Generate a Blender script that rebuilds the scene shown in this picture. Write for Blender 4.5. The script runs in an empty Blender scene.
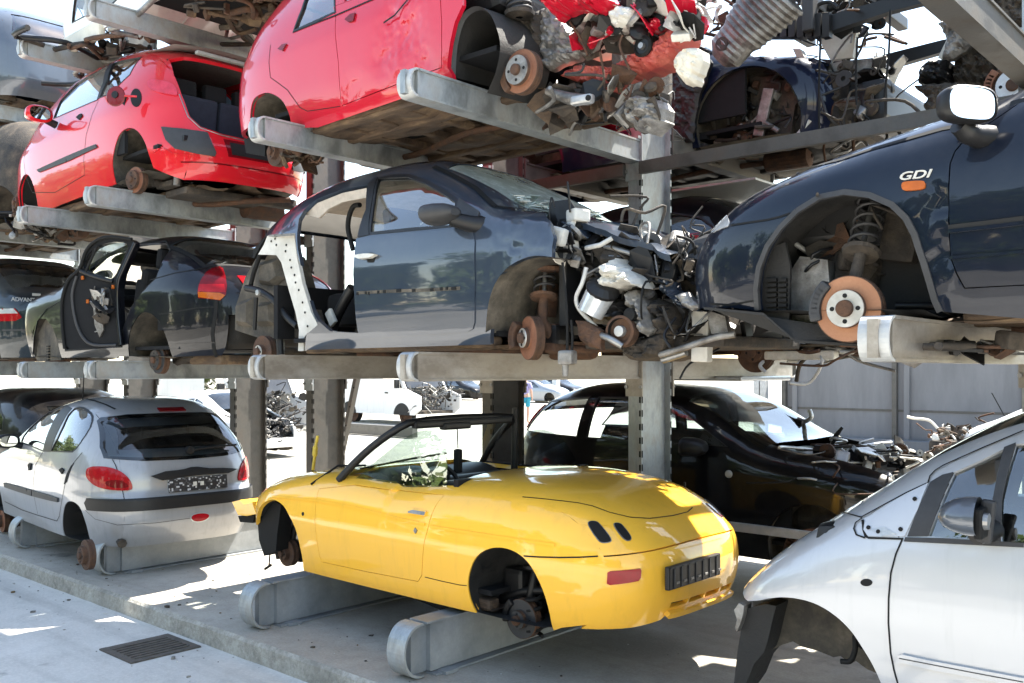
import bpy, bmesh, math, random
import numpy as np
from mathutils import Vector, Matrix, noise as mnoise
from mathutils.geometry import delaunay_2d_cdt
random.seed(7)
SC = bpy.context.scene
COL = SC.collection
PI = math.pi
# ---------------------------------------------------------------- camera model
FL, CX, HY, CH = 937.0, 512.0, 370.0, 1.77
CC, CS = 0.7455, 0.6665
CAM = np.array([0.0, 0.0, CH])
def rays(px):
    p = np.asarray(px, float).reshape(-1, 2)
    a = (p[:, 0] - CX) / FL; b = (HY - p[:, 1]) / FL
    return np.stack([-CS + CC * a, CC + CS * a, b], 1)
def T(ox, oy, pts, k=4.0):
    return [(ox + x / k, oy + y / k) for x, y in pts]
def onY(x, y, Y):
    d = rays([(x, y)])[0]; t = Y / d[1]; return (t * d[0], Y, CH + t * d[2])
def onX(x, y, X):
    d = rays([(x, y)])[0]; t = X / d[0]; return (X, t * d[1], CH + t * d[2])
def onZ(x, y, Z):
    d = rays([(x, y)])[0]; t = (Z - CH) / d[2]; return (t * d[0], t * d[1], Z)
# ---------------------------------------------------------------- materials
def nodes_of(name):
    m = bpy.data.materials.new(name); m.use_nodes = True
    nt = m.node_tree; b = nt.nodes['Principled BSDF']
    return m, nt, b
def N(nt, typ, **kw):
    n = nt.nodes.new(typ)
    for k, v in kw.items():
        if k.startswith('i_'):
            n.inputs[k[2:].replace('_', ' ')].default_value = v
        else: setattr(n, k, v)
    return n
def L(nt, a, b): nt.links.new(a, b)
def rgba(c): return (c[0], c[1], c[2], 1)
def ramp(nt, fac, stops):
    r = nt.nodes.new('ShaderNodeValToRGB'); e = r.color_ramp.elements
    while len(e) < len(stops): e.new(0.5)
    for i, (p, c) in enumerate(stops):
        e[i].position = p; e[i].color = rgba(c)
    L(nt, fac, r.inputs['Fac']); return r.outputs['Color']
def tex(nt, scale, detail=6, rough=.6, stretch=None, w=0):
    tc = N(nt, 'ShaderNodeTexCoord'); src = tc.outputs['Object']
    mp = N(nt, 'ShaderNodeMapping'); L(nt, src, mp.inputs['Vector'])
    mp.inputs['Location'].default_value = (w * 3.1, w * 1.7, w * 2.3)
    if stretch: mp.inputs['Scale'].default_value = stretch
    n = N(nt, 'ShaderNodeTexNoise'); L(nt, mp.outputs['Vector'], n.inputs['Vector'])
    n.inputs['Scale'].default_value = scale; n.inputs['Detail'].default_value = detail
    n.inputs['Roughness'].default_value = rough
    return n.outputs['Fac']
def bump(nt, b, h, strength, dist=.01, inp='Normal'):
    bp = N(nt, 'ShaderNodeBump'); bp.inputs['Strength'].default_value = strength
    bp.inputs['Distance'].default_value = dist
    L(nt, h, bp.inputs['Height']); L(nt, bp.outputs['Normal'], b.inputs[inp])
def mixc(nt, fac, a, b):
    m = N(nt, 'ShaderNodeMix', data_type='RGBA')
    if isinstance(fac, (int, float)): m.inputs[0].default_value = fac
    else: L(nt, fac, m.inputs[0])
    for i, v in ((6, a), (7, b)):
        if isinstance(v, tuple): m.inputs[i].default_value = rgba(v)
        else: L(nt, v, m.inputs[i])
    return m.outputs[2]
def maprange(nt, v, a, b, c=0, d=1):
    m = N(nt, 'ShaderNodeMapRange'); L(nt, v, m.inputs['Value'])
    for k, x in zip(('From Min', 'From Max', 'To Min', 'To Max'), (a, b, c, d)): m.inputs[k].default_value = x
    return m.outputs['Result']
def mottled(name, c1, c2, rough=.6, metal=0, scale=6, bumpk=.3, c3=None, stretch=None, dist=.01, spec=.5, lo=.35, hi=.68, rvar=.15):
    m, nt, b = nodes_of(name)
    f = tex(nt, scale, 8, .65, stretch)
    stops = [(lo, c1), (hi, c2)] if c3 is None else [(lo, c1), ((lo + hi) / 2, c2), (hi, c3)]
    col = ramp(nt, f, stops)
    f2 = tex(nt, scale * 9, 5, .7, stretch, 1)
    col2 = mixc(nt, maprange(nt, f2, .3, .75, 0, .35), col, c1)
    L(nt, col2, b.inputs['Base Color'])
    b.inputs['Metallic'].default_value = metal
    L(nt, maprange(nt, f, .3, .7, max(.02, rough - rvar), min(1, rough + rvar)), b.inputs['Roughness'])
    b.inputs['Specular IOR Level'].default_value = spec
    if bumpk: bump(nt, b, f2, bumpk, dist)
    return m
def paint(name, c, metal=0.0, rough=.35, dust=.25, coat=1.0, wob=.02, dustc=(.38, .33, .27), croug=.03, spec=.08, cior=1.5):
    m, nt, b = nodes_of(name)
    f = tex(nt, 2.2, 8, .7); g = tex(nt, 14, 6, .75, None, 2)
    geo = N(nt, 'ShaderNodeNewGeometry'); sp = N(nt, 'ShaderNodeSeparateXYZ'); L(nt, geo.outputs['Normal'], sp.inputs[0])
    up = maprange(nt, sp.outputs['Z'], .2, 1, 0.35, 1.0)
    mm = N(nt, 'ShaderNodeMath', operation='MULTIPLY'); L(nt, maprange(nt, f, .42, .75, 0, dust), mm.inputs[0]); L(nt, up, mm.inputs[1])
    m2 = N(nt, 'ShaderNodeMath', operation='MULTIPLY'); L(nt, maprange(nt, g, .3, .7, .4, 1.3), m2.inputs[0]); L(nt, mm.outputs[0], m2.inputs[1])
    st = tex(nt, 5, 4, .7, (3, 3, .35), 5); gr = tex(nt, 1.3, 7, .75, None, 6)
    col = mixc(nt, maprange(nt, st, .52, .8, 0, min(.5, dust * 1.6)), c, tuple(x * .45 + .02 for x in c))
    col = mixc(nt, maprange(nt, gr, .55, .8, 0, min(.45, dust * 1.2)), col, tuple(x * .6 + .03 for x in c))
    L(nt, mixc(nt, m2.outputs[0], col, dustc), b.inputs['Base Color'])
    b.inputs['Metallic'].default_value = metal; b.inputs['Roughness'].default_value = rough
    b.inputs['Coat Weight'].default_value = coat; b.inputs['Coat IOR'].default_value = cior; b.inputs['Specular IOR Level'].default_value = spec
    L(nt, maprange(nt, m2.outputs[0], 0, .4, croug, croug + .25), b.inputs['Coat Roughness'])
    w = tex(nt, 3.0, 2, .5, None, 3)
    bump(nt, b, w, wob, .1, 'Coat Normal')
    return m
def glass(name, tint=(.75, .82, .8), rough=0.0, spec=1.0, dirt=.12, lo=.0, dc=(.5, .48, .43)):
    m, nt, b = nodes_of(name)
    out = nt.nodes['Material Output']
    t = N(nt, 'ShaderNodeBsdfTransparent'); t.inputs['Color'].default_value = rgba(tint)
    g = N(nt, 'ShaderNodeBsdfGlossy'); g.inputs['Roughness'].default_value = rough
    g.inputs['Color'].default_value = (1, 1, 1, 1)
    fr = N(nt, 'ShaderNodeFresnel'); fr.inputs['IOR'].default_value = 1.75
    w = tex(nt, 2.5, 2, .5, None, 3)
    bp = N(nt, 'ShaderNodeBump'); bp.inputs['Strength'].default_value = .02; bp.inputs['Distance'].default_value = .1
    L(nt, w, bp.inputs['Height']); L(nt, bp.outputs['Normal'], g.inputs['Normal'])
    mx = N(nt, 'ShaderNodeMixShader'); ml = N(nt, 'ShaderNodeMath', operation='MULTIPLY', use_clamp=True); ml.inputs[1].default_value = spec
    L(nt, fr.outputs[0], ml.inputs[0]); L(nt, ml.outputs[0], mx.inputs[0]); L(nt, t.outputs[0], mx.inputs[1]); L(nt, g.outputs[0], mx.inputs[2])
    d = N(nt, 'ShaderNodeBsdfDiffuse'); d.inputs['Color'].default_value = rgba(dc)
    m2 = N(nt, 'ShaderNodeMixShader'); f = tex(nt, 5, 8, .7)
    L(nt, maprange(nt, f, .45, .8, lo, dirt), m2.inputs[0]); L(nt, mx.outputs[0], m2.inputs[1]); L(nt, d.outputs[0], m2.inputs[2])
    L(nt, m2.outputs[0], out.inputs['Surface'])
    return m
def plain(name, c, rough=.5, metal=0, coat=0, spec=.5):
    m, nt, b = nodes_of(name)
    f = tex(nt, 18, 6, .7)
    k = tuple(x * .72 for x in c)
    L(nt, mixc(nt, maprange(nt, f, .35, .7), k, c), b.inputs['Base Color'])
    b.inputs['Roughness'].default_value = rough; b.inputs['Metallic'].default_value = metal
    b.inputs['Coat Weight'].default_value = coat; b.inputs['Specular IOR Level'].default_value = spec
    return m
M = {}
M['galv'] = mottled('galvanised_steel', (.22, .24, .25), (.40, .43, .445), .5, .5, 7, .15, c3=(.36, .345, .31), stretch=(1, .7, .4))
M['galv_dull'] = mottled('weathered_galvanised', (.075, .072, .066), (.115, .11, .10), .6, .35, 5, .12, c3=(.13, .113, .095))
M['galv_tan'] = mottled('bounce_tinted_galvanised', (.20, .175, .145), (.36, .335, .295), .5, .4, 4, .15, c3=(.44, .405, .35), stretch=(1, .5, 1))  # tan tint of bounced light is put into this arm colour
M['leaf_litter'] = plain('dry_leaf', (.16, .10, .03), .8)
M['galv_white'] = mottled('pale_zinc_cap', (.36, .37, .37), (.52, .53, .53), .5, .3, 10, .1)
M['ground_beam'] = mottled('grey_beam_paint', (.20, .22, .235), (.34, .36, .375), .5, .3, 5, .12)
M['rust'] = mottled('brown_rust', (.045, .024, .015), (.13, .065, .036), .85, .0, 14, .6)
M['rust_face'] = mottled('orange_rust_face', (.16, .065, .036), (.30, .135, .075), .7, .2, 9, .35)
M['rust_tan'] = mottled('tan_rust_face', (.30, .13, .065), (.44, .22, .12), .65, .2, 7, .2)
M['disc_clean'] = mottled('worn_brake_steel', (.45, .43, .4), (.66, .64, .6), .38, .6, 10, .15)
M['grime'] = mottled('underbody_grime', (.014, .012, .010), (.055, .045, .036), .85, 0, 6, .6, c3=(.12, .095, .07))
M['under'] = mottled('underbody_brown', (.035, .022, .014), (.10, .065, .04), .8, .05, 3.5, .7, c3=(.24, .165, .095), stretch=(.6, 2, 2))
M['liner'] = mottled('wheel_arch_dirt', (.03, .027, .023), (.09, .078, .06), .9, 0, 5, .4, c3=(.17, .145, .115))
M['liner_dark'] = mottled('wheel_arch_black', (.008, .008, .008), (.026, .024, .022), .75, 0, 6, .35)
M['black'] = plain('black_plastic', (.011, .011, .012), .45, spec=.35)
M['black_dull'] = plain('faded_black_plastic', (.035, .035, .037), .6)
M['rubber'] = plain('rubber', (.008, .008, .008), .75, spec=.3)
M['dark_int'] = plain('dark_interior', (.011, .0115, .013), .85, spec=.25)
M['grey_int'] = plain('grey_seat_cloth', (.07, .075, .085), .9)
M['alu'] = mottled('cast_aluminium', (.38, .38, .38), (.62, .62, .61), .42, .7, 12, .3)
M['alu_dirty'] = mottled('dirty_aluminium', (.12, .11, .10), (.42, .41, .39), .5, .6, 9, .4)
M['steel'] = mottled('bare_steel', (.20, .2, .2), (.42, .42, .41), .4, .8, 12, .2)
M['white_pl'] = plain('white_plastic', (.66, .64, .58), .45)
M['cream_pl'] = mottled('cream_reservoir_plastic', (.55, .50, .40), (.72, .68, .58), .5, 0, 6, .1)
M['beige'] = plain('beige_headlining', (.52, .45, .37), .85)
M['red_lens'] = plain('red_lamp_plastic', (.36, .006, .012), .2, 0, .4, .1)
M['dark_red_lens'] = plain('dark_red_lamp_plastic', (.16, .004, .008), .2, 0, .4, .1)
M['pink_lens'] = plain('pale_red_lamp_plastic', (.62, .05, .085), .2, 0, .4, .1)
M['orange_lens'] = plain('orange_lamp_plastic', (.46, .11, .012), .2, 0, .4, .1)
M['clear_lens'] = plain('clear_lamp_plastic', (.62, .64, .66), .12, .3, 1)
M['mirror'] = plain('mirror_glass', (.92, .93, .94), .01, 1)
M['blue_pl'] = plain('blue_plastic', (.02, .16, .36), .4)
M['yellow_wire'] = plain('yellow_wire', (.6, .45, .05), .5)
M['white_wire'] = plain('pale_wire', (.6, .6, .58), .5)
M['glass'] = glass('window_glass', (.62, .70, .68), 0, 2.2, .08)
M['glass_dark'] = glass('rear_window_glass', (.48, .53, .54), 0, 1.0, .06)
M['glass_clear'] = glass('clear_window_glass', (.80, .88, .86), 0, 1.0, .05)
M['glass_crack'] = glass('cracked_windscreen', (.62, .74, .70), .05, 1.6, .75, .32, (.62, .72, .68))
M['p_yellow'] = paint('yellow_paint', (.94, .505, .05), 0, .3, .14, 1, .012, (.62, .45, .18))
M['p_silver'] = paint('silver_paint', (.31, .315, .325), .3, .4, .25, 1, .012)
M['p_silver2'] = paint('silver_blue_paint', (.47, .48, .50), .3, .38, .12, 1, .01)
M['p_clio'] = paint('grey_blue_paint', (.030, .043, .066), .25, .3, .12, 1, .012, cior=1.6)
M['p_navy'] = paint('navy_paint', (.004, .008, .018), .0, .28, .06, .6, .018)
M['p_black'] = paint('black_blue_paint', (.005, .006, .010), .0, .28, .06, .6, .02)
M['p_black2'] = paint('black_paint', (.005, .005, .006), 0, .3, .08, .5, .02)
M['p_red'] = paint('red_paint', (.56, .010, .020), 0, .28, .06, 1, .02)
M['p_crim'] = paint('crimson_paint', (.50, .008, .028), .1, .28, .06, 1, .03)
M['p_dgreen'] = paint('dark_teal_paint', (.012, .022, .03), .2, .3, .15, 1, .02)
M['p_white'] = paint('white_paint', (.72, .72, .70), 0, .4, .2, .8, .015)
M['p_blue'] = paint('deep_blue_paint', (.004, .008, .026), .0, .3, .10, .6, .03)
M['p_slate'] = paint('slate_paint', (.09, .105, .13), .4, .35, .2, 1, .02)
M['p_grey'] = paint('grey_paint', (.30, .32, .35), .5, .35, .25, 1, .02)
M['bare_white'] = mottled('bare_primer', (.50, .48, .43), (.68, .66, .61), .55, 0, 8, .1)
M['primer_red'] = mottled('faded_red_primer', (.33, .04, .035), (.47, .13, .09), .6, 0, 7, .2)
MATKEYS = list(M)
# ---------------------------------------------------------------- mesh builder
class MB:
    def __init__(s): s.v = []; s.f = []; s.n = []; s.m = []; s.sm = []; s.mats = []
    def mi(s, m):
        if m not in s.mats: s.mats.append(m)
        return s.mats.index(m)
    def add(s, vs, fs, m, ns=None, smooth=False):
        o = len(s.v); k = s.mi(m)
        s.v += [tuple(map(float, p)) for p in vs]
        for f in fs:
            s.f.append(tuple(i + o for i in f)); s.m.append(k); s.sm.append(smooth or ns is not None)
            s.n.append(None if ns is None else [tuple(map(float, ns[i])) for i in f])
        return s
    def box(s, c, sz, m, rot=None, ch=0.0):
        hx, hy, hz = sz[0] / 2, sz[1] / 2, sz[2] / 2
        if ch > 0:
            ch = min(ch, hx * .6, hy * .6, hz * .6)
            bm = bmesh.new(); bmesh.ops.create_cube(bm, size=1)
            bmesh.ops.scale(bm, vec=(sz[0], sz[1], sz[2]), verts=bm.verts)
            bmesh.ops.bevel(bm, geom=bm.edges[:], offset=ch, segments=2, affect='EDGES', profile=.6)
            bm.verts.index_update()
            vs = [v.co.copy() for v in bm.verts]; fs = [[v.index for v in f.verts] for f in bm.faces]; bm.free()
        else:
            vs = [Vector((x * hx, y * hy, z * hz)) for x in (-1, 1) for y in (-1, 1) for z in (-1, 1)]
            fs = [(0, 1, 3, 2), (4, 6, 7, 5), (0, 4, 5, 1), (2, 3, 7, 6), (0, 2, 6, 4), (1, 5, 7, 3)]
        if rot is not None: vs = [rot @ v for v in vs]
        c = Vector(c); return s.add([v + c for v in vs], fs, m, None, False)
    def tube(s, pts, r, m, seg=8, cap=True, smooth=True):
        P = [Vector(p) for p in pts]; n = len(P)
        rs = r if isinstance(r, (list, tuple)) else [r] * n
        t0 = (P[1] - P[0]).normalized()
        u = t0.orthogonal().normalized(); vs = []; fs = []
        for i in range(n):
            t = (P[min(i + 1, n - 1)] - P[max(i - 1, 0)])
            t = t.normalized() if t.length > 1e-9 else t0
            u = (u - t * u.dot(t)); u = u.normalized() if u.length > 1e-6 else t.orthogonal().normalized()
            w = t.cross(u)
            for k in range(seg):
                a = 2 * PI * k / seg; vs.append(P[i] + (u * math.cos(a) + w * math.sin(a)) * rs[i])
        for i in range(n - 1):
            for k in range(seg):
                a = i * seg + k; b = i * seg + (k + 1) % seg; fs.append((a, b, b + seg, a + seg))
        s.add(vs, fs, m, None, smooth)
        if cap: s.add(vs[:seg], [tuple(range(seg - 1, -1, -1))], m); s.add(vs[-seg:], [tuple(range(seg))], m)
        return s
    def lathe(s, o, ax, prof, m, seg=28, smooth=False, ms=None):
        o = Vector(o); a = Vector(ax).normalized(); u = a.orthogonal().normalized(); w = a.cross(u)
        vs = []; n = len(prof)
        for (r, h) in prof:
            for k in range(seg):
                t = 2 * PI * k / seg; vs.append(o + a * h + (u * math.cos(t) + w * math.sin(t)) * r)
        for i in range(n - 1):
            fs = [(i * seg + k, i * seg + (k + 1) % seg, (i + 1) * seg + (k + 1) % seg, (i + 1) * seg + k) for k in range(seg)]
            used = sorted({j for f in fs for j in f}); mp = {j: q for q, j in enumerate(used)}
            s.add([vs[j] for j in used], [tuple(mp[j] for j in f) for f in fs], ms[i] if ms else m, None, smooth)
        return s
    def prism(s, poly, ext, m):
        n = len(poly); P = [Vector(p) for p in poly]; e = Vector(ext); Q = [p + e for p in P]
        fs = [tuple(range(n - 1, -1, -1)), tuple(range(n, 2 * n))] + [(i, (i + 1) % n, n + (i + 1) % n, n + i) for i in range(n)]
        return s.add(P + Q, fs, m)
    def quad(s, a, b, c, d, m): return s.add([a, b, c, d], [(0, 1, 2, 3)], m)
    def build(s, name, parent=None, loc=None, xf=None):
        me = bpy.data.meshes.new(name); v = s.v
        off = Vector(loc) if loc is not None else None
        if off is not None: v = [(p[0] - off.x, p[1] - off.y, p[2] - off.z) for p in v]
        me.from_pydata(v, [], s.f)
        for m in s.mats: me.materials.append(M[m] if isinstance(m, str) else m)
        me.polygons.foreach_set('material_index', s.m)
        me.polygons.foreach_set('use_smooth', s.sm)
        if any(n is not None for n in s.n):
            ln = []
            for f, n in zip(s.f, s.n): ln += n if n is not None else [(0, 0, 0)] * len(f)
            me.normals_split_custom_set(ln)
        me.validate(); me.update()
        o = bpy.data.objects.new(name, me); COL.objects.link(o)
        if parent is not None: o.parent = parent
        if off is not None and parent is None: o.location = off
        return o
def tag(o, label=None, cat=None, group=None, kind=None):
    if label: o['label'] = label
    if cat: o['category'] = cat
    if group: o['group'] = group
    if kind: o['kind'] = kind
    return o
def thing(name, label, cat, loc=(0, 0, 0), rotz=0, group=None):
    o = bpy.data.objects.new(name, None); COL.objects.link(o); o.empty_display_size = .2
    o.location = loc; o.rotation_euler = (0, 0, rotz)
    return tag(o, label, cat, group)
def dup(root, loc=None, rotz=None, label=None, group=None):
    def cp(o, par):
        c = o.copy(); COL.objects.link(c); c.parent = par
        for ch in list(o.children): cp(ch, c)
        return c
    r = cp(root, None)
    if loc is not None: r.location = loc
    if rotz is not None: r.rotation_euler = (0, 0, rotz)
    if label: r['label'] = label
    if group: r['group'] = group
    return r
# ---------------------------------------------------------------- traced surfaces
def pchip(tab):
    t = np.array(sorted(tab), float); x = t[:, 0]; y = t[:, 1]
    xs = np.linspace(x[0], x[-1], 1500)
    if len(x) < 3: return xs, np.interp(xs, x, y)
    h = np.diff(x); d = np.diff(y) / h; m = np.zeros_like(y)
    for i in range(1, len(x) - 1):
        if d[i - 1] * d[i] > 0:
            w1 = 2 * h[i] + h[i - 1]; w2 = h[i] + 2 * h[i - 1]; m[i] = (w1 + w2) / (w1 / d[i - 1] + w2 / d[i])
    m[0] = d[0]; m[-1] = d[-1]
    k = np.clip(np.searchsorted(x, xs) - 1, 0, len(h) - 1); u = (xs - x[k]) / h[k]
    ys = (2 * u**3 - 3 * u**2 + 1) * y[k] + (u**3 - 2 * u**2 + u) * h[k] * m[k] + (-2 * u**3 + 3 * u**2) * y[k + 1] + (u**3 - u**2) * h[k] * m[k + 1]
    return xs, ys
class Tab:
    def __init__(s, t):
        s.c = None
        if isinstance(t, (int, float)): s.c = float(t)
        else: s.x, s.y = pchip(t)
    def __call__(s, q): return np.full(np.shape(q), s.c) if s.c is not None else np.interp(q, s.x, s.y)
class Frame:
    """car frame: x to the right along the row, y away from the lane, z up"""
    def __init__(s, x, y, z, yaw=0):
        s.o = np.array([x, y, z], float); s.yaw = math.radians(yaw)
        c, q = math.cos(s.yaw), math.sin(s.yaw)
        s.R = np.array([[c, q, 0], [-q, c, 0], [0, 0, 1]])
        s.cam = s.R @ (CAM - s.o)
    def rays(s, px): return rays(px) @ s.R.T
    def onY(s, x, y, Y):
        d = s.rays([(x, y)])[0]; t = (Y - s.cam[1]) / d[1]; return tuple(s.cam + t * d)
    def onX(s, x, y, X):
        d = s.rays([(x, y)])[0]; t = (X - s.cam[0]) / d[0]; return tuple(s.cam + t * d)
    def onZ(s, x, y, Z):
        d = s.rays([(x, y)])[0]; t = (Z - s.cam[2]) / d[2]; return tuple(s.cam + t * d)
    def thing(s, name, label, cat, group=None): return thing(name, label, cat, tuple(s.o), s.yaw, group)
class Surf:
    fr = None
    def F(s, p): raise NotImplementedError
    def grad(s, p, e=.004):
        g = np.zeros_like(p)
        for i in range(3):
            d = np.zeros(3); d[i] = e; g[:, i] = (s.F(p + d) - s.F(p - d)) / (2 * e)
        return g
    def normal(s, p):
        g = s.grad(p); return g / np.maximum(np.linalg.norm(g, axis=1, keepdims=True), 1e-9)
    def hit(s, px, mode='px', K=260):
        """px: photo rays; xz / yz / -yz / xy: parallel rays onto the near side, right end, left end, top"""
        q = np.asarray(px, float).reshape(-1, 2); n = len(q); z = np.zeros(n); R = 3.4
        if mode == 'px':
            d = s.fr.rays(q); c = np.tile(s.fr.cam, (n, 1)); tc = np.linalg.norm(s.fr.cam - np.array(s.ctr))
            ts = np.linspace(max(.3, tc - R), tc + R, K)
        else:
            ts = np.linspace(0, R, K); o = np.ones(n)
            if mode == 'xz': c = np.stack([q[:, 0], z - 1.3, q[:, 1]], 1); d = np.stack([z, o, z], 1); ts = ts * .4
            elif mode == 'yz': c = np.stack([z + s.ctr[0] + 3.2, q[:, 0], q[:, 1]], 1); d = np.stack([-o, z, z], 1)
            elif mode == '-yz': c = np.stack([z + s.ctr[0] - 3.2, q[:, 0], q[:, 1]], 1); d = np.stack([o, z, z], 1)
            else: c = np.stack([q[:, 0], q[:, 1], z + 2.2], 1); d = np.stack([z, z, -o], 1); ts = ts * .65
        P = c[:, None, :] + d[:, None, :] * ts[None, :, None]
        Fv = s.F(P.reshape(-1, 3)).reshape(n, K)
        neg = Fv < 0; any_ = neg.any(1); first = np.argmax(neg, 1); first = np.where(any_, np.maximum(first, 1), 1)
        a = ts[first - 1]; b = ts[first]
        for _ in range(26):
            m = (a + b) / 2; v = s.F(c + d * m[:, None]) < 0
            b = np.where(v, m, b); a = np.where(v, a, m)
        p = c + d * b[:, None]
        if (~any_).any():
            k_ = (~any_); k = np.argmin(Fv[k_], 1); p2 = c[k_] + d[k_] * ts[k][:, None]
            for _ in range(14):
                g = s.grad(p2); f = s.F(p2)
                step = f[:, None] * g / np.maximum((g * g).sum(1, keepdims=True), 1e-6)
                ln = np.linalg.norm(step, axis=1, keepdims=True); p2 = p2 - step * np.minimum(1, .05 / np.maximum(ln, 1e-9))
            p[k_] = p2
        return p, s.normal(p)
    def xz(s, px): return [(p[0], p[2]) for p in s.hit(px)[0]]
    def yz(s, px): return [(p[1], p[2]) for p in s.hit(px)[0]]
    def xy(s, px): return [(p[0], p[1]) for p in s.hit(px)[0]]
    def ztop(s, x, y): return float(s.hit([(x, y)], 'xy')[0][0][2])
    def yside(s, x, z): return float(s.hit([(x, z)], 'xz')[0][0][1])
    def xend(s, y, z, side=1): return float(s.hit([(y, z)], 'yz' if side > 0 else '-yz')[0][0][0])
    def topcurve(s, x0, x1, y, n=24): return [tuple(p) for p in s.hit([(x0 + (x1 - x0) * i / n, y) for i in range(n + 1)], 'xy')[0]]
    def endcurve(s, y, z0, z1, side=1, n=16): return [tuple(p) for p in s.hit([(y, z0 + (z1 - z0) * i / n) for i in range(n + 1)], 'yz' if side > 0 else '-yz')[0]]
    def at(s, x, y): return s.hit([(x, y)])[0][0]
class Shell(Surf):
    """rounded car body: half width w(z), ends xl(z) / xr(z), optional roofline T(x)"""
    def __init__(s, fr, w, xl, xr, xm=0, nl=5, nr=5, T=None, zm=.5, mt=5, ctr=None, bul=None):
        s.fr = fr; s.w = Tab(w); s.xl = Tab(xl); s.xr = Tab(xr); s.xm = xm; s.nl = nl; s.nr = nr
        s.T = Tab(T) if T is not None else None; s.zm = zm; s.mt = mt; s.ctr = ctr or (0, 0, .6); s.bul = bul
    def F(s, p):
        x, y, z = p[:, 0], p[:, 1], p[:, 2]
        w = s.w(z)
        if s.bul is not None: w = w + s.bul(x, z)
        r = x > s.xm
        u = np.where(r, (x - s.xm) / (s.xr(z) - s.xm), (s.xm - x) / (s.xm - s.xl(z)))
        u = np.maximum(u, 0)
        f = np.where(r, u**s.nr, u**s.nl) + np.abs(y / w)**np.where(r, s.nr, s.nl) - 1
        if s.T is not None:
            h = np.maximum(z - s.zm, 0) / np.maximum(s.T(x) - s.zm, .05); f = f + h**s.mt
        return f
class Sheet(Surf):
    """height field z = T(x) - crown*(y/w)^2 (roofs, bonnets, screens); below is inside"""
    def __init__(s, fr, T, w=.8, crown=.05, ctr=None): s.fr = fr; s.T = Tab(T); s.w = w; s.cr = crown; s.ctr = ctr or (0, 0, 1)
    def F(s, p): return p[:, 2] - (s.T(p[:, 0]) - s.cr * (p[:, 1] / s.w)**2)
class Plane(Surf):
    def __init__(s, fr, p, n): s.fr = fr; s.p = np.array(p, float); s.nn = np.array(n, float) / np.linalg.norm(n); s.ctr = p
    def F(s, p): return (p - s.p) @ s.nn
    def hit(s, px, mode='px', **k):
        if mode == 'xz':
            q = np.asarray(px, float); y = s.p[1] - ((q[:, 0] - s.p[0]) * s.nn[0] + (q[:, 1] - s.p[2]) * s.nn[2]) / s.nn[1]
            return np.stack([q[:, 0], y, q[:, 1]], 1), np.tile(s.nn, (len(q), 1))
        d = s.fr.rays(px); c = s.fr.cam; t = ((s.p - c) @ s.nn) / (d @ s.nn)
        return c + d * t[:, None], np.tile(s.nn, (len(d), 1))
def chaikin(p, it=2):
    p = [tuple(q) for q in p]
    for _ in range(it):
        o = []; n = len(p)
        for i in range(n):
            a, b = p[i], p[(i + 1) % n]
            if a == b: o.append(a); continue
            pa, nb = p[i - 1], p[(i + 2) % n]
            o.append(a if pa == a else (a[0] * .75 + b[0] * .25, a[1] * .75 + b[1] * .25))
            o.append(b if nb == b else (a[0] * .25 + b[0] * .75, a[1] * .25 + b[1] * .75))
        # keep doubled corner points doubled
        q = []
        for i, a in enumerate(o): q.append(a)
        p = q
    out = []
    for a in p:
        if not out or math.dist(a, out[-1]) > .05: out.append(a)
    if math.dist(out[0], out[-1]) < .05: out.pop()
    return out
def area2(p): return sum(p[i - 1][0] * p[i][1] - p[i][0] * p[i - 1][1] for i in range(len(p)))
def inset(p, d):
    if d == 0: return p
    n = len(p); sgn = 1 if area2(p) > 0 else -1; out = []
    for i in range(n):
        a, b, c = p[i - 1], p[i], p[(i + 1) % n]
        e1 = (b[0] - a[0], b[1] - a[1]); e2 = (c[0] - b[0], c[1] - b[1])
        l1 = math.hypot(*e1) or 1; l2 = math.hypot(*e2) or 1
        nx = -(e1[1] / l1 + e2[1] / l2); ny = e1[0] / l1 + e2[0] / l2; ll = math.hypot(nx, ny) or 1
        out.append((b[0] + sgn * d * nx / ll, b[1] + sgn * d * ny / ll))
    return out
def resample(p, s):
    out = []; n = len(p)
    for i in range(n):
        a, b = p[i], p[(i + 1) % n]; k = max(1, int(math.ceil(math.dist(a, b) / s)))
        for j in range(k): out.append((a[0] + (b[0] - a[0]) * j / k, a[1] + (b[1] - a[1]) * j / k))
    return out
def inside(P, poly):
    x, y = P[:, 0], P[:, 1]; r = np.zeros(len(P), bool); q = np.array(poly); n = len(q)
    for i in range(n):
        x1, y1 = q[i - 1]; x2, y2 = q[i]
        if y1 == y2: continue
        c = ((y1 > y) != (y2 > y)) & (x < (x2 - x1) * (y - y1) / (y2 - y1) + x1); r ^= c
    return r
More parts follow.
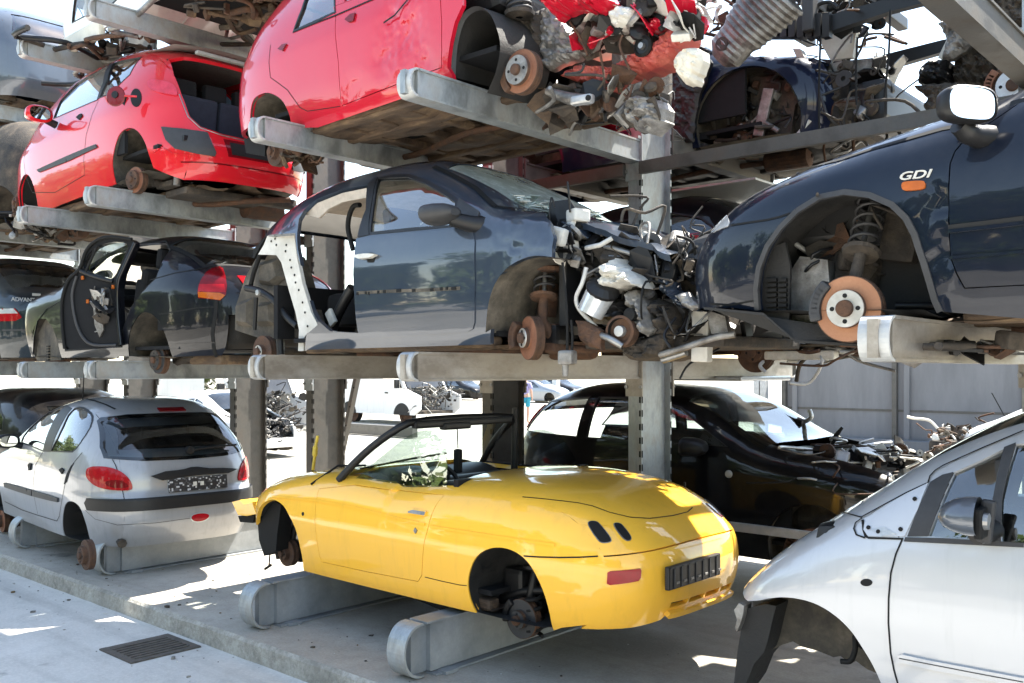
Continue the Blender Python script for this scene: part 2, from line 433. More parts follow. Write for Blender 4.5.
def trimesh2d(outer, holes, s):
    outer = resample(outer, s); holes = [resample(h, s) for h in holes]
    loops = [outer] + holes; vs = []; es = []
    for l in loops:
        o = len(vs); vs += l; es += [(o + i, o + (i + 1) % len(l)) for i in range(len(l))]
    a = np.array(outer); x0, y0 = a.min(0); x1, y1 = a.max(0)
    g = [(x + (s * .5 if j % 2 else 0), y) for j, y in enumerate(np.arange(y0, y1, s * .87)) for x in np.arange(x0, x1, s)]
    if g:
        G = np.array(g); ok = inside(G, outer)
        for h in holes: ok &= ~inside(G, h)
        G = G[ok]; B = np.array(vs)
        if len(G):
            keep = np.ones(len(G), bool)
            for i in range(0, len(G), 400):
                dd = ((G[i:i + 400, None, :] - B[None])**2).sum(2).min(1); keep[i:i + 400] = dd > (s * .45)**2
            vs = vs + [tuple(q) for q in G[keep]]
    r = delaunay_2d_cdt([Vector(v) for v in vs], es, [], 0, 1e-4)
    V2 = np.array([tuple(v) for v in r[0]]); Fc = [f for f in r[2]]
    C = np.array([V2[list(f)].mean(0) for f in Fc]); ok = inside(C, outer)
    for h in holes: ok &= ~inside(C, h)
    return V2, [f for f, k in zip(Fc, ok) if k]
def patch(mb, surf, outer, m, holes=(), s=3.0, off=0.0, th=.02, gap=0.0, rnd=True, mirror=False, hround=True, near=True, defm=None, back=False, mode='px'):
    """fill an outline on a surface: front skin with exact normals plus a rim of depth th"""
    ol = inset(chaikin(outer) if rnd else list(outer), gap)
    hl = [chaikin(h) if hround else list(h) for h in holes]
    V2, Fc = trimesh2d(ol, hl, s)
    P, Nn = surf.hit(V2, mode)
    if off: P = P + Nn * off
    if defm is not None: P, Nn = defm(P, Nn)
    flip = []
    for f in Fc:
        a, b, c = P[list(f)][:3]; nn = np.cross(b - a, c - a)
        flip.append(tuple(f) if nn @ Nn[f[0]] >= 0 else tuple(reversed(f)))
    cnt = {}
    for f in flip:
        for i in range(len(f)): cnt.setdefault(frozenset((f[i], f[(i + 1) % len(f)])), []).append((f[i], f[(i + 1) % len(f)]))
    rim = [v[0] for v in cnt.values() if len(v) == 1]
    for sgn in ((1, -1) if mirror else (1,)):
        if sgn == 1 and not near: continue
        k = np.array([1, sgn, 1.0]); Pm = P * k; Nm = Nn * k
        fs = flip if sgn == 1 else [tuple(reversed(f)) for f in flip]
        mb.add(Pm, fs, m, Nm)
        if th:
            vs = []; qs = []
            for a, b in rim:
                if sgn == -1: a, b = b, a
                o = len(vs); vs += [Pm[a], Pm[a] - Nm[a] * th, Pm[b] - Nm[b] * th, Pm[b]]; qs.append((o, o + 1, o + 2, o + 3))
            mb.add(vs, qs, m)
        if back: mb.add(Pm - Nm * max(th, .004), [tuple(reversed(f)) for f in fs], m, -Nm)
    return mb
def ribbon(mb, surf, path, w, m, off=.0015, s=4, h=0.0, mirror=False, mode='px'):
    """thin raised strip following a traced path; w metres wide"""
    pp = [path[0]]
    for a, b in zip(path[:-1], path[1:]):
        k = max(1, int(math.dist(a, b) / s)); pp += [(a[0] + (b[0] - a[0]) * j / k, a[1] + (b[1] - a[1]) * j / k) for j in range(1, k + 1)]
    P, Nn = surf.hit(pp, mode); n = len(P)
    for sgn in ((1, -1) if mirror else (1,)):
        k = np.array([1, sgn, 1.0]); Q = P * k; K = Nn * k
        vs = []; ns = []
        for i in range(n):
            t = Q[min(i + 1, n - 1)] - Q[max(i - 1, 0)]; sd = np.cross(K[i], t); sd = sd / max(np.linalg.norm(sd), 1e-9) * w / 2
            vs += [Q[i] + K[i] * off - sd, Q[i] + K[i] * off + sd]; ns += [K[i], K[i]]
        fs = [(2 * i, 2 * i + 1, 2 * i + 3, 2 * i + 2) for i in range(n - 1)]
        fs = [f if np.cross(np.array(vs[f[1]]) - vs[f[0]], np.array(vs[f[2]]) - vs[f[0]]) @ ns[f[0]] >= 0 else f[::-1] for f in fs]
        mb.add(vs, fs, m, ns)
        if h:
            rim = [(2 * i, 2 * i + 2) for i in range(n - 1)] + [(2 * i + 1, 2 * i + 3) for i in range(n - 1)] + [(0, 1), (2 * n - 2, 2 * n - 1)]
            rv = []; rf = []
            for a, b in rim:
                o = len(rv); rv += [vs[a], vs[b], vs[b] - ns[b] * (h), vs[a] - ns[a] * (h)]; rf.append((o, o + 1, o + 2, o + 3))
            mb.add(rv, rf, m)
    return mb
def gridsheet(mb, f, nu, nv, m, two=False):
    vs = [f(i / nu, j / nv) for j in range(nv + 1) for i in range(nu + 1)]; q = nu + 1
    fs = [(j * q + i, j * q + i + 1, (j + 1) * q + i + 1, (j + 1) * q + i) for j in range(nv) for i in range(nu)]
    mb.add(vs, fs, m, None, True)
def spline(pts, n=6):
    P = [Vector(p) for p in pts]; out = []
    for i in range(len(P) - 1):
        p0 = P[max(i - 1, 0)]; p1 = P[i]; p2 = P[i + 1]; p3 = P[min(i + 2, len(P) - 1)]
        for k in range(n):
            t = k / n
            out.append(.5 * ((2 * p1) + (p2 - p0) * t + (2 * p0 - 5 * p1 + 4 * p2 - p3) * t * t + (3 * p1 - p0 - 3 * p2 + p3) * t**3))
    out.append(P[-1]); return out

def P2(c3, i, j): return [(p[i], p[j]) for p in c3]
def skin(mb, surf, poly, m, mode, **k):
    k.setdefault('s', .045); k.setdefault('rnd', False); k.setdefault('th', .02); k.setdefault('hround', False)
    return patch(mb, surf, poly, m, mode=mode, **k)
# ---------------------------------------------------------------- mechanical bits
def brake(parent, c, r=.13, face='rust_face', hub='disc_clean', ax=(0, -1, 0), cal=True, seed=1, hubr=.52, name='brake_disc', calm='rust'):
    """brake disc with hub, studs and caliper; c is the outer face centre, axis towards the lane"""
    rnd = random.Random(seed); mb = MB()
    mb.lathe(c, ax, [(r * .3, -.05), (r, -.05), (r, -.028), (r * .97, -.026), (r * .97, -.012), (r, -.010), (r, 0), (r * .97, .002), (r * hubr * 1.06, .002), (r * hubr * 1.02, .012), (r * hubr, .034)], face, 40,
             ms=['rust', 'rust', 'rust', 'rust', 'rust', 'rust', 'rust', face, face, 'rust'])
    o = mb.build(name, parent); h = MB()
    h.lathe(c, ax, [(r * hubr, .034), (r * hubr * .98, .038), (r * .26, .038), (r * .24, .056), (r * .2, .058), (0, .058)], hub, 32, ms=[hub, hub, 'rust', 'rust', 'rust'])
    a = Vector(ax).normalized(); u = a.orthogonal().normalized(); w = a.cross(u); c = Vector(c)
    for k in range(4):
        t = PI / 4 + k * PI / 2; q = c + (u * math.cos(t) + w * math.sin(t)) * r * hubr * .68
        h.lathe(q, ax, [(r * .07, .036), (r * .07, .040), (0, .0395)], 'rubber', 10)
    h.build('hub', o)
    if cal:
        m = MB(); t = rnd.uniform(2.6, 3.4)
        for k in range(7):
            t2 = t - .45 + .9 * k / 6; q = c + Vector((math.cos(t2), 0, math.sin(t2))) * r * .98 - a * .02
            m.box(q, (r * .36, .085, r * .36), calm, Matrix.Rotation(-t2, 3, 'Y'), .012)
        m.build('brake_caliper', o)
    return o
def spring(mb, a, b, r, m='black_dull', turns=4, wr=.007):
    a = Vector(a); b = Vector(b); d = (b - a); u = d.orthogonal().normalized(); w = d.normalized().cross(u); n = int(turns * 14)
    mb.tube([a + d * (i / n) + (u * math.cos(2 * PI * turns * i / n) + w * math.sin(2 * PI * turns * i / n)) * r for i in range(n + 1)], wr, m, 6)
def strut(parent, c, top, seed=0, m='rust', name='suspension_strut'):
    """damper tube, spring seat, coil spring and knuckle behind a brake disc at c"""
    rnd = random.Random(seed); mb = MB(); c = Vector(c); t = Vector(top)
    mid = c.lerp(t, .5); mb.tube([c + Vector((0, .10, 0)), c.lerp(t, .2), mid], [.035, .028, .026], m, 10); mb.tube([mid, t], .013, 'steel', 8)
    ax = (t - mid).normalized(); mb.lathe(mid - ax * .02, ax, [(.02, 0), (.075, .004), (.082, .02), (.03, .02)], m, 18)
    mb.lathe(t - ax * .03, ax, [(.02, 0), (.08, 0), (.06, .03), (0, .035)], 'black', 18)
    mb.box(c + Vector((0, .11, 0)), (.09, .09, .17), m, None, .02)
    mb.tube(spline([c + Vector((0, .14, -.05)), c + Vector((.1, .35, -.06)), c + Vector((.12, .6, -.03))]), .022, m, 8)
    mb.tube([c + Vector((0, .12, 0)), c + Vector((.02, .62, .03))], .014, 'black_dull', 8)
    mb.lathe(c + Vector((0, .16, 0)), (0, 1, 0), [(.03, 0), (.042, .01), (.035, .03), (.044, .045), (.036, .06), (.045, .075), (.02, .09)], 'rubber', 14)
    o = mb.build(name, parent)
    sp = MB(); spring(sp, mid + ax * .02, t - ax * .03, .058, 'black_dull', 4.5, .008); sp.build('coil_spring', o)
    return o
def liner(parent, surf, pts, depth=.34, m='liner', mirror=True, name='wheel_arch_liner', fold=.0, wob=.006, mode='xz'):
    """inner wheel arch: a shell running inwards from the arch edge and closed at the back"""
    pp = resample(list(pts) + [pts[-1]], .03)[:-1] if mode == 'xz' else pts
    P, Nn = surf.hit(pp, mode); n = len(P); c = P.mean(0)
    for sg in ((1, -1) if mirror else (1,)):
        mb = MB(); K = [0.004, .03, .10, depth * .6, depth * .92, depth]
        rows = []
        for q, k in enumerate(K):
            row = []
            for p in P:
                f = 1.0 - (.02 if q == 0 else 0) + (.05 if q in (2, 3) else 0) - (.12 if q == 5 else 0)
                a = c + (p - c) * f; w = wob * mnoise.noise(Vector((p[0] * 9, k * 9, p[2] * 9)))
                row.append((a[0] + w, (p[1] + k) * sg, a[2] + w))
            rows.append(row)
        vs = [v for r in rows for v in r]; fs = [(i * n + j, i * n + j + 1, (i + 1) * n + j + 1, (i + 1) * n + j) for i in range(len(K) - 1) for j in range(n - 1)]
        mb.add(vs, fs, m, None, True)
        bk = rows[-1]; cc = (float(np.mean([b[0] for b in bk])), bk[0][1] + sg * .02, min(b[2] for b in bk)); mb.add(bk + [cc], [(j, j + 1, n) for j in range(n - 1)], m)
        mb.build(name, parent)
def seat(parent, x, y, z, m='grey_int', d=1, w=.5):
    """front seat facing -x (d=1) or +x; parts of a car interior"""
    mb = MB(); mb.box((x, y, z + .12), (.5, w, .16), m, Matrix.Rotation(d * .12, 3, 'Y'), .06)
    mb.box((x + d * .26, y, z + .42), (.14, w, .58), m, Matrix.Rotation(d * .28, 3, 'Y'), .06)
    for s in (-1, 1): mb.box((x + d * .22, y + s * w * .42, z + .40), (.18, .09, .42), m, Matrix.Rotation(d * .28, 3, 'Y'), .04)
    o = mb.build('seat', parent); h = MB(); h.box((x + d * .37, y, z + .80), (.10, w * .54, .19), m, Matrix.Rotation(d * .2, 3, 'Y'), .045)
    for s in (-1, 1): h.tube([(x + d * .34, y + s * .06, z + .66), (x + d * .37, y + s * .06, z + .76)], .007, 'steel', 6)
    h.build('headrest', o); return o
def floorpan(parent, x0, x1, hw, z, th=.10, m='under', exhaust=True, seed=0, ymid=0, side=None):
    xa, xb = side or (x0, x1)
    """ribbed underbody with sills, cross members, tunnel, exhaust pipe and silencer"""
    r = random.Random(seed); mb = MB(); L_ = x1 - x0; nx, ny = 60, 34
    def f(u, v):
        x = x0 + L_ * u; y = (v * 2 - 1) * hw * (1 if xa - .02 <= x <= xb + .02 else .58)
        h = .035 * math.exp(-(y / .13)**2) * 2.2 + .012 * math.sin(u * 40) * (abs(math.sin(v * 9)) > .45)
        h += .03 * mnoise.noise(Vector((x * 2.2, y * 2.2, seed))) + .012 * mnoise.noise(Vector((x * 9, y * 9, seed)))
        return (x, y + ymid, z + .03 + h)
    gridsheet(mb, f, nx, ny, m)
    mb.box(((xa + xb) / 2, ymid, z + th + .05), (xb - xa - .02, 2 * hw - .02, .03), 'dark_int')
    o = mb.build('floor_pan', parent)
    c = MB()
    for s in (-1, 1):
        c.box(((xa + xb) / 2, ymid + s * (hw - .05), z + .035), ((xb - xa) * .98, .09, .07), m, None, .02)
        c.box(((x0 + x1) / 2, ymid + s * hw * .52, z + .03), (L_ * .9, .07, .06), m, None, .015)
    for k in range(4): c.box((xa + (xb - xa) * (k + .6) / 4.2, ymid, z + .045), (.07, 2 * hw * .9, .05), m, None, .015)
    c.build('chassis_rails', parent)
    if exhaust:
        e = MB(); e.tube(spline([(x0 + .2, ymid + .05, z + .0), (x0 + L_ * .3, ymid + .12, z - .01), (x0 + L_ * .6, ymid - .05, z), (x1 - .5, ymid + .1, z + .02)], 6), .024, 'rust', 8)
        e.lathe((x1 - .62, ymid + .1, z + .03), (1, .05, 0), [(.02, 0), (.085, .01), (.09, .03), (.09, .36), (.085, .38), (.02, .4)], 'rust', 16)
        e.build('exhaust_pipe', parent)
    return o
def scrap(mb, c, sz, n, seed, mats, tubes=.5, tr=(.006, .016)):
    """a tangle of hoses, brackets, castings and pulleys filling a box"""
    r = random.Random(seed); c = Vector(c)
    def rp(k=1.0): return c + Vector((r.uniform(-.5, .5) * sz[0] * k, r.uniform(-.5, .5) * sz[1] * k, r.uniform(-.5, .5) * sz[2] * k))
    for i in range(n):
        t = r.random(); m = r.choice(mats)
        if t < tubes:
            a = rp(); pts = [a]
            for k in range(r.randint(2, 4)): pts.append(pts[-1] + Vector((r.gauss(0, 1) * sz[0], r.gauss(0, 1) * sz[1], r.gauss(0, 1) * sz[2])) * .16)
            mb.tube(spline(pts, 4), r.uniform(*tr), m, 6)
        elif t < tubes + (1 - tubes) * .35:
            q = rp(.85); s = [r.uniform(.02, .11) for _ in range(3)]; mb.box(q, s, m, Matrix.Rotation(r.uniform(0, 3), 3, (r.gauss(0, 1), r.gauss(0, 1), r.gauss(0, 1) + .01)), min(s) * .2)
        elif t < tubes + (1 - tubes) * .7:
            q = rp(.9); u = Vector((r.gauss(0, 1), r.gauss(0, 1), r.gauss(0, 1))).normalized(); w = u.orthogonal().normalized(); k = r.uniform(.05, .15); v = u.cross(w)
            pl = []
            for j in range(7): a = j * .9; rr = k * r.uniform(.5, 1); pl.append(q + (w * math.cos(a) + v * math.sin(a)) * rr + u * r.uniform(-.02, .02))
            mb.add(pl + [p + u * .006 for p in pl], [tuple(range(6, -1, -1)), tuple(range(7, 14))] + [(j, (j + 1) % 7, 7 + (j + 1) % 7, 7 + j) for j in range(7)], m)
        else:
            q = rp(.9); u = Vector((r.gauss(0, .5), r.choice((-1, 1)), r.gauss(0, .5))); k = r.uniform(.02, .065)
            mb.lathe(q, u, [(k * .3, 0), (k, 0), (k, .02), (k * .8, .024), (k * .4, .03), (0, .03)], m, 14)
    return mb
def arc(cx, cz, r, zb, n=18, sq=1.0):
    """wheel arch from its right foot over the top to its left foot"""
    a0 = math.asin(max(-1, min(1, (zb - cz) / r)))
    return [(cx + r * math.cos(a), cz + r * sq * math.sin(a)) if 0 < i < n else (cx + r * math.cos(a), zb) for i, a in enumerate(np.linspace(a0, PI - a0, n + 1))]
def side_outline(sh, yb, ZL, ZR, zb, arches, zbl=None, zbr=None):
    """side panel outline in xz: roofline at y=-yb, right end, sill with arches, left end"""
    zbl = zb if zbl is None else zbl; zbr = zb if zbr is None else zbr
    xl = sh.xend(-yb, ZL, -1); xr = sh.xend(-yb, ZR, 1)
    o = P2(sh.topcurve(xl, xr, -yb, 70), 0, 2) + P2(sh.endcurve(-yb, ZR, zbr, 1), 0, 2)[1:]
    for a in arches: o += list(a)
    return o + P2(sh.endcurve(-yb, zbl, ZL, -1), 0, 2)[:-1]
def top_poly(sh, yb, xa, xb, n=24, bow0=0, bow1=0):
    """plan outline of a top panel between x=xa and x=xb, ends bowed by bow0 / bow1"""
    ys = np.linspace(-yb, yb, 17)
    return [(xa + (xb - xa) * i / n, yb) for i in range(1, n)][::-1] + [(xa + bow0 * (1 - (y / yb)**2), y) for y in ys[::-1]] + \
           [(xa + (xb - xa) * i / n, -yb) for i in range(1, n)] + [(xb + bow1 * (1 - (y / yb)**2), y) for y in ys]
def roof_to_end(sh, yb, xa, Z, side=1, bow0=0, n=30):
    """plan outline of a top panel from x=xa to the end where the end face starts at height Z"""
    ys = np.linspace(-yb, yb, 25); xe = [sh.xend(y, Z, side) for y in ys]
    f = [(xa + (xe[0] - xa) * i / n, -yb) for i in range(1, n)]; b = [(xe[-1] + (xa - xe[-1]) * i / n, yb) for i in range(1, n)]
    o = f + list(zip(xe, ys)) + b + [(xa + bow0 * (1 - (y / yb)**2), y) for y in ys[::-1]]
    return o
def end_poly(yb, Z0, Z1, n=20): return [(y, Z1) for y in np.linspace(-yb, yb, n)] + [(y, Z0) for y in np.linspace(yb, -yb, n)]
def sym(p):
    """symmetric outline from the half with y <= 0 traced top to bottom"""
    return list(p) + [(-y, z) for y, z in reversed(p)]
def plate_mat():
    m, nt, b = nodes_of('plate_mosaic'); tc = N(nt, 'ShaderNodeTexCoord')
    mp = N(nt, 'ShaderNodeVectorMath', operation='SCALE'); mp.inputs['Scale'].default_value = 70; L(nt, tc.outputs['Object'], mp.inputs[0])
    fl = N(nt, 'ShaderNodeVectorMath', operation='FLOOR'); L(nt, mp.outputs[0], fl.inputs[0])
    wn = N(nt, 'ShaderNodeTexWhiteNoise'); L(nt, fl.outputs[0], wn.inputs['Vector'])
    L(nt, ramp(nt, wn.outputs['Value'], [(.62, (.012, .012, .014)), (.80, (.06, .06, .065)), (.88, (.45, .45, .46))]), b.inputs['Base Color']); b.inputs['Roughness'].default_value = .5
    return m
M['plate'] = plate_mat()
def glazing(parent, surf, px, m='glass', mirror=True, off=-.006, s=.06, mode='xz', name='side_window', frame=.0, fm='black'):
    for sg in ((1, -1) if mirror else (1,)):
        g = MB(); skin(g, surf, px, m, mode, off=off, th=0, s=s, mirror=sg < 0, near=sg > 0); o = g.build(name, parent)
        if frame:
            f = MB(); skin(f, surf, px, fm, mode, off=.003, th=.012, s=.04, mirror=sg < 0, near=sg > 0, holes=[inset(px, frame)]); f.build('window_seal', o)
def wing_mirror(parent, c, m, sx=1, sc=1.0, gl=True, ang=0.0, out=(0, -1, 0)):
    """door mirror: rounded housing on a foot, glass facing +x (sx=1) or -x"""
    c = Vector(c); mb = MB(); pr = []; n = 20
    for i, (k, dx) in enumerate([(.80, .045), (1.0, .035), (1.0, 0), (.93, -.05), (.74, -.095), (.40, -.125)]):
        pr.append([c + Vector((sx * dx * sc, (abs(math.cos(t))**.75 * (1 if math.cos(t) > 0 else -1)) * .105 * k * sc, (abs(math.sin(t))**.75 * (1 if math.sin(t) > 0 else -1)) * .068 * k * sc)) for t in np.linspace(0, 2 * PI, n, endpoint=False)])
    vs = [v for r in pr for v in r]; mb.add(vs, [(i * n + j, i * n + (j + 1) % n, (i + 1) * n + (j + 1) % n, (i + 1) * n + j) for i in range(5) for j in range(n)], m, None, True)
    mb.add(pr[-1], [tuple(range(n))], m); mb.add([p - Vector((sx * .004, 0, 0)) for p in pr[0]], [tuple(range(n))], 'black')
    mb.tube([c + Vector((-sx * .02, .05 * sc, -.03 * sc)), c + Vector((-sx * .03, .15 * sc, -.06 * sc))], [.03 * sc, .035 * sc], 'black', 8)
    o = mb.build('wing_mirror', parent)
    if gl:
        g = MB(); g.add([p + Vector((sx * .002, 0, 0)) for p in [c + (q - c) * .93 + Vector((sx * .004, 0, 0)) for q in pr[0]]], [tuple(range(n))], 'mirror'); g.build('mirror_glass', o)
    return o
def letters(name, txt, size, fr_pt, xdir, up, m, parent, ext=.004, shear=0.0, sx=1.0):
    """raised lettering; fr_pt centre, xdir reading direction, up direction (all in the parent's space)"""
    cu = bpy.data.curves.new(name, 'FONT'); cu.body = txt; cu.size = size; cu.extrude = ext; cu.shear = shear; cu.align_x = 'CENTER'; cu.align_y = 'CENTER'; cu.offset = size * .015
    o = bpy.data.objects.new(name, cu); COL.objects.link(o); dg = bpy.context.evaluated_depsgraph_get(); me = bpy.data.meshes.new_from_object(o.evaluated_get(dg))
    bpy.data.objects.remove(o); X = Vector(xdir).normalized(); U = Vector(up).normalized(); Z = X.cross(U); p = Vector(fr_pt)
    mb = MB(); mb.add([p + X * v.co.x * sx + U * v.co.y + Z * v.co.z for v in me.vertices], [tuple(f.vertices) for f in me.polygons], m); bpy.data.meshes.remove(me)
    return mb.build(name, parent)
def dent(cs):
    """push the sheet metal around points: (x, z, radius, depth, noise)"""
    def f(P, Nn):
        P = P.copy(); D = np.zeros(len(P))
        def h(p):
            d = 0.0
            for (x, z, r, k, nz) in cs:
                q = ((p[0] - x)**2 + (p[2] - z)**2) / (r * r); g = math.exp(-q * 1.8)
                d += g * (k + nz * mnoise.noise(Vector((p[0] * 7.5 / max(r, .12) * .12, p[1], p[2] * 7.5 / max(r, .12) * .12))) + nz * .45 * mnoise.noise(Vector((p[0] * 21, p[1] + 3, p[2] * 21))))
            return d
        e = .006; N2 = Nn.copy()
        for i, p in enumerate(P):
            d = h(p); 
            if abs(d) < 1e-6 and Nn is not None:
                pass
            gx = (h(p + np.array([e, 0, 0])) - d) / e; gz = (h(p + np.array([0, 0, e])) - d) / e
            n = Nn[i] + gx * np.array([1, 0, 0]) * 1.0 + gz * np.array([0, 0, 1]) * 1.0; N2[i] = n / np.linalg.norm(n); P[i] = p - Nn[i] * d
        return P, N2
    return f

def dist_edge(V, poly):
    d = np.full(len(V), 1e9)
    for i in range(len(poly)):
        a = np.array(poly[i - 1]); b = np.array(poly[i]); ab = b - a; t = np.clip(((V - a) @ ab) / max(ab @ ab, 1e-9), 0, 1); d = np.minimum(d, np.linalg.norm(V - (a + t[:, None] * ab), axis=1))
    return d
def relief(parent, name, fr, q, Y, th, m, seed=0, bulge=.05, nz=.6, s=2.2, edge=3.5, tear=.8):
    """a casting or torn panel: traced outline, thick, with a lumpy ribbed front"""
    r = random.Random(seed); q = [(x + r.uniform(-tear, tear), y + r.uniform(-tear, tear)) for x, y in resample(q, 4)]
    V2, Fc = trimesh2d(q, [], s); d = dist_edge(V2, q); P = []
    for v, e in zip(V2, d):
        h = bulge * (1 - math.exp(-e / edge)) ; n = Vector((v[0] * .11, v[1] * .11, seed * 3.7)); k = min(1, e / 3)
        h += bulge * nz * k * (1 - 2 * abs(mnoise.noise(n))) + bulge * nz * .5 * k * mnoise.noise(n * 3.1) + bulge * .35 * k * (mnoise.noise(n * 1.4 + Vector((5, 5, 5))) > .18)
        p = fr.onY(v[0], v[1], Y); P.append((p[0], p[1] - h, p[2]))
    mb = MB(); fs = []
    for f in Fc:
        a, b, c = [Vector(P[i]) for i in f[:3]]; fs.append(tuple(f) if (b - a).cross(c - a).y < 0 else tuple(reversed(f)))
    mb.add(P, fs, m); cnt = {}
    for f in fs:
        for i in range(len(f)): cnt.setdefault(frozenset((f[i], f[(i + 1) % len(f)])), []).append((f[i], f[(i + 1) % len(f)]))
    vs = []; qs = []
    for v in cnt.values():
        if len(v) == 1:
            a, b = v[0]; o = len(vs); vs += [P[a], (P[a][0], P[a][1] + th, P[a][2]), (P[b][0], P[b][1] + th, P[b][2]), P[b]]; qs.append((o, o + 1, o + 2, o + 3))
    mb.add(vs, qs, m); mb.add([(p[0], Y + th, p[2]) for p in P], [tuple(reversed(f)) for f in fs], m)
    return mb.build(name, parent)

def smo(p, n=4):
    """smooth an open 2d line through its points, keeping both ends"""
    return [(q.x, q.y) for q in spline([(a, b, 0) for a, b in p], n)]
# ================================================================ setting
def mat_ground(name, c1, c2, c3, scale, bk, stain=.5, speck=60):
    m, nt, b = nodes_of(name)
    f = tex(nt, scale, 10, .65); g = tex(nt, scale * 7, 8, .7, None, 1); h = tex(nt, speck, 4, .7, None, 2); q = tex(nt, scale * .35, 6, .6, None, 4)
    col = ramp(nt, f, [(.3, c1), (.5, c2), (.72, c3)])
    col = mixc(nt, maprange(nt, g, .45, .8, 0, stain), col, tuple(x * .55 for x in c1))
    col = mixc(nt, maprange(nt, h, .45, .7, 0, .35), col, tuple(min(1, x * 1.25) for x in c3))
    col = mixc(nt, maprange(nt, q, .50, .68, 0, .55), col, tuple(x * .55 for x in c2))
    oil = tex(nt, 1.7, 5, .55, None, 8); col = mixc(nt, maprange(nt, oil, .64, .72, 0, .7), col, (.06, .055, .05))
    tyr = tex(nt, 2.2, 3, .5, (.12, 2.4, 1), 9); col = mixc(nt, maprange(nt, tyr, .56, .72, 0, .28), col, tuple(x * .4 for x in c1))
    v = N(nt, 'ShaderNodeTexVoronoi', feature='DISTANCE_TO_EDGE'); v.inputs['Scale'].default_value = .22
    tc = N(nt, 'ShaderNodeTexCoord'); ns = N(nt, 'ShaderNodeTexNoise'); ns.inputs['Scale'].default_value = 1.6; L(nt, tc.outputs['Object'], ns.inputs['Vector'])
    va = N(nt, 'ShaderNodeVectorMath', operation='ADD'); L(nt, tc.outputs['Object'], va.inputs[0]); L(nt, ns.outputs['Color'], va.inputs[1]); L(nt, va.outputs[0], v.inputs['Vector'])
    L(nt, col, b.inputs['Base Color']); b.inputs['Roughness'].default_value = .88
    bump(nt, b, h, bk, .01); return m
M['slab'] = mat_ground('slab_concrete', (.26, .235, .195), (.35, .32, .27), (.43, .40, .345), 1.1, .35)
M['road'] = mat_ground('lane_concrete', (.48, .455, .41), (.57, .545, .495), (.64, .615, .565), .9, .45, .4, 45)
M['kerb_face'] = mat_ground('kerb_aggregate', (.20, .185, .155), (.33, .31, .265), (.46, .44, .39), 5, 1.0, .7, 38)
M['yard'] = mat_ground('yard_gravel', (.24, .222, .19), (.30, .28, .24), (.36, .34, .30), .4, .4, .3, 25)
def sheet(name, pts, z, m, kind='structure'):
    mb = MB(); mb.add([(x, y, z) for x, y in pts], [tuple(range(len(pts)))], m); o = mb.build(name); tag(o, kind=kind); return o
SLY0, SLY1 = 3.43, 8.7
sheet('ground', [(-260, -200), (200, -200), (200, 320), (-260, 320)], -.134, 'yard')
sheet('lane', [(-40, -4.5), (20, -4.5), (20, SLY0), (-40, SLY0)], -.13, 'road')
mb = MB()
# slab with a slightly worn, uneven kerb edge
nx = 300; x0, x1 = -30., 6.
prof = []
for i in range(nx + 1):
    x = x0 + (x1 - x0) * i / nx
    j = .006 * mnoise.noise(Vector((x * 3, 0, 0))) + .004 * mnoise.noise(Vector((x * 11, 5, 0)))
    k = max(0, mnoise.noise(Vector((x * 2.3, 9, 0))) - .25) * .035
    prof.append([(x, SLY0 - .012 + j, -.135), (x, SLY0 + j, -.022 - k), (x, SLY0 + .022 + k + j, -.001), (x, SLY0 + .05 + k, 0), (x, SLY1, 0)])
vs = [p for c in prof for p in c]
fs = [(i * 5 + k, (i + 1) * 5 + k, (i + 1) * 5 + k + 1, i * 5 + k + 1) for i in range(nx) for k in range(2)]
mb.add(vs, fs, 'kerb_face')
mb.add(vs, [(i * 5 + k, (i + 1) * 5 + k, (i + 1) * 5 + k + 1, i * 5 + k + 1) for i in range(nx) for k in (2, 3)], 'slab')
mb.add([(x0, SLY1, -.135), (x1, SLY1, -.135), (x1, SLY1, 0), (x0, SLY1, 0)], [(0, 1, 2, 3)], 'kerb_face')
tag(mb.build('pavement'), kind='structure')
# drain grate in the lane
gx0, gx1, gy0, gy1 = -6.32, -5.865, 2.87, 3.365
g = thing('drain_grate', 'rusty cast iron drain grate set in the lane by the kerb', 'drain grate', ((gx0 + gx1) / 2, (gy0 + gy1) / 2, -.13))
M['iron'] = mottled('dark_cast_iron', (.075, .065, .055), (.18, .155, .13), .7, .3, 20, .4)
mb = MB(); w = .05; hx = (gx1 - gx0) / 2; hy = (gy1 - gy0) / 2
for s in (-1, 1):
    mb.box((0, s * (hy - w / 2), .004), (2 * hx, w, .014), 'iron'); mb.box((s * (hx - w / 2), 0, .0035), (w, 2 * hy - 2 * w, .013), 'iron')
mb.build('frame', g)
mb = MB()
for i in range(7): mb.box((-hx + w + (2 * hx - 2 * w) * (i + .5) / 7, 0, .006), (.024, 2 * hy - 2 * w, .014), 'iron')
mb.build('bars', g)
mb = MB(); mb.add([(-hx + w, -hy + w, .0012), (hx - w, -hy + w, .0012), (hx - w, hy - w, .0012), (-hx + w, hy - w, .0012)], [(0, 1, 2, 3)], 'rubber'); mb.build('sump', g)
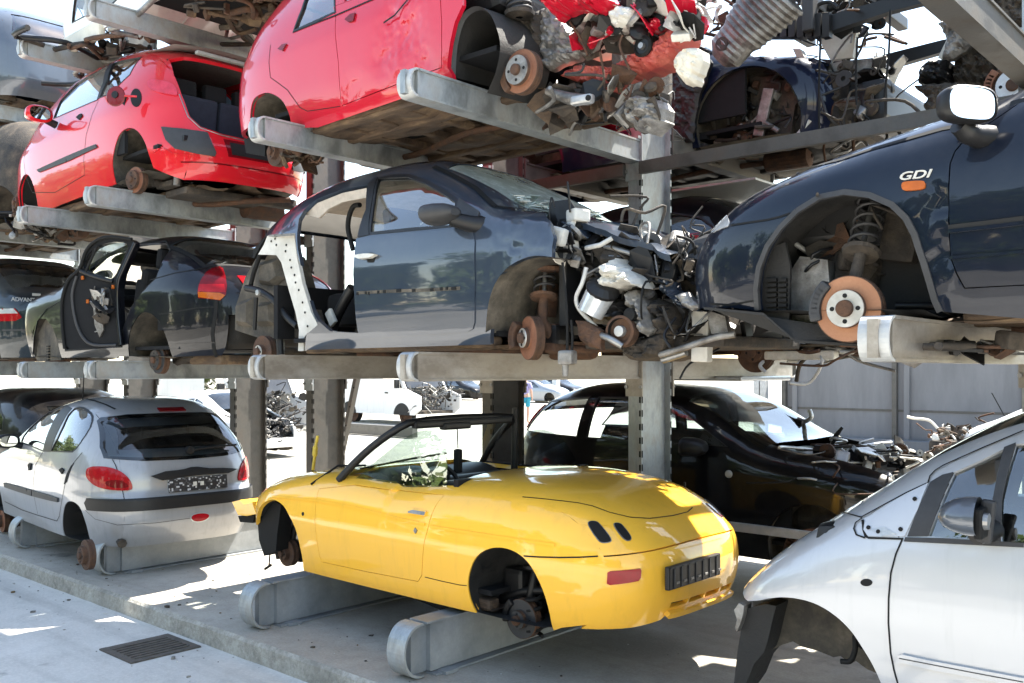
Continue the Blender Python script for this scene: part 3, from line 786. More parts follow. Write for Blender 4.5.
# ---------------------------------------------------------------- racks
PYF, PYB = 5.77, 6.18
def ibeam_y(mb, x, y0, y1, z0, z1, w, m, fl=.014, web=.05):
    mb.box((x, (y0 + y1) / 2, z1 - fl / 2), (w, y1 - y0, fl), m); mb.box((x, (y0 + y1) / 2, z0 + fl / 2), (w, y1 - y0, fl), m)
    mb.box((x, (y0 + y1) / 2, (z0 + z1) / 2), (web, y1 - y0 - .004, z1 - z0 - 2 * fl), m)
def nose(mb, x, y, z0, z1, w, m, d=1, th=.01, seg=14, sq=.62):
    """bent plate closing the end of an arm, open at both flanks"""
    r = (z1 - z0) / 2; zc = (z0 + z1) / 2; pr = []
    for k in range(seg + 1):
        a = -PI / 2 + PI * k / seg; pr.append((y - d * (r * sq * 1.25) * math.cos(a)**.8 if math.cos(a) > 1e-6 else y, zc + r * math.sin(a), r))
    vs = []
    for (yy, zz, r_) in pr:
        iy = yy + d * th; iz = zc + (zz - zc) * (1 - th / r)
        vs += [(x - w / 2, yy, zz), (x + w / 2, yy, zz), (x - w / 2, iy, iz), (x + w / 2, iy, iz)]
    fs = []
    for k in range(seg):
        o = k * 4; q = o + 4
        fs += [(o, o + 1, q + 1, q), (o + 2, q + 2, q + 3, o + 3), (o + 1, o + 3, q + 3, q + 1), (o, q, q + 2, o + 2)]
    mb.add(vs, fs, m, None, False)
def arm(post, x, y0, y1, z0, z1, w=.115, m='galv', d=1, py=0):
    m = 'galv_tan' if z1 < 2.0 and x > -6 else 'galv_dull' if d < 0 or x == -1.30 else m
    """cantilever arm child of the post; y0 is the tip"""
    a, b = min(y0, y1), max(y0, y1); mb = MB()
    ibeam_y(mb, 0, a - py, b - py, z0, z1, w, m, .013, w - .022)
    # end plate and brackets at the post
    e = y1 - py; mb.box((0, e - d * .008, (z0 + z1) / 2 - .05), (w + .03, .016, z1 - z0 + .16), m)
    mb.box((0, y0 - py - d * .02, (z0 + z1) / 2), (.04, .10, z1 - z0 - .03), m); mb.box((0, e - d * .03, z1 + .012), (w + .02, .05, .022), m)
    for k in (-1, 1): mb.lathe((k * (w / 2 + .005), e - d * .016, z0 - .06), (0, -d, 0), [(.014, 0), (.014, .012), (0, .012)], 'steel', 6)
    o = mb.build('arm', post)
    n = MB(); nose(n, 0, y0 - py + (0 if d > 0 else 0), z0, z1, w, 'galv_white', d); c = n.build('end_cap', o)
    return o
def make_post(x, label, armsF, armsB, top=6.4, m='galv'):
    p = thing('rack_post', label, 'rack post', (x, (PYF + PYB) / 2, 0), 0, 'cantilever rack posts'); py = (PYF + PYB) / 2
    mb = MB(); dy = PYB - PYF; fw = .115
    for s in (-1, 1): mb.box((0, s * (dy / 2 - .01), top / 2 + .012), (fw, .02, top - .024), m)
    mb.box((0, 0, top / 2 + .012), (.022, dy - .04, top - .024), m)
    for s in (-1, 1):                                              # slotted strip for the arm hooks
        for k in range(int((top - .4) / .1)):
            mb.box((fw / 2 - .012, s * (dy / 2 + .0012), .35 + k * .1), (.013, .004, .045), 'rubber')
            mb.box((fw / 2 + .0012, s * (dy / 2 - .01), .35 + k * .1), (.004, .011, .05), 'rubber')
    mb.build('upright', p)
    mb = MB(); mb.box((0, 0, .0065), (.34, dy + .2, .013), m)
    for sx in (-1, 1):
        for sy in (-1, 1): mb.lathe((sx * .12, sy * (dy / 2 + .05), .013), (0, 0, 1), [(0, .03), (.014, .03), (.014, 0)], 'steel', 6)
    mb.build('base_plate', p)
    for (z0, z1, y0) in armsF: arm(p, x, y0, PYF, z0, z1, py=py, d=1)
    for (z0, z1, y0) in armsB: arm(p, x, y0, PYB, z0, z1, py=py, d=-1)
    return p
L1, L2, L3 = (1.705, 1.872), (3.30, 3.462), (4.74, 4.905)
PX = [-3.94, -5.44, -7.94, -9.38, -11.94, -13.38, -1.30]
PL = ['galvanised rack post standing behind the yellow roadster', 'galvanised rack post seen above the windscreen of the yellow roadster',
      'galvanised rack post between silver hatchback and yellow roadster', 'galvanised rack post right behind the silver hatchback',
      'far galvanised rack post above the roof of the silver hatchback', 'farthest left galvanised rack post behind the black hatchback',
      'galvanised rack post behind the silver minivan, its arms carrying the navy car']
for x, l in zip(PX, PL):
    f = [(L1[0], L1[1], 3.56), (L2[0], L2[1], 3.56), (L3[0], L3[1], 3.56)]
    if x in (-7.94, -9.38): f = [(1.69, 1.85, 3.56), (3.16, 3.33, 3.56), (4.74, 4.905, 3.56)]
    if x == -1.30: f = [(1.80, 1.972, 3.50), (3.33, 3.50, 3.56)]
    if x in (-3.94, -5.44): f = f[:2]
    b = [(1.70, 1.87, 8.3), (3.44, 3.59, 7.85)]
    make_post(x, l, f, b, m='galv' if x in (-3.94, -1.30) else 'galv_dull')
# tie bars along the row
def tie(name, x0, x1, y, z, label, h=.09, w=.045, m='galv_dull'):
    mb = MB(); mb.box(((x0 + x1) / 2, y, z), (x1 - x0, w, h), m); o = mb.build(name, None, ((x0 + x1) / 2, y, z - h / 2)); return tag(o, label, 'tie bar', 'tie bars along the rack')
tie('tie_bar', -3.87, 1.2, 5.74, 3.25, 'long grey tie bar running right above the navy car bonnet')
tie('tie_bar', -5.37, -4.01, 5.74, 3.25, 'short grey tie bar under the crimson wreck, between two posts')
tie('tie_bar', -9.31, -8.01, 5.74, 3.10, 'grey tie bar between the posts behind the red hatchback')
tie('tie_bar', -3.87, -1.36, 6.22, .62, 'pale low tie bar in front of the black minivan sill', .06, .04, 'galv_white')
# low beams on the slab that carry the bottom cars
def ground_beam(x, y0, y1, label):
    r = thing('ground_beam', label, 'support beam', (x, y0, 0), 0, 'grey support beams on the slab')
    mb = MB(); ln = y1 - y0; h = .315; w = .15
    mb.box((0, ln / 2 + .05, h / 2 + .005), (w - .03, ln - .1, h - .03), 'ground_beam'); mb.box((0, ln / 2 + .03, h - .007), (w, ln - .06, .014), 'ground_beam', None, .004)
    mb.box((0, ln / 2 + .05, .008), (w + .07, ln - .1, .012), 'ground_beam'); mb.box((w / 2 + .03, .20, .012), (.07, .10, .02), 'ground_beam')
    mb.box((0, .06, h / 2), (.05, .16, h - .035), 'ground_beam'); mb.build('beam', r)
    n = MB(); nose(n, 0, .03, .004, h, w, 'galv', 1, .012, 18, .75); n.build('end_cap', r)
for x, l, ya, yb in [(-5.58, 'grey support beam under the front of the yellow roadster', 3.64, 5.62), (-4.04, 'grey support beam under the rear wheel of the yellow roadster', 3.64, 5.62),
                     (-9.86, 'grey support beam under the middle of the silver hatchback', 3.72, 5.62), (-8.03, 'grey support beam under the rear bumper of the silver hatchback', 3.72, 6.1)]:
    ground_beam(x, ya, yb, l)
# grit, glass crumbs, leaves and bolts scattered on the concrete
lt = MB(); rr = random.Random(77)
for k in range(520):
    y = SLY0 + abs(rr.gauss(0, .9)) + .06 if k % 3 else SLY0 - .02 - abs(rr.gauss(0, .35)); x = rr.uniform(-13, 0); z = .0015 if y > SLY0 + .03 else -.1285
    if SLY0 - .02 < y < SLY0 + .06: continue
    s_ = rr.uniform(.003, .009) if k % 11 else rr.uniform(.012, .024); a0 = rr.uniform(0, 6); n = rr.randint(4, 6); h = s_ * rr.uniform(.2, .7)
    lt.prism([(x + s_ * math.cos(a0 + j * 2 * PI / n) * rr.uniform(.5, 1.2), y + s_ * math.sin(a0 + j * 2 * PI / n) * rr.uniform(.5, 1.2), z) for j in range(n)], (0, 0, h), rr.choice(['liner', 'rust', 'liner', 'grime', 'alu_dirty', 'bare_white', 'leaf_litter', 'kerb_face', 'kerb_face']))
tag(lt.build('litter'), kind='stuff')
# ---------------------------------------------------------------- sky, sun, camera
SUN_EL, SUN_AZ = math.radians(60), math.radians(16)               # azimuth from +Y towards +X
sd = Vector((math.sin(SUN_AZ) * math.cos(SUN_EL), math.cos(SUN_AZ) * math.cos(SUN_EL), math.sin(SUN_EL)))
w = bpy.data.worlds.new('World'); SC.world = w; w.use_nodes = True
nt = w.node_tree; bg = nt.nodes['Background']
sky = nt.nodes.new('ShaderNodeTexSky'); sky.sky_type = 'NISHITA'; sky.sun_disc = False
sky.sun_elevation = SUN_EL; sky.sun_rotation = SUN_AZ; sky.air_density = 1.0; sky.dust_density = .4; sky.ozone_density = 1.0
tint = nt.nodes.new('ShaderNodeMix'); tint.data_type = 'RGBA'; tint.blend_type = 'MULTIPLY'; tint.inputs[0].default_value = 1; tint.inputs[7].default_value = (1.15, 1.0, .83, 1)
nt.links.new(sky.outputs[0], tint.inputs[6]); nt.links.new(tint.outputs[2], bg.inputs[0]); bg.inputs[1].default_value = .15
sl = bpy.data.lights.new('sun', 'SUN'); sl.energy = 5.0; sl.angle = math.radians(.53); sl.color = (1, .945, .85)
so = bpy.data.objects.new('sun', sl); COL.objects.link(so); so.rotation_euler = sd.to_track_quat('Z', 'Y').to_euler(); so.location = (10, 30, 40)
cam = bpy.data.cameras.new('camera'); cam.sensor_width = 36; cam.lens = FL / 1024 * 36; cam.shift_y = (HY - 341.5) / 1024
cam.clip_start = .05; cam.clip_end = 1500
co = bpy.data.objects.new('camera', cam); COL.objects.link(co); co.location = (0, 0, CH); co.rotation_euler = (PI / 2, 0, math.atan2(CS, CC)); SC.camera = co
SC.view_settings.view_transform = 'Standard'; SC.view_settings.look = 'None'; SC.view_settings.exposure = 2.2; SC.view_settings.gamma = 1
SC.cycles.max_bounces = 8; SC.cycles.transparent_max_bounces = 16; SC.cycles.caustics_reflective = False; SC.cycles.caustics_refractive = False
SC.cycles.use_denoising = True
# ================================================================ yellow roadster
def mk_yellow():
    fr = Frame(-4.55, 4.67, 0)
    car = fr.thing('yellow_roadster', 'yellow open-top roadster without wheels resting on two grey beams', 'car')
    sh = Shell(fr, [(.30, .72), (.40, .77), (.55, .80), (.74, .815), (.80, .808), (.95, .80), (1.2, .77)],
               [(.3, -1.74), (.6, -1.80), (.8, -1.80), (.95, -1.72), (1.2, -1.55)],
               [(.30, 1.70), (.42, 1.80), (.62, 1.86), (.80, 1.84), (.86, 1.80), (1.0, 1.73), (1.25, 1.56)], 0, 5, 3.8,
               [(-1.9, .86), (-1.6, .98), (-1.2, 1.04), (-.5, 1.09), (0, 1.085), (.4, 1.12), (.9, 1.14), (1.3, 1.13), (1.6, 1.085), (1.9, 1.0)], .55, 5.5, (0, 0, .7))
    yb = .64; ZR = .93
    t1 = lambda p: sh.xz(T(230, 400, p)); t2 = lambda p: sh.xz(T(420, 470, p)); z3 = lambda p: sh.xz([(230 + x / 2.53, 370 + y / 2.53) for x, y in p])
    fa = z3([(187, 508), (182, 470), (165, 400), (140, 350), (118, 331), (100, 329), (80, 341), (69, 365), (65, 392)])
    ra = t2([(535, 642), (520, 580), (500, 505), (470, 432), (430, 367), (380, 327), (320, 310), (262, 320), (218, 358), (193, 430), (196, 500), (225, 572)])
    ra = smo(ra); fa = smo(fa)
    sill = [(-.85, .385), (.86, .392)]
    xr0 = sh.xend(-yb, .40); top = sh.topcurve(-1.55, sh.xend(-yb, ZR) - .0, -yb, 40)
    rear = sh.endcurve(-yb, ZR, .40)
    out = P2(top, 0, 2) + P2(rear, 0, 2) + [(ra[0][0] + .06, .362)] + ra + fa + [(-1.60, .66), (-1.62, .78)]
    door = z3([(318, 290), (420, 303), (543, 316), (520, 345), (502, 398), (490, 450), (486, 520), (476, 536), (350, 512), (232, 486), (226, 470), (226, 300)])
    dc = list(door)
    # keep a strip above the door open: the door reaches the top edge
    mb = MB(); skin(mb, sh, out, 'p_yellow', 'xz', holes=[dc], mirror=True, th=.03)
    # bonnet and boot deck
    hood = [(p[0], p[1]) for p in sh.topcurve(-1.55, -.62, -yb, 14)]
    hood += [(-.56, -.4), (-.53, 0), (-.56, .4)] + [(p[0], p[1]) for p in sh.topcurve(-.62, -1.55, yb, 14)]
    nz = [(sh.xend(y, .84, -1), y) for y in np.linspace(yb, -yb, 15)]
    skin(mb, sh, hood[:-1] + [(-1.60, .6)] + [(x, y) for x, y in nz] + [(-1.60, -.6)], 'p_yellow', 'xy')
    xd = .47
    deck = [(xd, yb - .05), (xd, -yb + .05), (xd, -yb)] + [(p[0], p[1]) for p in sh.topcurve(xd, sh.xend(-yb, ZR), -yb, 20)] + \
           [(sh.xend(y, ZR), y) for y in np.linspace(-yb, yb, 25)][1:-1] + [(p[0], p[1]) for p in sh.topcurve(sh.xend(-yb, ZR), xd, yb, 20)]
    skin(mb, sh, deck, 'p_yellow', 'xy', s=.04)
    # tail above the bumper seam
    ZS = lambda y: .822 - .037 * abs(y / yb)**3
    skin(mb, sh, [(y, ZR) for y in np.linspace(-yb, yb, 25)] + [(y, ZS(y)) for y in np.linspace(yb, -yb, 25)], 'p_yellow', 'yz', th=.03)
    skin(mb, sh, [(y, .80) for y in np.linspace(-.6, .6, 15)] + [(y, .62) for y in np.linspace(.6, -.6, 15)], 'p_yellow', '-yz', th=.0)
    mb.build('body', car)
    # rear bumper with a slotted lower edge
    bp = MB(); lo = [(yb, .40), (.5, .405), (.36, .42), (.33, .45), (-.33, .45), (-.36, .42), (-.5, .39), (-yb, .37)]
    slot = [[(y, .485), (y + .15, .485), (y + .15, .515), (y, .515)] for y in (-.33, -.16, .01, .18)]
    skin(bp, sh, [(y, ZS(y) - .007) for y in np.linspace(-yb, yb, 25)] + lo, 'p_yellow', 'yz', holes=slot, th=.03, s=.04)
    skin(bp, sh, [(-.34, .47), (.34, .47), (.36, .455), (.34, .44), (-.34, .44), (-.36, .455)], 'p_yellow', 'yz', off=.03, th=.04)
    bo = bp.build('rear_bumper', car)
    g = MB(); skin(g, sh, [(-.38, .53), (.38, .53), (.38, .43), (-.38, .43)], 'rubber', 'yz', off=-.05, th=0); g.build('bumper_vent', bo)
    d = MB(); skin(d, sh, inset(door, .004), 'p_yellow', 'xz', mirror=False, th=.03); do = d.build('door', car)
    d2 = MB(); skin(d2, sh, inset(door, .004), 'p_yellow', 'xz', mirror=True, near=False, th=.03); d2.build('door', car)
    h = MB()
    hp = t1([(716, 445), (735, 437), (790, 447), (783, 466), (716, 456)]); skin(h, sh, hp, 'p_yellow', 'xz', off=.012, th=.014, s=.02); skin(h, sh, inset(hp, .006), 'steel', 'xz', off=.0135, th=0, s=.02)
    lk = t1([(742, 510), (750, 522), (743, 535), (736, 522)]); skin(h, sh, lk, 'steel', 'xz', off=.006, th=.006, s=.02); h.build('door_handle', do)
    # seams, crease, plate, lamps
    s_ = MB(); c = lambda p: T(500, 440, p)
    ribbon(s_, sh, T(420, 470, [(415, 344), (480, 348), (560, 350), (640, 349), (712, 345)]), .008, 'rubber', .002)
    ribbon(s_, sh, c([(90, 228), (160, 234), (240, 243), (310, 251), (370, 264), (440, 290), (520, 309), (600, 314), (690, 303), (750, 288), (770, 270)]), .007, 'rubber', .0015)
    ribbon(s_, sh, T(420, 470, [(20, 428), (90, 445), (160, 460), (188, 462)]), .005, 'rubber', .0015)
    s_.build('panel_seams', car)
    cr = MB(); ribbon(cr, sh, T(230, 400, [(170, 386), (350, 403), (500, 430), (700, 480), (780, 497)]), .014, 'p_yellow', .006, h=.008); cr.build('crease', do)
    cr = MB(); ribbon(cr, sh, T(420, 470, [(42, 226), (200, 250), (380, 278), (540, 300)]), .014, 'p_yellow', .006, h=.008); cr.build('crease', car)
    Lm = [[(350, 325), (385, 322), (405, 340), (445, 390), (448, 410), (405, 415), (385, 395), (352, 345)], [(447, 332), (480, 330), (500, 350), (528, 388), (524, 404), (500, 405), (470, 370)]]
    for k, p in enumerate(Lm * 2):
        mk = dict(mirror=k > 1, near=k < 2, s=2, rnd=False); k = {3: 2}.get(k, 0)
        if not mk['near']:
            q = [(.09 * -1 - y, z + .012) for y, z in sh.yz(chaikin(c(p)))]; b_ = MB(); skin(b_, sh, q, 'alu_dirty', 'yz', off=.002, th=.012, s=.03); skin(b_, sh, inset(q, .006), 'rubber' if k != 2 else 'dark_red_lens', 'yz', off=.006, th=.004, s=.03); b_.build('tail_lamp_socket' if k != 2 else 'tail_lamp', car); continue
        b_ = MB(); q = chaikin(c(p)); patch(b_, sh, q, 'alu_dirty', off=.002, th=.012, **mk); patch(b_, sh, inset(q, .9), 'rubber' if k != 2 else 'dark_red_lens', off=.006, th=.004, **mk)
        b_.build('tail_lamp_socket' if k != 2 else 'tail_lamp', car)
    b_ = MB(); rf = sh.yz(c([(430, 530), (442, 524), (560, 513), (564, 522), (562, 550), (553, 563), (440, 579), (428, 574)]))
    skin(b_, sh, rf, 'red_lens', 'yz', off=.008, th=.012, s=.03); b_.build('reflector', car)
    pl = MB(); q = sh.yz(c([(652, 495), (845, 452), (852, 525), (645, 597)])); y0, y1 = q[0][0], q[1][0]; z0, z1 = q[3][1], q[0][1]; ym = (y0 + y1) / 2; hw = .27; zc = (z0 + z1) / 2
    xp = sh.xend(ym, zc) + .012
    pl.box((xp, ym, zc), (.03, 2 * hw, .125), 'black', None, .008); po = pl.build('plate_holder', car)
    sl = MB()
    for k in range(7): sl.box((xp + .017, ym - hw * .82 + k * hw * .273, zc), (.006, .012, .11), 'black_dull')
    for k in range(7): sl.box((xp + .017, ym - hw * .82 + k * hw * .273 + .034, zc - .03), (.005, .03, .012), 'alu_dirty')
    sl.box((xp + .017, ym, zc + .055), (.006, 2 * hw * .95, .008), 'black_dull'); sl.build('plate_clips', po)
    # wheel arches, brakes, suspension
    liner(car, sh, ra, .36, 'liner_dark'); ln_ = MB(); rim = [Vector(p) for p in sh.hit(fa, 'xz')[0]][4:-3]; n_ = len(rim); ln_.add(rim + [p + Vector((0, .12, 0)) for p in rim], [(i, i + 1, n_ + i + 1, n_ + i) for i in range(n_ - 1)], 'liner_dark'); ln_.build('wheel_arch_liner', car)
    p = fr.onY(521, 619, -.60); brake(car, p, .115, 'black_dull', 'black_dull', seed=3, hubr=.45, calm='black')
    st = strut(car, Vector(p) + Vector((0, .05, 0)), (p[0] - .02, -.36, .86), 2, 'black')
    mb = MB(); mb.box((p[0] - .14, -.42, p[2] + .16), (.16, .2, .2), 'black', None, .03); mb.tube(spline([(p[0] - .3, -.5, p[2] + .02), (p[0] - .1, -.5, p[2] + .12), (p[0] + .12, -.45, p[2] + .16), (p[0] + .3, -.3, p[2] + .17)]), .03, 'black', 8)
    spring(mb, (p[0] + .06, -.55, p[2] - .1), (p[0] + .06, -.55, p[2] + .14), .045, 'rubber', 4, .012); mb.build('control_arm', car)
    p = fr.onY(286, 553, -.55); brake(car, p, .10, 'rust', 'rust', seed=5, hubr=.5, calm='black'); strut(car, Vector(p) + Vector((0, .03, 0)), (p[0] + .02, -.40, .90), 4, 'black')
    # torn front arch liner, bumper bracket
    mb = MB(); f0 = [fr.onY(x, y, -.66) for x, y in [(257, 512), (262, 503), (272, 500), (281, 505), (279, 520), (277, 535), (276, 551), (264, 556), (259, 540)]]
    mb.prism(f0, (0, .12, 0), 'rubber'); mb.tube([fr.onY(270, 553, -.6), fr.onY(269, 566, -.6)], .006, 'rubber', 6); mb.tube([fr.onY(265, 569, -.6), fr.onY(271, 565, -.6)], .01, 'rubber', 6); mb.build('torn_arch_liner', car)
    mb = MB(); f1 = [fr.onY(x, y, -.50) for x, y in [(232, 502), (240, 500), (244, 504), (252, 502), (256, 514), (247, 516), (238, 515)]]; mb.prism(f1, (0, .25, 0), 'p_yellow')
    f1 = [fr.onY(x, y, -.46) for x, y in [(238, 516), (254, 516), (253, 523), (240, 522)]]; mb.prism(f1, (0, .5, 0), 'rubber'); mb.build('bumper_bracket', car)
    mb = MB(); scrap(mb, (-1.15, .05, .72), (.35, .8, .16), 50, 5, ['black', 'alu_dirty', 'grime', 'black', 'black_dull'], .4, (.004, .01)); mb.build('engine_bay', car)
    # windscreen: frame, glass
    A, B = (-.58, -.70, 1.02), (-.10, -.55, 1.405); A2, B2 = (-.58, .70, 1.02), (-.10, .55, 1.405)
    mb = MB()
    def lrp(a, b, t): return Vector(a).lerp(Vector(b), t)
    pth = [lrp(A, B, t) + Vector((-.02 * math.sin(PI * t), 0, .02 * math.sin(PI * t))) for t in np.linspace(0, .96, 8)] + [Vector((-.085, -.51, 1.42)), Vector((-.10, -.3, 1.432)), Vector((-.11, 0, 1.436))]
    full = pth + [Vector((p.x, -p.y, p.z)) for p in reversed(pth[:-1])]
    mb.tube(full, .026, 'black', 10); fo = mb.build('windscreen_frame', car)
    mb = MB(); mb.box((-.07, 0, 1.405), (.05, .96, .05), 'black', None, .02); mb.box((-.06, -.10, 1.385), (.06, .26, .05), 'black', None, .015); mb.build('header_latch', fo)
    mb = MB(); gridsheet(mb, lambda u, v: tuple(lrp(lrp(A, B, v), lrp(A2, B2, v), u) + Vector((-.10 * math.sin(PI * u), 0, .0))), 14, 6, 'glass_clear'); mb.build('windscreen', car)
    gp = Plane(fr, (0, -.655, 1.05), (0, -1, .12)); far = Plane(fr, (0, .655, 1.05), (0, -1, -.12))
    mb = MB(); patch(mb, gp, T(230, 400, [(500, 317), (500, 317), (590, 240), (690, 158), (740, 128), (800, 118), (845, 140), (868, 205), (870, 240), (865, 378), (865, 378)]), 'glass', s=8, th=0); mb.build('side_window', car)
    mb = MB(); patch(mb, far, T(500, 370, [(88, 420), (88, 420), (90, 262), (130, 236), (200, 240), (262, 285), (300, 350), (325, 428), (325, 428)]), 'glass_dark', s=8, th=0); mb.build('side_window', car)
    mb = MB(); mb.tube([fr.onY(514, 486, .60), fr.onY(515, 408, .60)], [.028, .02], 'black', 8); mb.build('window_channel', car)
    # cockpit
    mb = MB(); gridsheet(mb, lambda u, v: (-.66 + .5 * u, -.58 + 1.16 * v, 1.04 - .02 * u + .035 * math.sin(PI * min(1, u * 1.1)) - .05 * u * u + .02 * (abs(v - .3) < .17)), 10, 16, 'black'); mb.box((-.20, 0, .93), (.10, 1.16, .18), 'black', None, .04); mb.box((-.14, -.32, 1.05), (.16, .36, .08), 'black', None, .03)
    dsh = mb.build('dashboard', car)
    w_ = MB(); cw = Vector((.03, -.32, .98)); ax = Vector((1, 0, .45)).normalized(); u = Vector((0, 1, 0)); vv = ax.cross(u)
    w_.tube([cw + (u * math.cos(a) + vv * math.sin(a)) * .175 for a in np.linspace(0, 2 * PI, 33)], .015, 'black', 8); w_.box(cw, (.05, .30, .05), 'black', None, .02); w_.build('steering_wheel', dsh)
    floorpan(car, -1.15, 1.4, .70, .36, .06, 'under', True, 3, side=(-.82, .84))
    seat(car, .22, -.32, .20, 'dark_int', 1, .46); seat(car, .22, .32, .20, 'dark_int', 1, .46)
    mb = MB(); mb.box((.50, 0, .82), (.04, 1.3, .56), 'dark_int'); mb.box((0, 0, .46), (1.3, 1.36, .02), 'dark_int'); mb.box((.42, .0, 1.03), (.20, 1.22, .10), 'black', None, .04)
    mb.box((-.1, .72, .80), (1.0, .04, .5), 'dark_int', None, .01); mb.box((-.1, -.70, .74), (1.0, .04, .40), 'dark_int', None, .01); mb.build('cockpit_trim', car)
    mb = MB(); q = fr.onY(458, 461, 0); mb.tube([(q[0] - .01, 0, 1.40), (q[0], 0, q[2] + .09)], .004, 'rubber', 6); mb.box(q, (.05, .05, .17), 'rubber', None, .02); mb.build('hanging_mirror', car)
    mb = MB(); a = fr.onZ(345, 471, 1.06); mb.tube([sh.at(311, 486) + np.array([0, 0, .012]), sh.at(338, 470) + np.array([0, 0, .03]), (-.60, -.45, 1.10)], .008, 'rubber', 6)
    mb.tube([(-.60, -.5, 1.08), (-.5, -.1, 1.13), (-.46, .2, 1.15)], .008, 'rubber', 6); mb.build('wiper', car)
    mb = MB(); b = sh.at(303, 514); mb.lathe(b + np.array([0, .004, 0]), (0, -1, 0), [(.014, 0), (.014, .006), (0, .007)], 'rubber', 12); b = sh.at(686, 484); mb.lathe(b, (0, 0, 1), [(.008, -.01), (.008, .03), (0, .034)], 'rubber', 10); mb.build('trim_plug', car)
    mb = MB(); b = fr.onZ(313, 470, 1.02); mb.tube(spline([b, Vector(b) + Vector((.02, 0, .1)), Vector(b) + Vector((.03, 0, .17)), Vector(b) + Vector((.06, 0, .26))]), [.012] * 7 + [.02] * 6 + [.012] * 6, 'yellow_wire', 6); mb.build('bent_bracket', car)
mk_yellow()
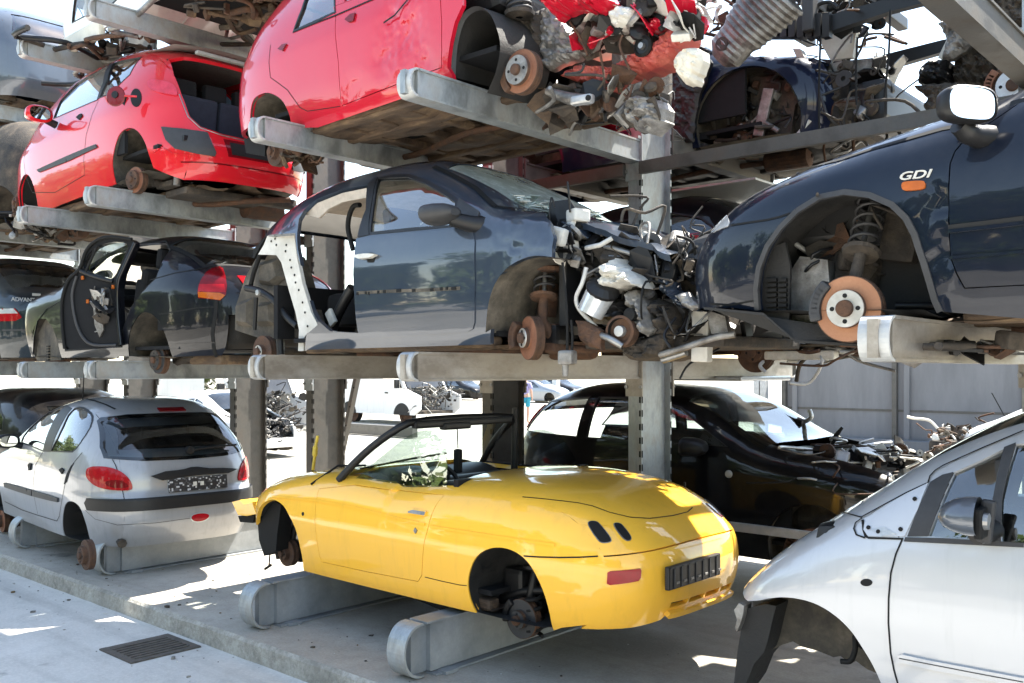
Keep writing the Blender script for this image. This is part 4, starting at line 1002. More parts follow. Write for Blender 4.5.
# ================================================================ silver hatchback (left, rear view)
def mk_silver():
    fr = Frame(-9.5, 4.45, 0, -5.5)
    car = fr.thing('silver_hatchback', 'silver five-door hatchback seen from behind on the slab, wheels gone', 'car')
    sh = Shell(fr, [(.25, .775), (.42, .81), (.6, .832), (.85, .825), (1.04, .79), (1.34, .675), (1.5, .62), (1.7, .55)],
               [(.2, -1.80), (.45, -1.92), (.7, -1.90), (1.0, -1.6), (1.7, -1.2)],
               [(.22, 1.80), (.36, 1.88), (.50, 1.915), (.66, 1.91), (.72, 1.875), (.85, 1.86), (1.02, 1.80), (1.2, 1.64), (1.36, 1.49), (1.5, 1.36), (1.7, 1.2)], 0, 5, 4.2,
               [(-2.0, .70), (-1.5, .86), (-1.0, .98), (-.75, 1.04), (-.5, 1.19), (-.25, 1.33), (0, 1.43), (.25, 1.485), (.6, 1.52), (1.0, 1.52), (1.4, 1.47), (1.9, 1.38)], .5, 11, (0, 0, .8))
    P = 'p_silver'; yb = .55; ZR = 1.385; t = lambda p: T(0, 380, p); xz = lambda p: sh.xz(t(p))
    ra = xz([(368, 668), (347, 585), (325, 520), (305, 494), (282, 485), (262, 497), (251, 550), (252, 600), (262, 640)])
    ra = [(ra[0][0], .27)] + ra[:-1] + [(ra[-1][0], .28)]
    ra = smo(ra)
    fa = arc(-1.21, .42, .32, .28)
    wf = chaikin(xz([(84, 250), (84, 250), (100, 213), (150, 142), (205, 110), (268, 100), (268, 100), (215, 190), (172, 286), (172, 286)]), 1)
    wr = chaikin(xz([(203, 287), (203, 287), (240, 215), (290, 115), (330, 104), (366, 124), (379, 150), (362, 200), (312, 272), (290, 290), (290, 290)]), 1)
    gap = [(wf[0][0], wf[0][1])]
    mb = MB(); out = side_outline(sh, yb, .72, ZR, .28, [ra, fa], .35, .255)
    skin(mb, sh, out, P, 'xz', holes=[wf, wr], mirror=True, th=.035)
    skin(mb, sh, roof_to_end(sh, yb, .20, ZR, 1, -.06), P, 'xy', s=.06)
    skin(mb, sh, roof_to_end(sh, yb, -.72, .72, -1, -.05), P, 'xy', s=.06)
    gl = sh.yz(t([(420, 165), (428, 200), (437, 275), (448, 318)])); top_z = sh.yz(t([(430, 152)]))[0][1]
    half = [(0, 1.372), (-.35, 1.368), (-.54, 1.345), (-.575, 1.315)] + [(-.60, 1.22), (-.645, 1.10), (-.665, 1.04), (-.64, 1.012), (-.35, .985), (0, .978)]
    gp = [(min(yb + .09, abs(y)) * (-1 if y <= 0 else 1), z) for y, z in half]; gpoly = gp + [(-y, z) for y, z in reversed(gp[1:-1])]
    # tailgate and rear corners in one sheet, glass opening cut out
    yc_ = .70
    skin(mb, sh, end_poly(yb, .255, ZR, 24), P, 'yz', holes=[inset(gpoly, .10)], th=.0, s=.04)
    skin(mb, sh, end_poly(yb, .35, .72, 16), P, '-yz', th=0)
    mb.build('body', car)
    g = MB(); skin(g, sh, gpoly, 'glass_dark', 'yz', off=.005, th=.0, s=.06); go = g.build('rear_window', car)
    g = MB(); skin(g, sh, gpoly, 'rubber', 'yz', off=.003, th=.004, s=.05, holes=[inset(gpoly, .028)]); g.build('window_seal', go)
    glazing(car, sh, wf, 'glass', True, -.004, frame=.014); glazing(car, sh, wr, 'glass', True, -.004, frame=.014)
    m_ = MB(); pil = xz([(268, 100), (290, 113), (203, 288), (172, 287)]); skin(m_, sh, pil, 'black', 'xz', off=.003, th=.004, mirror=False); m_.build('door_pillar', car)
    # lamps
    lp = chaikin(t([(345, 372), (354, 347), (420, 345), (480, 361), (519, 394), (533, 430), (522, 443), (445, 441), (388, 428), (352, 398)]))
    for sg in (1, -1):
        l = MB(); patch(l, sh, lp, 'red_lens', s=2, off=.010, th=.014, rnd=False, mirror=sg < 0, near=sg > 0); lo = l.build('tail_lamp', car)
        l = MB(); lower = T(0, 380, [(420, 405), (470, 398), (505, 410), (520, 430), (470, 433), (430, 425)]); patch(l, sh, chaikin(lower), 'dark_red_lens', s=2, off=.0115, th=.002, rnd=False, mirror=sg < 0, near=sg > 0); l.build('lamp_segment', lo)
    l = MB(); skin(l, sh, [(-.05, 1.412), (.20, 1.412), (.20, 1.385), (-.05, 1.385)][::-1], 'dark_red_lens', 'yz', off=.012, th=.016); l.build('brake_lamp', car)
    # black bumper strip wrapping round the corners
    b = MB(); skin(b, sh, [(y, .672) for y in np.linspace(-.74, .74, 30)] + [(.75, .63)] + [(y, .572) for y in np.linspace(.74, -.74, 30)] + [(-.75, .63)], 'black', 'yz', off=.022, th=.03, s=.03); bo = b.build('bumper_strip', car)
    b = MB(); fp = chaikin(t([(764, 548), (775, 538), (805, 532), (834, 535), (836, 548), (815, 562), (785, 566), (768, 560)])); patch(b, sh, inset(fp, -.8), 'clear_lens', s=2, off=.003, th=.006, rnd=False); patch(b, sh, fp, 'red_lens', s=2, off=.007, th=.006, rnd=False); b.build('fog_lamp', car)
    b = MB(); rc = chaikin([(-.33, .855), (.39, .855), (.41, .80), (.37, .70), (-.20, .70), (-.30, .77)], 1); x = sh.xend(.05, .78)
    skin(b, sh, chaikin([(-.36, .845), (-.27, .885), (-.06, .89), (0, .905), (.06, .91), (.12, .89), (.37, .875), (.50, .85), (.47, .828), (.05, .838), (-.34, .805)], 1), 'black', 'yz', off=.022, th=.03, s=.03); b.build('plate_garnish', car)
    b = MB(); b.box((x + .014, .075, .765), (.02, .54, .118), 'plate', Matrix.Rotation(-.12, 3, 'Y'), .004); po = b.build('number_plate', car)
    b = MB();
    for k in (-.02, .045): b.box((x + .028, .06 + k, .765), (.004, .032, .036), 'white_pl', Matrix.Rotation(-.12, 3, 'Y'))
    b.build('plate_sticker', po)
    # seams, strips, handles
    s_ = MB(); w = .007
    ribbon(s_, sh, t([(450, 318), (462, 340), (475, 375), (490, 440), (498, 480), (508, 493)]), w, 'rubber', .002)
    s_.build('panel_seam', car)
    s_ = MB(); ribbon(s_, sh, t([(330, 290), (292, 335), (262, 410), (250, 470), (238, 545), (228, 564), (150, 540), (90, 520), (20, 486)]), w, 'rubber', .002); s_.build('panel_seam', car)
    s_ = MB(); ribbon(s_, sh, t([(172, 288), (142, 340), (134, 400), (138, 470), (152, 536)]), w, 'rubber', .002); s_.build('panel_seam', car)
    s_ = MB(); ribbon(s_, sh, t([(330, 72), (380, 84), (425, 100), (462, 118)]), .02, 'rubber', .004); s_.build('roof_strip', car)
    s_ = MB(); skin(s_, sh, xz([(297, 333), (290, 345), (268, 408), (257, 417), (264, 385), (285, 343)]), 'rubber', 'xz', off=.004, th=.006, s=.02); s_.build('door_latch_strip', car)
    for q in ([(20, 410), (75, 424), (132, 441), (132, 463), (80, 447), (24, 428)], [(136, 442), (190, 457), (236, 472), (236, 488), (190, 478), (136, 464)]):
        s_ = MB(); skin(s_, sh, xz(q), 'black_dull', 'xz', off=.018, th=.02, s=.03); s_.build('side_moulding', car)
        s_ = MB(); skin(s_, sh, xz(q), 'black_dull', 'xz', off=.018, th=.02, s=.03, mirror=True, near=False); s_.build('side_moulding', car)
    for q in ([(112, 345), (120, 330), (131, 334), (132, 350), (122, 364), (112, 358)], [(236, 365), (246, 350), (258, 353), (260, 365), (250, 379), (238, 376)]):
        s_ = MB(); skin(s_, sh, chaikin(xz(q)), 'rubber', 'xz', off=.012, th=.014, s=.02); s_.build('door_handle', car)
    s_ = MB(); ribbon(s_, sh, t([(340, 520), (380, 556), (470, 580), (620, 572), (760, 553)]), .004, 'black_dull', .001); s_.build('bumper_crease', car)
    c = fr.onY(7.5, 441, -.93); wing_mirror(car, c, 'black', 1, 1.0)
    # wheel arches and brakes
    liner(car, sh, ra, .36, 'liner_dark'); liner(car, sh, fa, .36, 'liner_dark')
    p = fr.onY(85, 555, -.86); brake(car, p, .125, 'rust', 'rust', seed=2, hubr=.6, cal=False)
    mb = MB(); mb.tube([(p[0] - .02, -.55, p[2] + .05), (p[0] - .35, -.5, p[2] + .14)], .04, 'grime', 8); mb.build('rear_axle', car)
    p = fr.onY(2, 521, -.70); brake(car, p, .125, 'rust_face', 'rust', seed=4); strut(car, p, (p[0], -.5, .95), 3)
    p2 = (p[0], .70, p[2]); brake(car, p2, .125, 'rust_face', 'rust', seed=4, ax=(0, 1, 0)); 
    floorpan(car, -1.5, 1.6, .74, .27, .06, 'grime', True, 6, side=(-.87, .87))
    # cabin
    mb = MB(); mb.box((.1, 0, .55), (2.6, 1.4, .03), 'dark_int'); mb.box((-.62, 0, .88), (.35, 1.36, .26), 'black', None, .08); mb.box((1.45, 0, .95), (.30, 1.2, .03), 'black'); mb.box((.1, -.74, .85), (1.9, .03, .4), 'dark_int'); mb.box((.1, .74, .85), (1.9, .03, .4), 'dark_int'); mb.build('cabin_trim', car)
    seat(car, -.05, -.36, .55, 'dark_int'); seat(car, -.05, .36, .55, 'dark_int')
    mb = MB(); mb.box((.95, 0, .72), (.5, 1.24, .16), 'dark_int', None, .05); mb.box((1.22, 0, .98), (.14, 1.24, .46), 'dark_int', Matrix.Rotation(.2, 3, 'Y'), .05); ro = mb.build('rear_seat', car)
    for y in (-.34, .36):
        mb = MB(); mb.box((1.30, y, 1.24), (.09, .27, .19), 'dark_int', None, .045); mb.build('headrest', ro)
    ws = MB(); skin(ws, sh, top_poly(sh, yb, -.70, .18, 24, -.06, -.06), 'glass_clear', 'xy', off=-.004, th=0, s=.08); ws.build('windscreen', car)
    an = MB(); q = sh.at(82, 397); an.tube([q, q + np.array([.05, 0, .30])], [.008, .003], 'rubber', 6); an.build('aerial', car)
    mb = MB(); q = fr.onX(195, 450, 1.86); mb.tube([(1.84, .02, 1.06), (1.80, .30, 1.075), (1.795, .48, 1.08)], .009, 'rubber', 6); mb.lathe((1.80, .02, 1.06), (1, 0, 0), [(.035, 0), (.035, .05), (0, .06)], 'rubber', 12); mb.build('wiper', car)
mk_silver()
# ================================================================ silver minivan (right foreground)
def mk_minivan():
    fr = Frame(-.45, 4.70, 0, 2.5)
    car = fr.thing('silver_minivan', 'pale silver minivan in the right foreground with its front wheel and bumper missing', 'car')
    sh = Shell(fr, [(.2, .80), (.35, .835), (.55, .862), (.8, .868), (1.0, .855), (1.12, .83), (1.35, .775), (1.55, .715), (1.8, .64)],
               [(.2, -1.78), (.5, -1.84), (.75, -1.82), (.95, -1.75), (1.2, -1.65), (1.8, -1.4)], [(.2, 1.78), (.5, 1.82), (.9, 1.80), (1.2, 1.76), (1.8, 1.62)], 0, 4.6, 5,
               [(-1.95, .58), (-1.75, .80), (-1.55, .985), (-1.35, 1.12), (-1.1, 1.29), (-.82, 1.48), (-.5, 1.64), (-.15, 1.74), (.4, 1.78), (1.2, 1.75), (1.9, 1.6)], .45, 9, (0, 0, .9))
    P = 'p_silver2'; yb = .58
    t = lambda p: T(768, 400, p); u = lambda p: T(768, 513, p)
    fa = [(-1.0, .28), (-1.005, .42)] + sh.xz(u([(452, 680), (420, 610), (375, 535), (330, 470), (270, 412), (200, 368), (130, 345), (60, 337), (0, 342)])) + [(-1.56, .735), (-1.64, .71)]
    fa = fa[:2] + smo(fa[2:])
    ra = arc(1.08, .42, .34, .28)
    o = P2(sh.topcurve(sh.xend(-yb, .74, -1), sh.xend(-yb, 1.45), -yb, 70), 0, 2) + P2(sh.endcurve(-yb, 1.45, .28), 0, 2)[1:] + ra + fa + [(sh.xend(-.68, .715, -1), .715)]
    wf = sh.xz(t([(642, 545), (742, 290), (860, 237), (946, 194), (892, 440), (884, 556), (750, 552)]))
    wr0 = sh.xz(t([(990, 176), (922, 440), (935, 566)]))
    wr = [wr0[0], (.35, wr0[0][1] + .11), (.42, wr0[2][1] + .02), wr0[2], wr0[1]]
    w3 = [(.50, wr0[0][1] + .11), (1.15, wr0[0][1] + .07), (1.30, wr0[2][1] + .06), (.55, wr0[2][1] + .03)]
    mb = MB(); skin(mb, sh, o, P, 'xz', holes=[wf, wr, w3], mirror=True, th=.04, s=.05)
    skin(mb, sh, roof_to_end(sh, yb, -.38, 1.45, 1, -.1), P, 'xy', s=.08)
    skin(mb, sh, roof_to_end(sh, yb, -1.27, .74, -1, -.12), P, 'xy', s=.06)
    skin(mb, sh, end_poly(yb, .28, 1.45, 24), P, 'yz', th=0, s=.08)
    mb.build('body', car)
    g = MB(); skin(g, sh, top_poly(sh, yb, -1.25, -.40, 24, -.12, -.1), 'glass_clear', 'xy', off=-.004, th=0, s=.08); g.build('windscreen', car)
    for w_ in (wf, wr, w3): glazing(car, sh, w_, 'glass', True, -.012, s=.08)
    for pl in ([(558, 546), (600, 440), (652, 328), (700, 300), (742, 290), (642, 545)], [(946, 190), (992, 172), (936, 400), (932, 566), (884, 558), (892, 440)]):
        m_ = MB(); skin(m_, sh, sh.xz(t(pl)), 'black_dull', 'xz', off=.004, th=.01); m_.build('window_pillar', car)
    m_ = MB(); skin(m_, sh, sh.xz(t([(552, 550), (700, 553), (1024, 572), (1024, 590), (700, 574), (545, 566)])), 'black_dull', 'xz', off=.008, th=.012); m_.build('belt_moulding', car)
    m_ = MB(); tri = sh.xz(t([(392, 476), (470, 424), (560, 374), (642, 334), (600, 440), (548, 546), (470, 548), (402, 546), (384, 520)])); skin(m_, sh, tri, P, 'xz', off=.005, th=.008, s=.04); to = m_.build('corner_panel', car)
    m_ = MB(); skin(m_, sh, chaikin(sh.xz(t([(405, 525), (425, 512), (450, 502), (500, 520), (528, 548), (420, 548)]))), 'alu', 'xz', off=.008, th=.004, s=.03); m_.build('mirror_bracket', to)
    for q in ((590, 398), (405, 512), (533, 518), (444, 528)):
        m_ = MB(); p = sh.at(*t([q])[0]); n = sh.normal(p[None])[0]; m_.lathe(p + n * .006, n, [(.009, 0), (.009, .003), (0, .003)], 'rubber', 10); m_.build('screw_hole', to)
    for q, w in (([(375, 470), (470, 418), (560, 370), (642, 332), (650, 305), (672, 282), (705, 262), (860, 193), (1024, 124)], .007), ([(375, 470), (345, 462), (300, 450), (268, 440)], .006),
                 ([(378, 474), (352, 492), (345, 515), (355, 540), (390, 552)], .007), ([(380, 480), (384, 520), (392, 545), (402, 548)], .012), ([(400, 552), (470, 554), (540, 556)], .008),
                 ([(400, 525), (430, 508), (470, 512), (505, 528), (527, 548)], .008)):
        s_ = MB(); ribbon(s_, sh, t(q), w, 'rubber', .003 if w != .007 else .004); s_.build('panel_seam', car)
    s_ = MB(); ribbon(s_, sh, u([(540, 100), (512, 165), (492, 240), (483, 340), (482, 440), (491, 560), (505, 630), (520, 683), (535, 720)]), .007, 'rubber', .002); s_.build('panel_seam', car)
    ind = MB(); e = [(394 + 24 * math.cos(a), 278 + 15 * math.sin(a)) for a in np.linspace(0, 2 * PI, 18, endpoint=False)]; skin(ind, sh, sh.xz(u(e)), 'rubber', 'xz', off=.002, th=.003, s=.02); ind.build('indicator_hole', car)
    ml = sh.xz(u([(514, 566), (540, 562), (640, 584), (800, 614), (1024, 656)])); ml2 = [(x, z - .035) for x, z in ml]; xe = .98
    ml = [(ml[0][0] + .01, ml[0][1])] + ml[1:] + [(xe, ml[-1][1] + .02)]; ml2 = ml2 + [(xe, ml[-1][1] - .03)]
    m_ = MB(); skin(m_, sh, ml + ml2[::-1], P, 'xz', off=.016, th=.018, s=.03); mo = m_.build('side_moulding', car)
    m_ = MB(); ribbon(m_, sh, u([(530, 577), (640, 598), (800, 629), (1024, 671)]), .004, 'black_dull', .0175); m_.build('moulding_groove', mo)
    # broken mirror
    c = Vector(fr.onY(979, 523, -1.0)); mb = MB(); prr = []
    for k, dx in [(.25, -.135), (.62, -.115), (.86, -.08), (.98, -.04), (1, 0)]:
        prr.append([c + Vector((dx, math.cos(a) * .085 * k, (math.sin(a) * (.085 if math.sin(a) > 0 else .06)) * k + .01)) for a in np.linspace(0, 2 * PI, 20, endpoint=False)])
    vs = [v for r in prr for v in r]; mb.add(vs, [(i * 20 + j, i * 20 + (j + 1) % 20, (i + 1) * 20 + (j + 1) % 20, (i + 1) * 20 + j) for i in range(4) for j in range(20)], 'p_slate', None, True); mb.add(prr[0], [tuple(range(20))], 'p_slate')
    mo = mb.build('wing_mirror', car)
    mb = MB(); mb.box(c + Vector((.005, .015, .0)), (.03, .12, .11), 'rubber', None, .02); mb.box(c + Vector((.012, .06, .0)), (.05, .035, .16), 'black_dull', Matrix.Rotation(.12, 3, 'Y'), .012); mb.tube([c + Vector((0, -.02, -.02)), c + Vector((.03, .0, -.01)), c + Vector((.025, .03, .02))], .012, 'black_dull', 8)
    mb.tube([c + Vector((-.02, .06, -.055)), c + Vector((.0, .20, -.05))], [.035, .045], 'black', 10); mb.lathe(c + Vector((.02, -.01, .01)), (1, 0, 0), [(.0, .018), (.03, .016), (.032, 0)], 'steel', 14); mb.build('mirror_mechanism', mo)
    # arch, hanging liner, headlamp remains
    mb = MB(); q = u([(-60, 352), (0, 343), (60, 338), (130, 346), (200, 369), (270, 414), (330, 472), (375, 537), (420, 612), (432, 640), (395, 624), (352, 592), (330, 604), (290, 572), (262, 577), (200, 552), (130, 532), (100, 514), (60, 526), (0, 556), (-60, 600)]); mb.prism([fr.onY(x, y, -.52) for x, y in q], (0, .015, 0), 'liner')
    rim = [Vector(p) for p in sh.hit(fa[1:-1], 'xz')[0]]; n = len(rim); mb.add(rim + [p + Vector((0, .32, 0)) for p in rim], [(i, i + 1, n + i + 1, n + i) for i in range(n - 1)], 'liner'); mb.build('wheel_arch_liner', car)
    liner(car, sh, ra, .36, 'liner_dark')
    mb = MB(); a = [fr.onY(x, y, -.66) for x, y in [(741, 612), (752, 607), (766, 604), (776, 606), (772, 622), (768, 640), (764, 652), (754, 664), (746, 684), (735, 700), (734, 683), (737, 655), (741, 630)]]; mb.prism(a, (0, .22, 0), 'liner_dark'); mb.build('torn_arch_liner', car)
    mb = MB(); a = [fr.onY(x, y, -.70) for x, y in [(734, 610), (739, 603), (744, 606), (743, 614), (741, 622), (737, 632), (735, 628), (737, 620)]]; mb.prism(a, (0, .08, 0), 'alu_dirty'); mb.build('broken_headlamp', car)
    mb = MB(); scrap(mb, (-1.10, -.50, .62), (.15, .15, .12), 10, 8, ['black', 'rubber'], .6, (.004, .008)); mb.build('hanging_cables', car)
    mb = MB(); q = fr.onY(855, 650, -.70); mb.tube(spline([(q[0], q[1], q[2] + .06), q, (q[0] - .02, q[1], q[2] - .05), (q[0] - .06, q[1], q[2] - .06)]), .012, 'rubber', 8); mb.build('cut_hose', car)
    floorpan(car, -.95, 1.5, .76, .27, .06, 'grime', True, 9, side=(-.95, .72))
    mb = MB(); mb.box((.2, 0, .62), (2.6, 1.5, .03), 'dark_int'); mb.box((-1.08, 0, 1.0), (.5, 1.46, .22), 'black', None, .08); mb.box((.2, -.79, .85), (2.2, .03, .40), 'dark_int'); mb.box((.2, .79, .85), (2.2, .03, .4), 'dark_int'); mb.build('cabin_trim', car)
    for y in (-.38, .38): seat(car, -.2, y, .66, 'grey_int'); seat(car, .75, y, .66, 'grey_int')
    mb = MB(); cw = Vector((-.72, -.38, 1.05)); ax = Vector((1, 0, .8)).normalized(); uu = Vector((0, 1, 0)); vv = ax.cross(uu); mb.tube([cw + (uu * math.cos(a) + vv * math.sin(a)) * .18 for a in np.linspace(0, 2 * PI, 33)], .016, 'black', 8); mb.box(cw, (.06, .3, .06), 'black', None, .02); mb.build('steering_wheel', car)
mk_minivan()
# ================================================================ navy saloon (right, first level)
def mk_navy():
    fr = Frame(-.35, 4.70, 1.95, 3)
    car = fr.thing('navy_saloon', 'dark navy saloon with bare orange brake disc on the right rack arm', 'car')
    sh = Shell(fr, [(-.05, .80), (.1, .835), (.3, .856), (.45, .862), (.6, .852), (.74, .82), (.85, .79), (1.1, .68), (1.4, .55)],
               [(-.05, -2.06), (.1, -2.15), (.3, -2.17), (.45, -2.14), (.6, -2.05), (.8, -1.7), (1.4, -1.3)], [(-.05, 2.1), (.3, 2.2), (.8, 2.15), (1.4, 1.9)], 0, 4.2, 5,
               [(-2.2, .52), (-2.0, .62), (-1.75, .745), (-1.4, .825), (-1.0, .885), (-.7, .94), (-.35, 1.12), (.05, 1.30), (.4, 1.37), (1.0, 1.36), (1.5, 1.2), (1.8, 1.0), (2.3, .95)], .15, 8, (0, 0, .6))
    P = 'p_navy'; yb = .60
    t = lambda p: T(768, 80, p); u = lambda p: T(768, 220, p); v = lambda p: T(680, 160, p)
    fa = sh.xz(u([(690, 366), (668, 320), (648, 250), (622, 165), (600, 100)])) + sh.xz(v([(935, 300), (905, 235), (850, 182), (760, 144), (660, 132), (560, 152), (470, 205), (395, 285), (345, 370), (318, 460), (312, 560), (318, 605)]))
    fa = smo(fa)
    ra = arc(1.42, .10, .34, .02)
    bl = sh.xz(v([(300, 600), (200, 590), (118, 592)]))
    door = [(p[0], p[1]) for p in sh.xz(t([(778, 245), (745, 285), (726, 335), (720, 430), (720, 560)]))] + sh.xz(u([(722, 80), (726, 150), (752, 215), (785, 275)]))
    zb = door[-1][1]; wz = .80
    dr = [(-.62, .835)] + door + [(.30, zb + .0), (.36, .30), (.36, .84)]
    mb = MB(); tc = sh.topcurve(sh.xend(-yb, .56, -1), sh.xend(-yb, .9), -yb, 80)
    o = P2(tc, 0, 2) + P2(sh.endcurve(-yb, .9, .02), 0, 2)[1:] + ra + [(.4, .0), (-.55, .005)] + fa + bl + P2(sh.endcurve(-yb, .12, .56, -1), 0, 2)
    wf = [(-.56, .872), (-.30, 1.02), (-.02, 1.16), (.30, 1.24), (.33, .90)]; wr = [(.42, .90), (.40, 1.25), (.85, 1.24), (1.2, 1.1), (1.3, .93)]
    df = dent([(-.90, .44, .12, .010, .022), (-.86, .24, .14, .006, .020)])
    skin(mb, sh, o, P, 'xz', holes=[inset(dr, 0), wf, wr], mirror=False, th=.03, s=.035, defm=df); skin(mb, sh, o, P, 'xz', holes=[wf, wr], mirror=True, near=False, th=.03, s=.07)
    skin(mb, sh, roof_to_end(sh, yb, -.70, .56, -1, -.10), P, 'xy', s=.06); skin(mb, sh, roof_to_end(sh, yb, .08, .9, 1, -.1), P, 'xy', s=.08)
    skin(mb, sh, end_poly(yb, .02, .9, 20), P, 'yz', th=0, s=.08); skin(mb, sh, end_poly(yb, .12, .56, 20), P, '-yz', th=0, s=.08)
    mb.build('body', car)
    g = MB(); skin(g, sh, top_poly(sh, yb, -.68, .06, 20, -.1, -.1), 'glass_clear', 'xy', off=-.004, th=0, s=.08); g.build('windscreen', car)
    glazing(car, sh, wf, 'glass', True, -.01, s=.08); glazing(car, sh, wr, 'glass', True, -.01, s=.08)
    d = MB(); skin(d, sh, inset(dr, .005), P, 'xz', th=.03, s=.035, defm=dent([(-.84, .66, .08, .003, .008)])); do = d.build('door', car)
    for q, w, m, of in (([(722, 592), (870, 575), (1024, 556)], .022, 'black', .006), ([(722, 606), (870, 590), (1024, 572)], .014, 'p_navy', .012), ):
        m_ = MB(); ribbon(m_, sh, t(q), w, m, of, h=of); m_.build('door_moulding', do)
    m_ = MB(); ribbon(m_, sh, u([(724, 150), (880, 138), (1024, 126)]), .012, 'p_navy', .008, h=.008); m_.build('door_crease', do)
    m_ = MB(); ribbon(m_, sh, v([(312, 600), (306, 520), (318, 430), (352, 345), (405, 270), (470, 205)]) , .024, 'black_dull', .010, h=.016); ribbon(m_, sh, v([(470, 205), (560, 150), (660, 130), (760, 142), (850, 180), (905, 233), (940, 300)]) + u([(600, 100), (622, 165), (648, 250), (668, 320), (690, 366)]), .024, 'black_dull', .010, h=.016); m_.build('arch_lip', car)
    for q in ([(205, 262), (280, 250), (350, 240), (400, 228), (440, 214)], [(172, 190), (260, 128), (400, 62), (560, 22), (640, 2)], [(120, 575), (200, 580), (300, 562)]):
        m_ = MB(); ribbon(m_, sh, v(q), .009, 'rubber', .003); m_.build('panel_seam', car)
    m_ = MB(); ribbon(m_, sh, v([(165, 190), (200, 165), (260, 126), (330, 90), (400, 60), (560, 20), (640, 0)]) + t([(400, 282), (560, 236), (700, 196), (770, 184)]), .024, 'rubber', .003); m_.build('bonnet_gap', car)
    m_ = MB(); patch(m_, sh, v([(118, 298), (135, 250), (158, 215), (182, 208), (205, 262), (165, 275)]), 'clear_lens', s=2, off=.004, th=.006); m_.build('headlamp_edge', car)
    # indicator and badge
    m_ = MB(); ip = chaikin(t([(536, 415), (552, 408), (622, 404), (632, 412), (630, 432), (615, 440), (550, 446), (538, 438)])); patch(m_, sh, ip, 'orange_lens', s=2, off=.010, th=.012, rnd=False); m_.build('indicator', car)
    c = sh.at(*t([(585, 383)])[0]); n = sh.normal(c[None])[0]; letters('model_badge', 'GDI', .045, c + n * .004, (1, 0, -.02), (0, .1, 1), 'white_pl', car, .003, .25, 1.55)
    # mirror
    c = Vector(fr.onY(970, 104, -.98)); mb = MB(); n = 26; rows = []
    dirx = Vector((.80, -.60, 0)).normalized(); sid = Vector((.60, .80, 0)).normalized()
    def ring(k, d, e=.62): return [c + dirx * d + sid * ((abs(math.cos(a))**e) * (1 if math.cos(a) > 0 else -1) * .112 * k) + Vector((0, 0, (abs(math.sin(a))**e) * (1 if math.sin(a) > 0 else -1) * .066 * k)) for a in np.linspace(0, 2 * PI, n, endpoint=False)]
    rows = [ring(.9, .018), ring(1, .012), ring(1.02, -.02), ring(.95, -.05), ring(.7, -.08)]; vs = [q for r in rows for q in r]
    mb.add(vs, [(i * n + j, i * n + (j + 1) % n, (i + 1) * n + (j + 1) % n, (i + 1) * n + j) for i in range(4) for j in range(n)], 'black', None, True); mb.add(rows[-1], [tuple(range(n))], 'black'); mb.add(ring(.9, .0), [tuple(range(n))], 'black')
    mb.tube(spline([c + Vector((-.05, .04, -.06)), c + Vector((-.02, .10, -.09)), c + Vector((.03, .22, -.09))]), [.035, .035, .035, .035, .04, .04, .04, .04, .045, .045, .05, .05, .05], 'black', 10)
    mo = mb.build('wing_mirror', car); g = MB(); g.add(ring(.91, .0135), [tuple(range(n))], 'mirror'); g.build('mirror_glass', mo)
    # wheel arch contents
    liner(car, sh, fa, .40, 'liner_dark'); liner(car, sh, ra, .36, 'liner_dark')
    mb = MB()
    for i in range(2):
        for j in range(7):
            a, b = fr.onY(680 + (350 + i * 46) / 4, 160 + (482 + j * 20) / 4, -.71), fr.onY(680 + (388 + i * 40) / 4, 160 + (482 + j * 20) / 4, -.71); mb.box(((a[0] + b[0]) / 2, a[1], a[2]), (abs(b[0] - a[0]), .02, .014), 'rubber')
    pl = [fr.onY(680 + x / 4, 160 + y / 4, -.70) for x, y in [(322, 420), (360, 350), (420, 330), (440, 420), (436, 640), (320, 640)]]; mb.prism(pl, (0, .02, 0), 'liner_dark'); mb.build('slotted_shield', car)
    mb = MB(); bx = [fr.onY(680 + x / 4, 160 + y / 4, -.60) for x, y in [(430, 650), (445, 440), (480, 385), (590, 400), (600, 520), (560, 660)]]; mb.prism(bx, (0, .14, 0), 'alu_dirty')
    bx = [fr.onY(680 + x / 4, 160 + y / 4, -.52) for x, y in [(500, 350), (560, 320), (670, 340), (680, 450), (520, 440)]]; mb.prism(bx, (0, .2, 0), 'grime'); mb.build('washer_tank', car)
    p = Vector(fr.onY(848, 309, -.79)); brake(car, p, .140, 'rust_tan', 'disc_clean', seed=7, hubr=.56, calm='black_dull', cal=True)
    top = fr.onY(867, 215, -.55); strut(car, p, (top[0] + .02, -.52, top[2] + .08), 5, 'grime')
    mb = MB(); a = fr.onY(902, 225, -.50); mb.box((a[0], -.46, a[2]), (.16, .1, .32), 'grime', Matrix.Rotation(.2, 3, 'Y'), .05)
    scrap(mb, (p[0] - .06, -.42, .40), (.34, .2, .28), 26, 21, ['grime', 'black', 'rust', 'grime', 'alu_dirty'], .35, (.008, .022)); mb.build('suspension_parts', car)
    mb = MB(); mb.tube(spline([(p[0] + .12, -.55, p[2] + .02), (p[0] + .28, -.5, p[2] + .02), (p[0] + .42, -.4, p[2] + .06)]), .018, 'black', 8); mb.build('track_rod', car)
    # undertray and lower front edge
    mb = MB(); tr = [fr.onZ(768 + x / 4, 220 + y / 4, -.02) for x, y in [(70, 415), (200, 425), (380, 450), (620, 570), (690, 655), (460, 645), (240, 600), (130, 520)]]
    zt = -.03; pts = [(-1.92, -.78, .10), (-1.62, -.80, .06), (-1.50, -.74, -.06), (-1.0, -.70, -.10), (-.78, -.60, -.11), (-.78, .60, -.11), (-1.5, .74, -.06), (-1.92, .74, .10)]
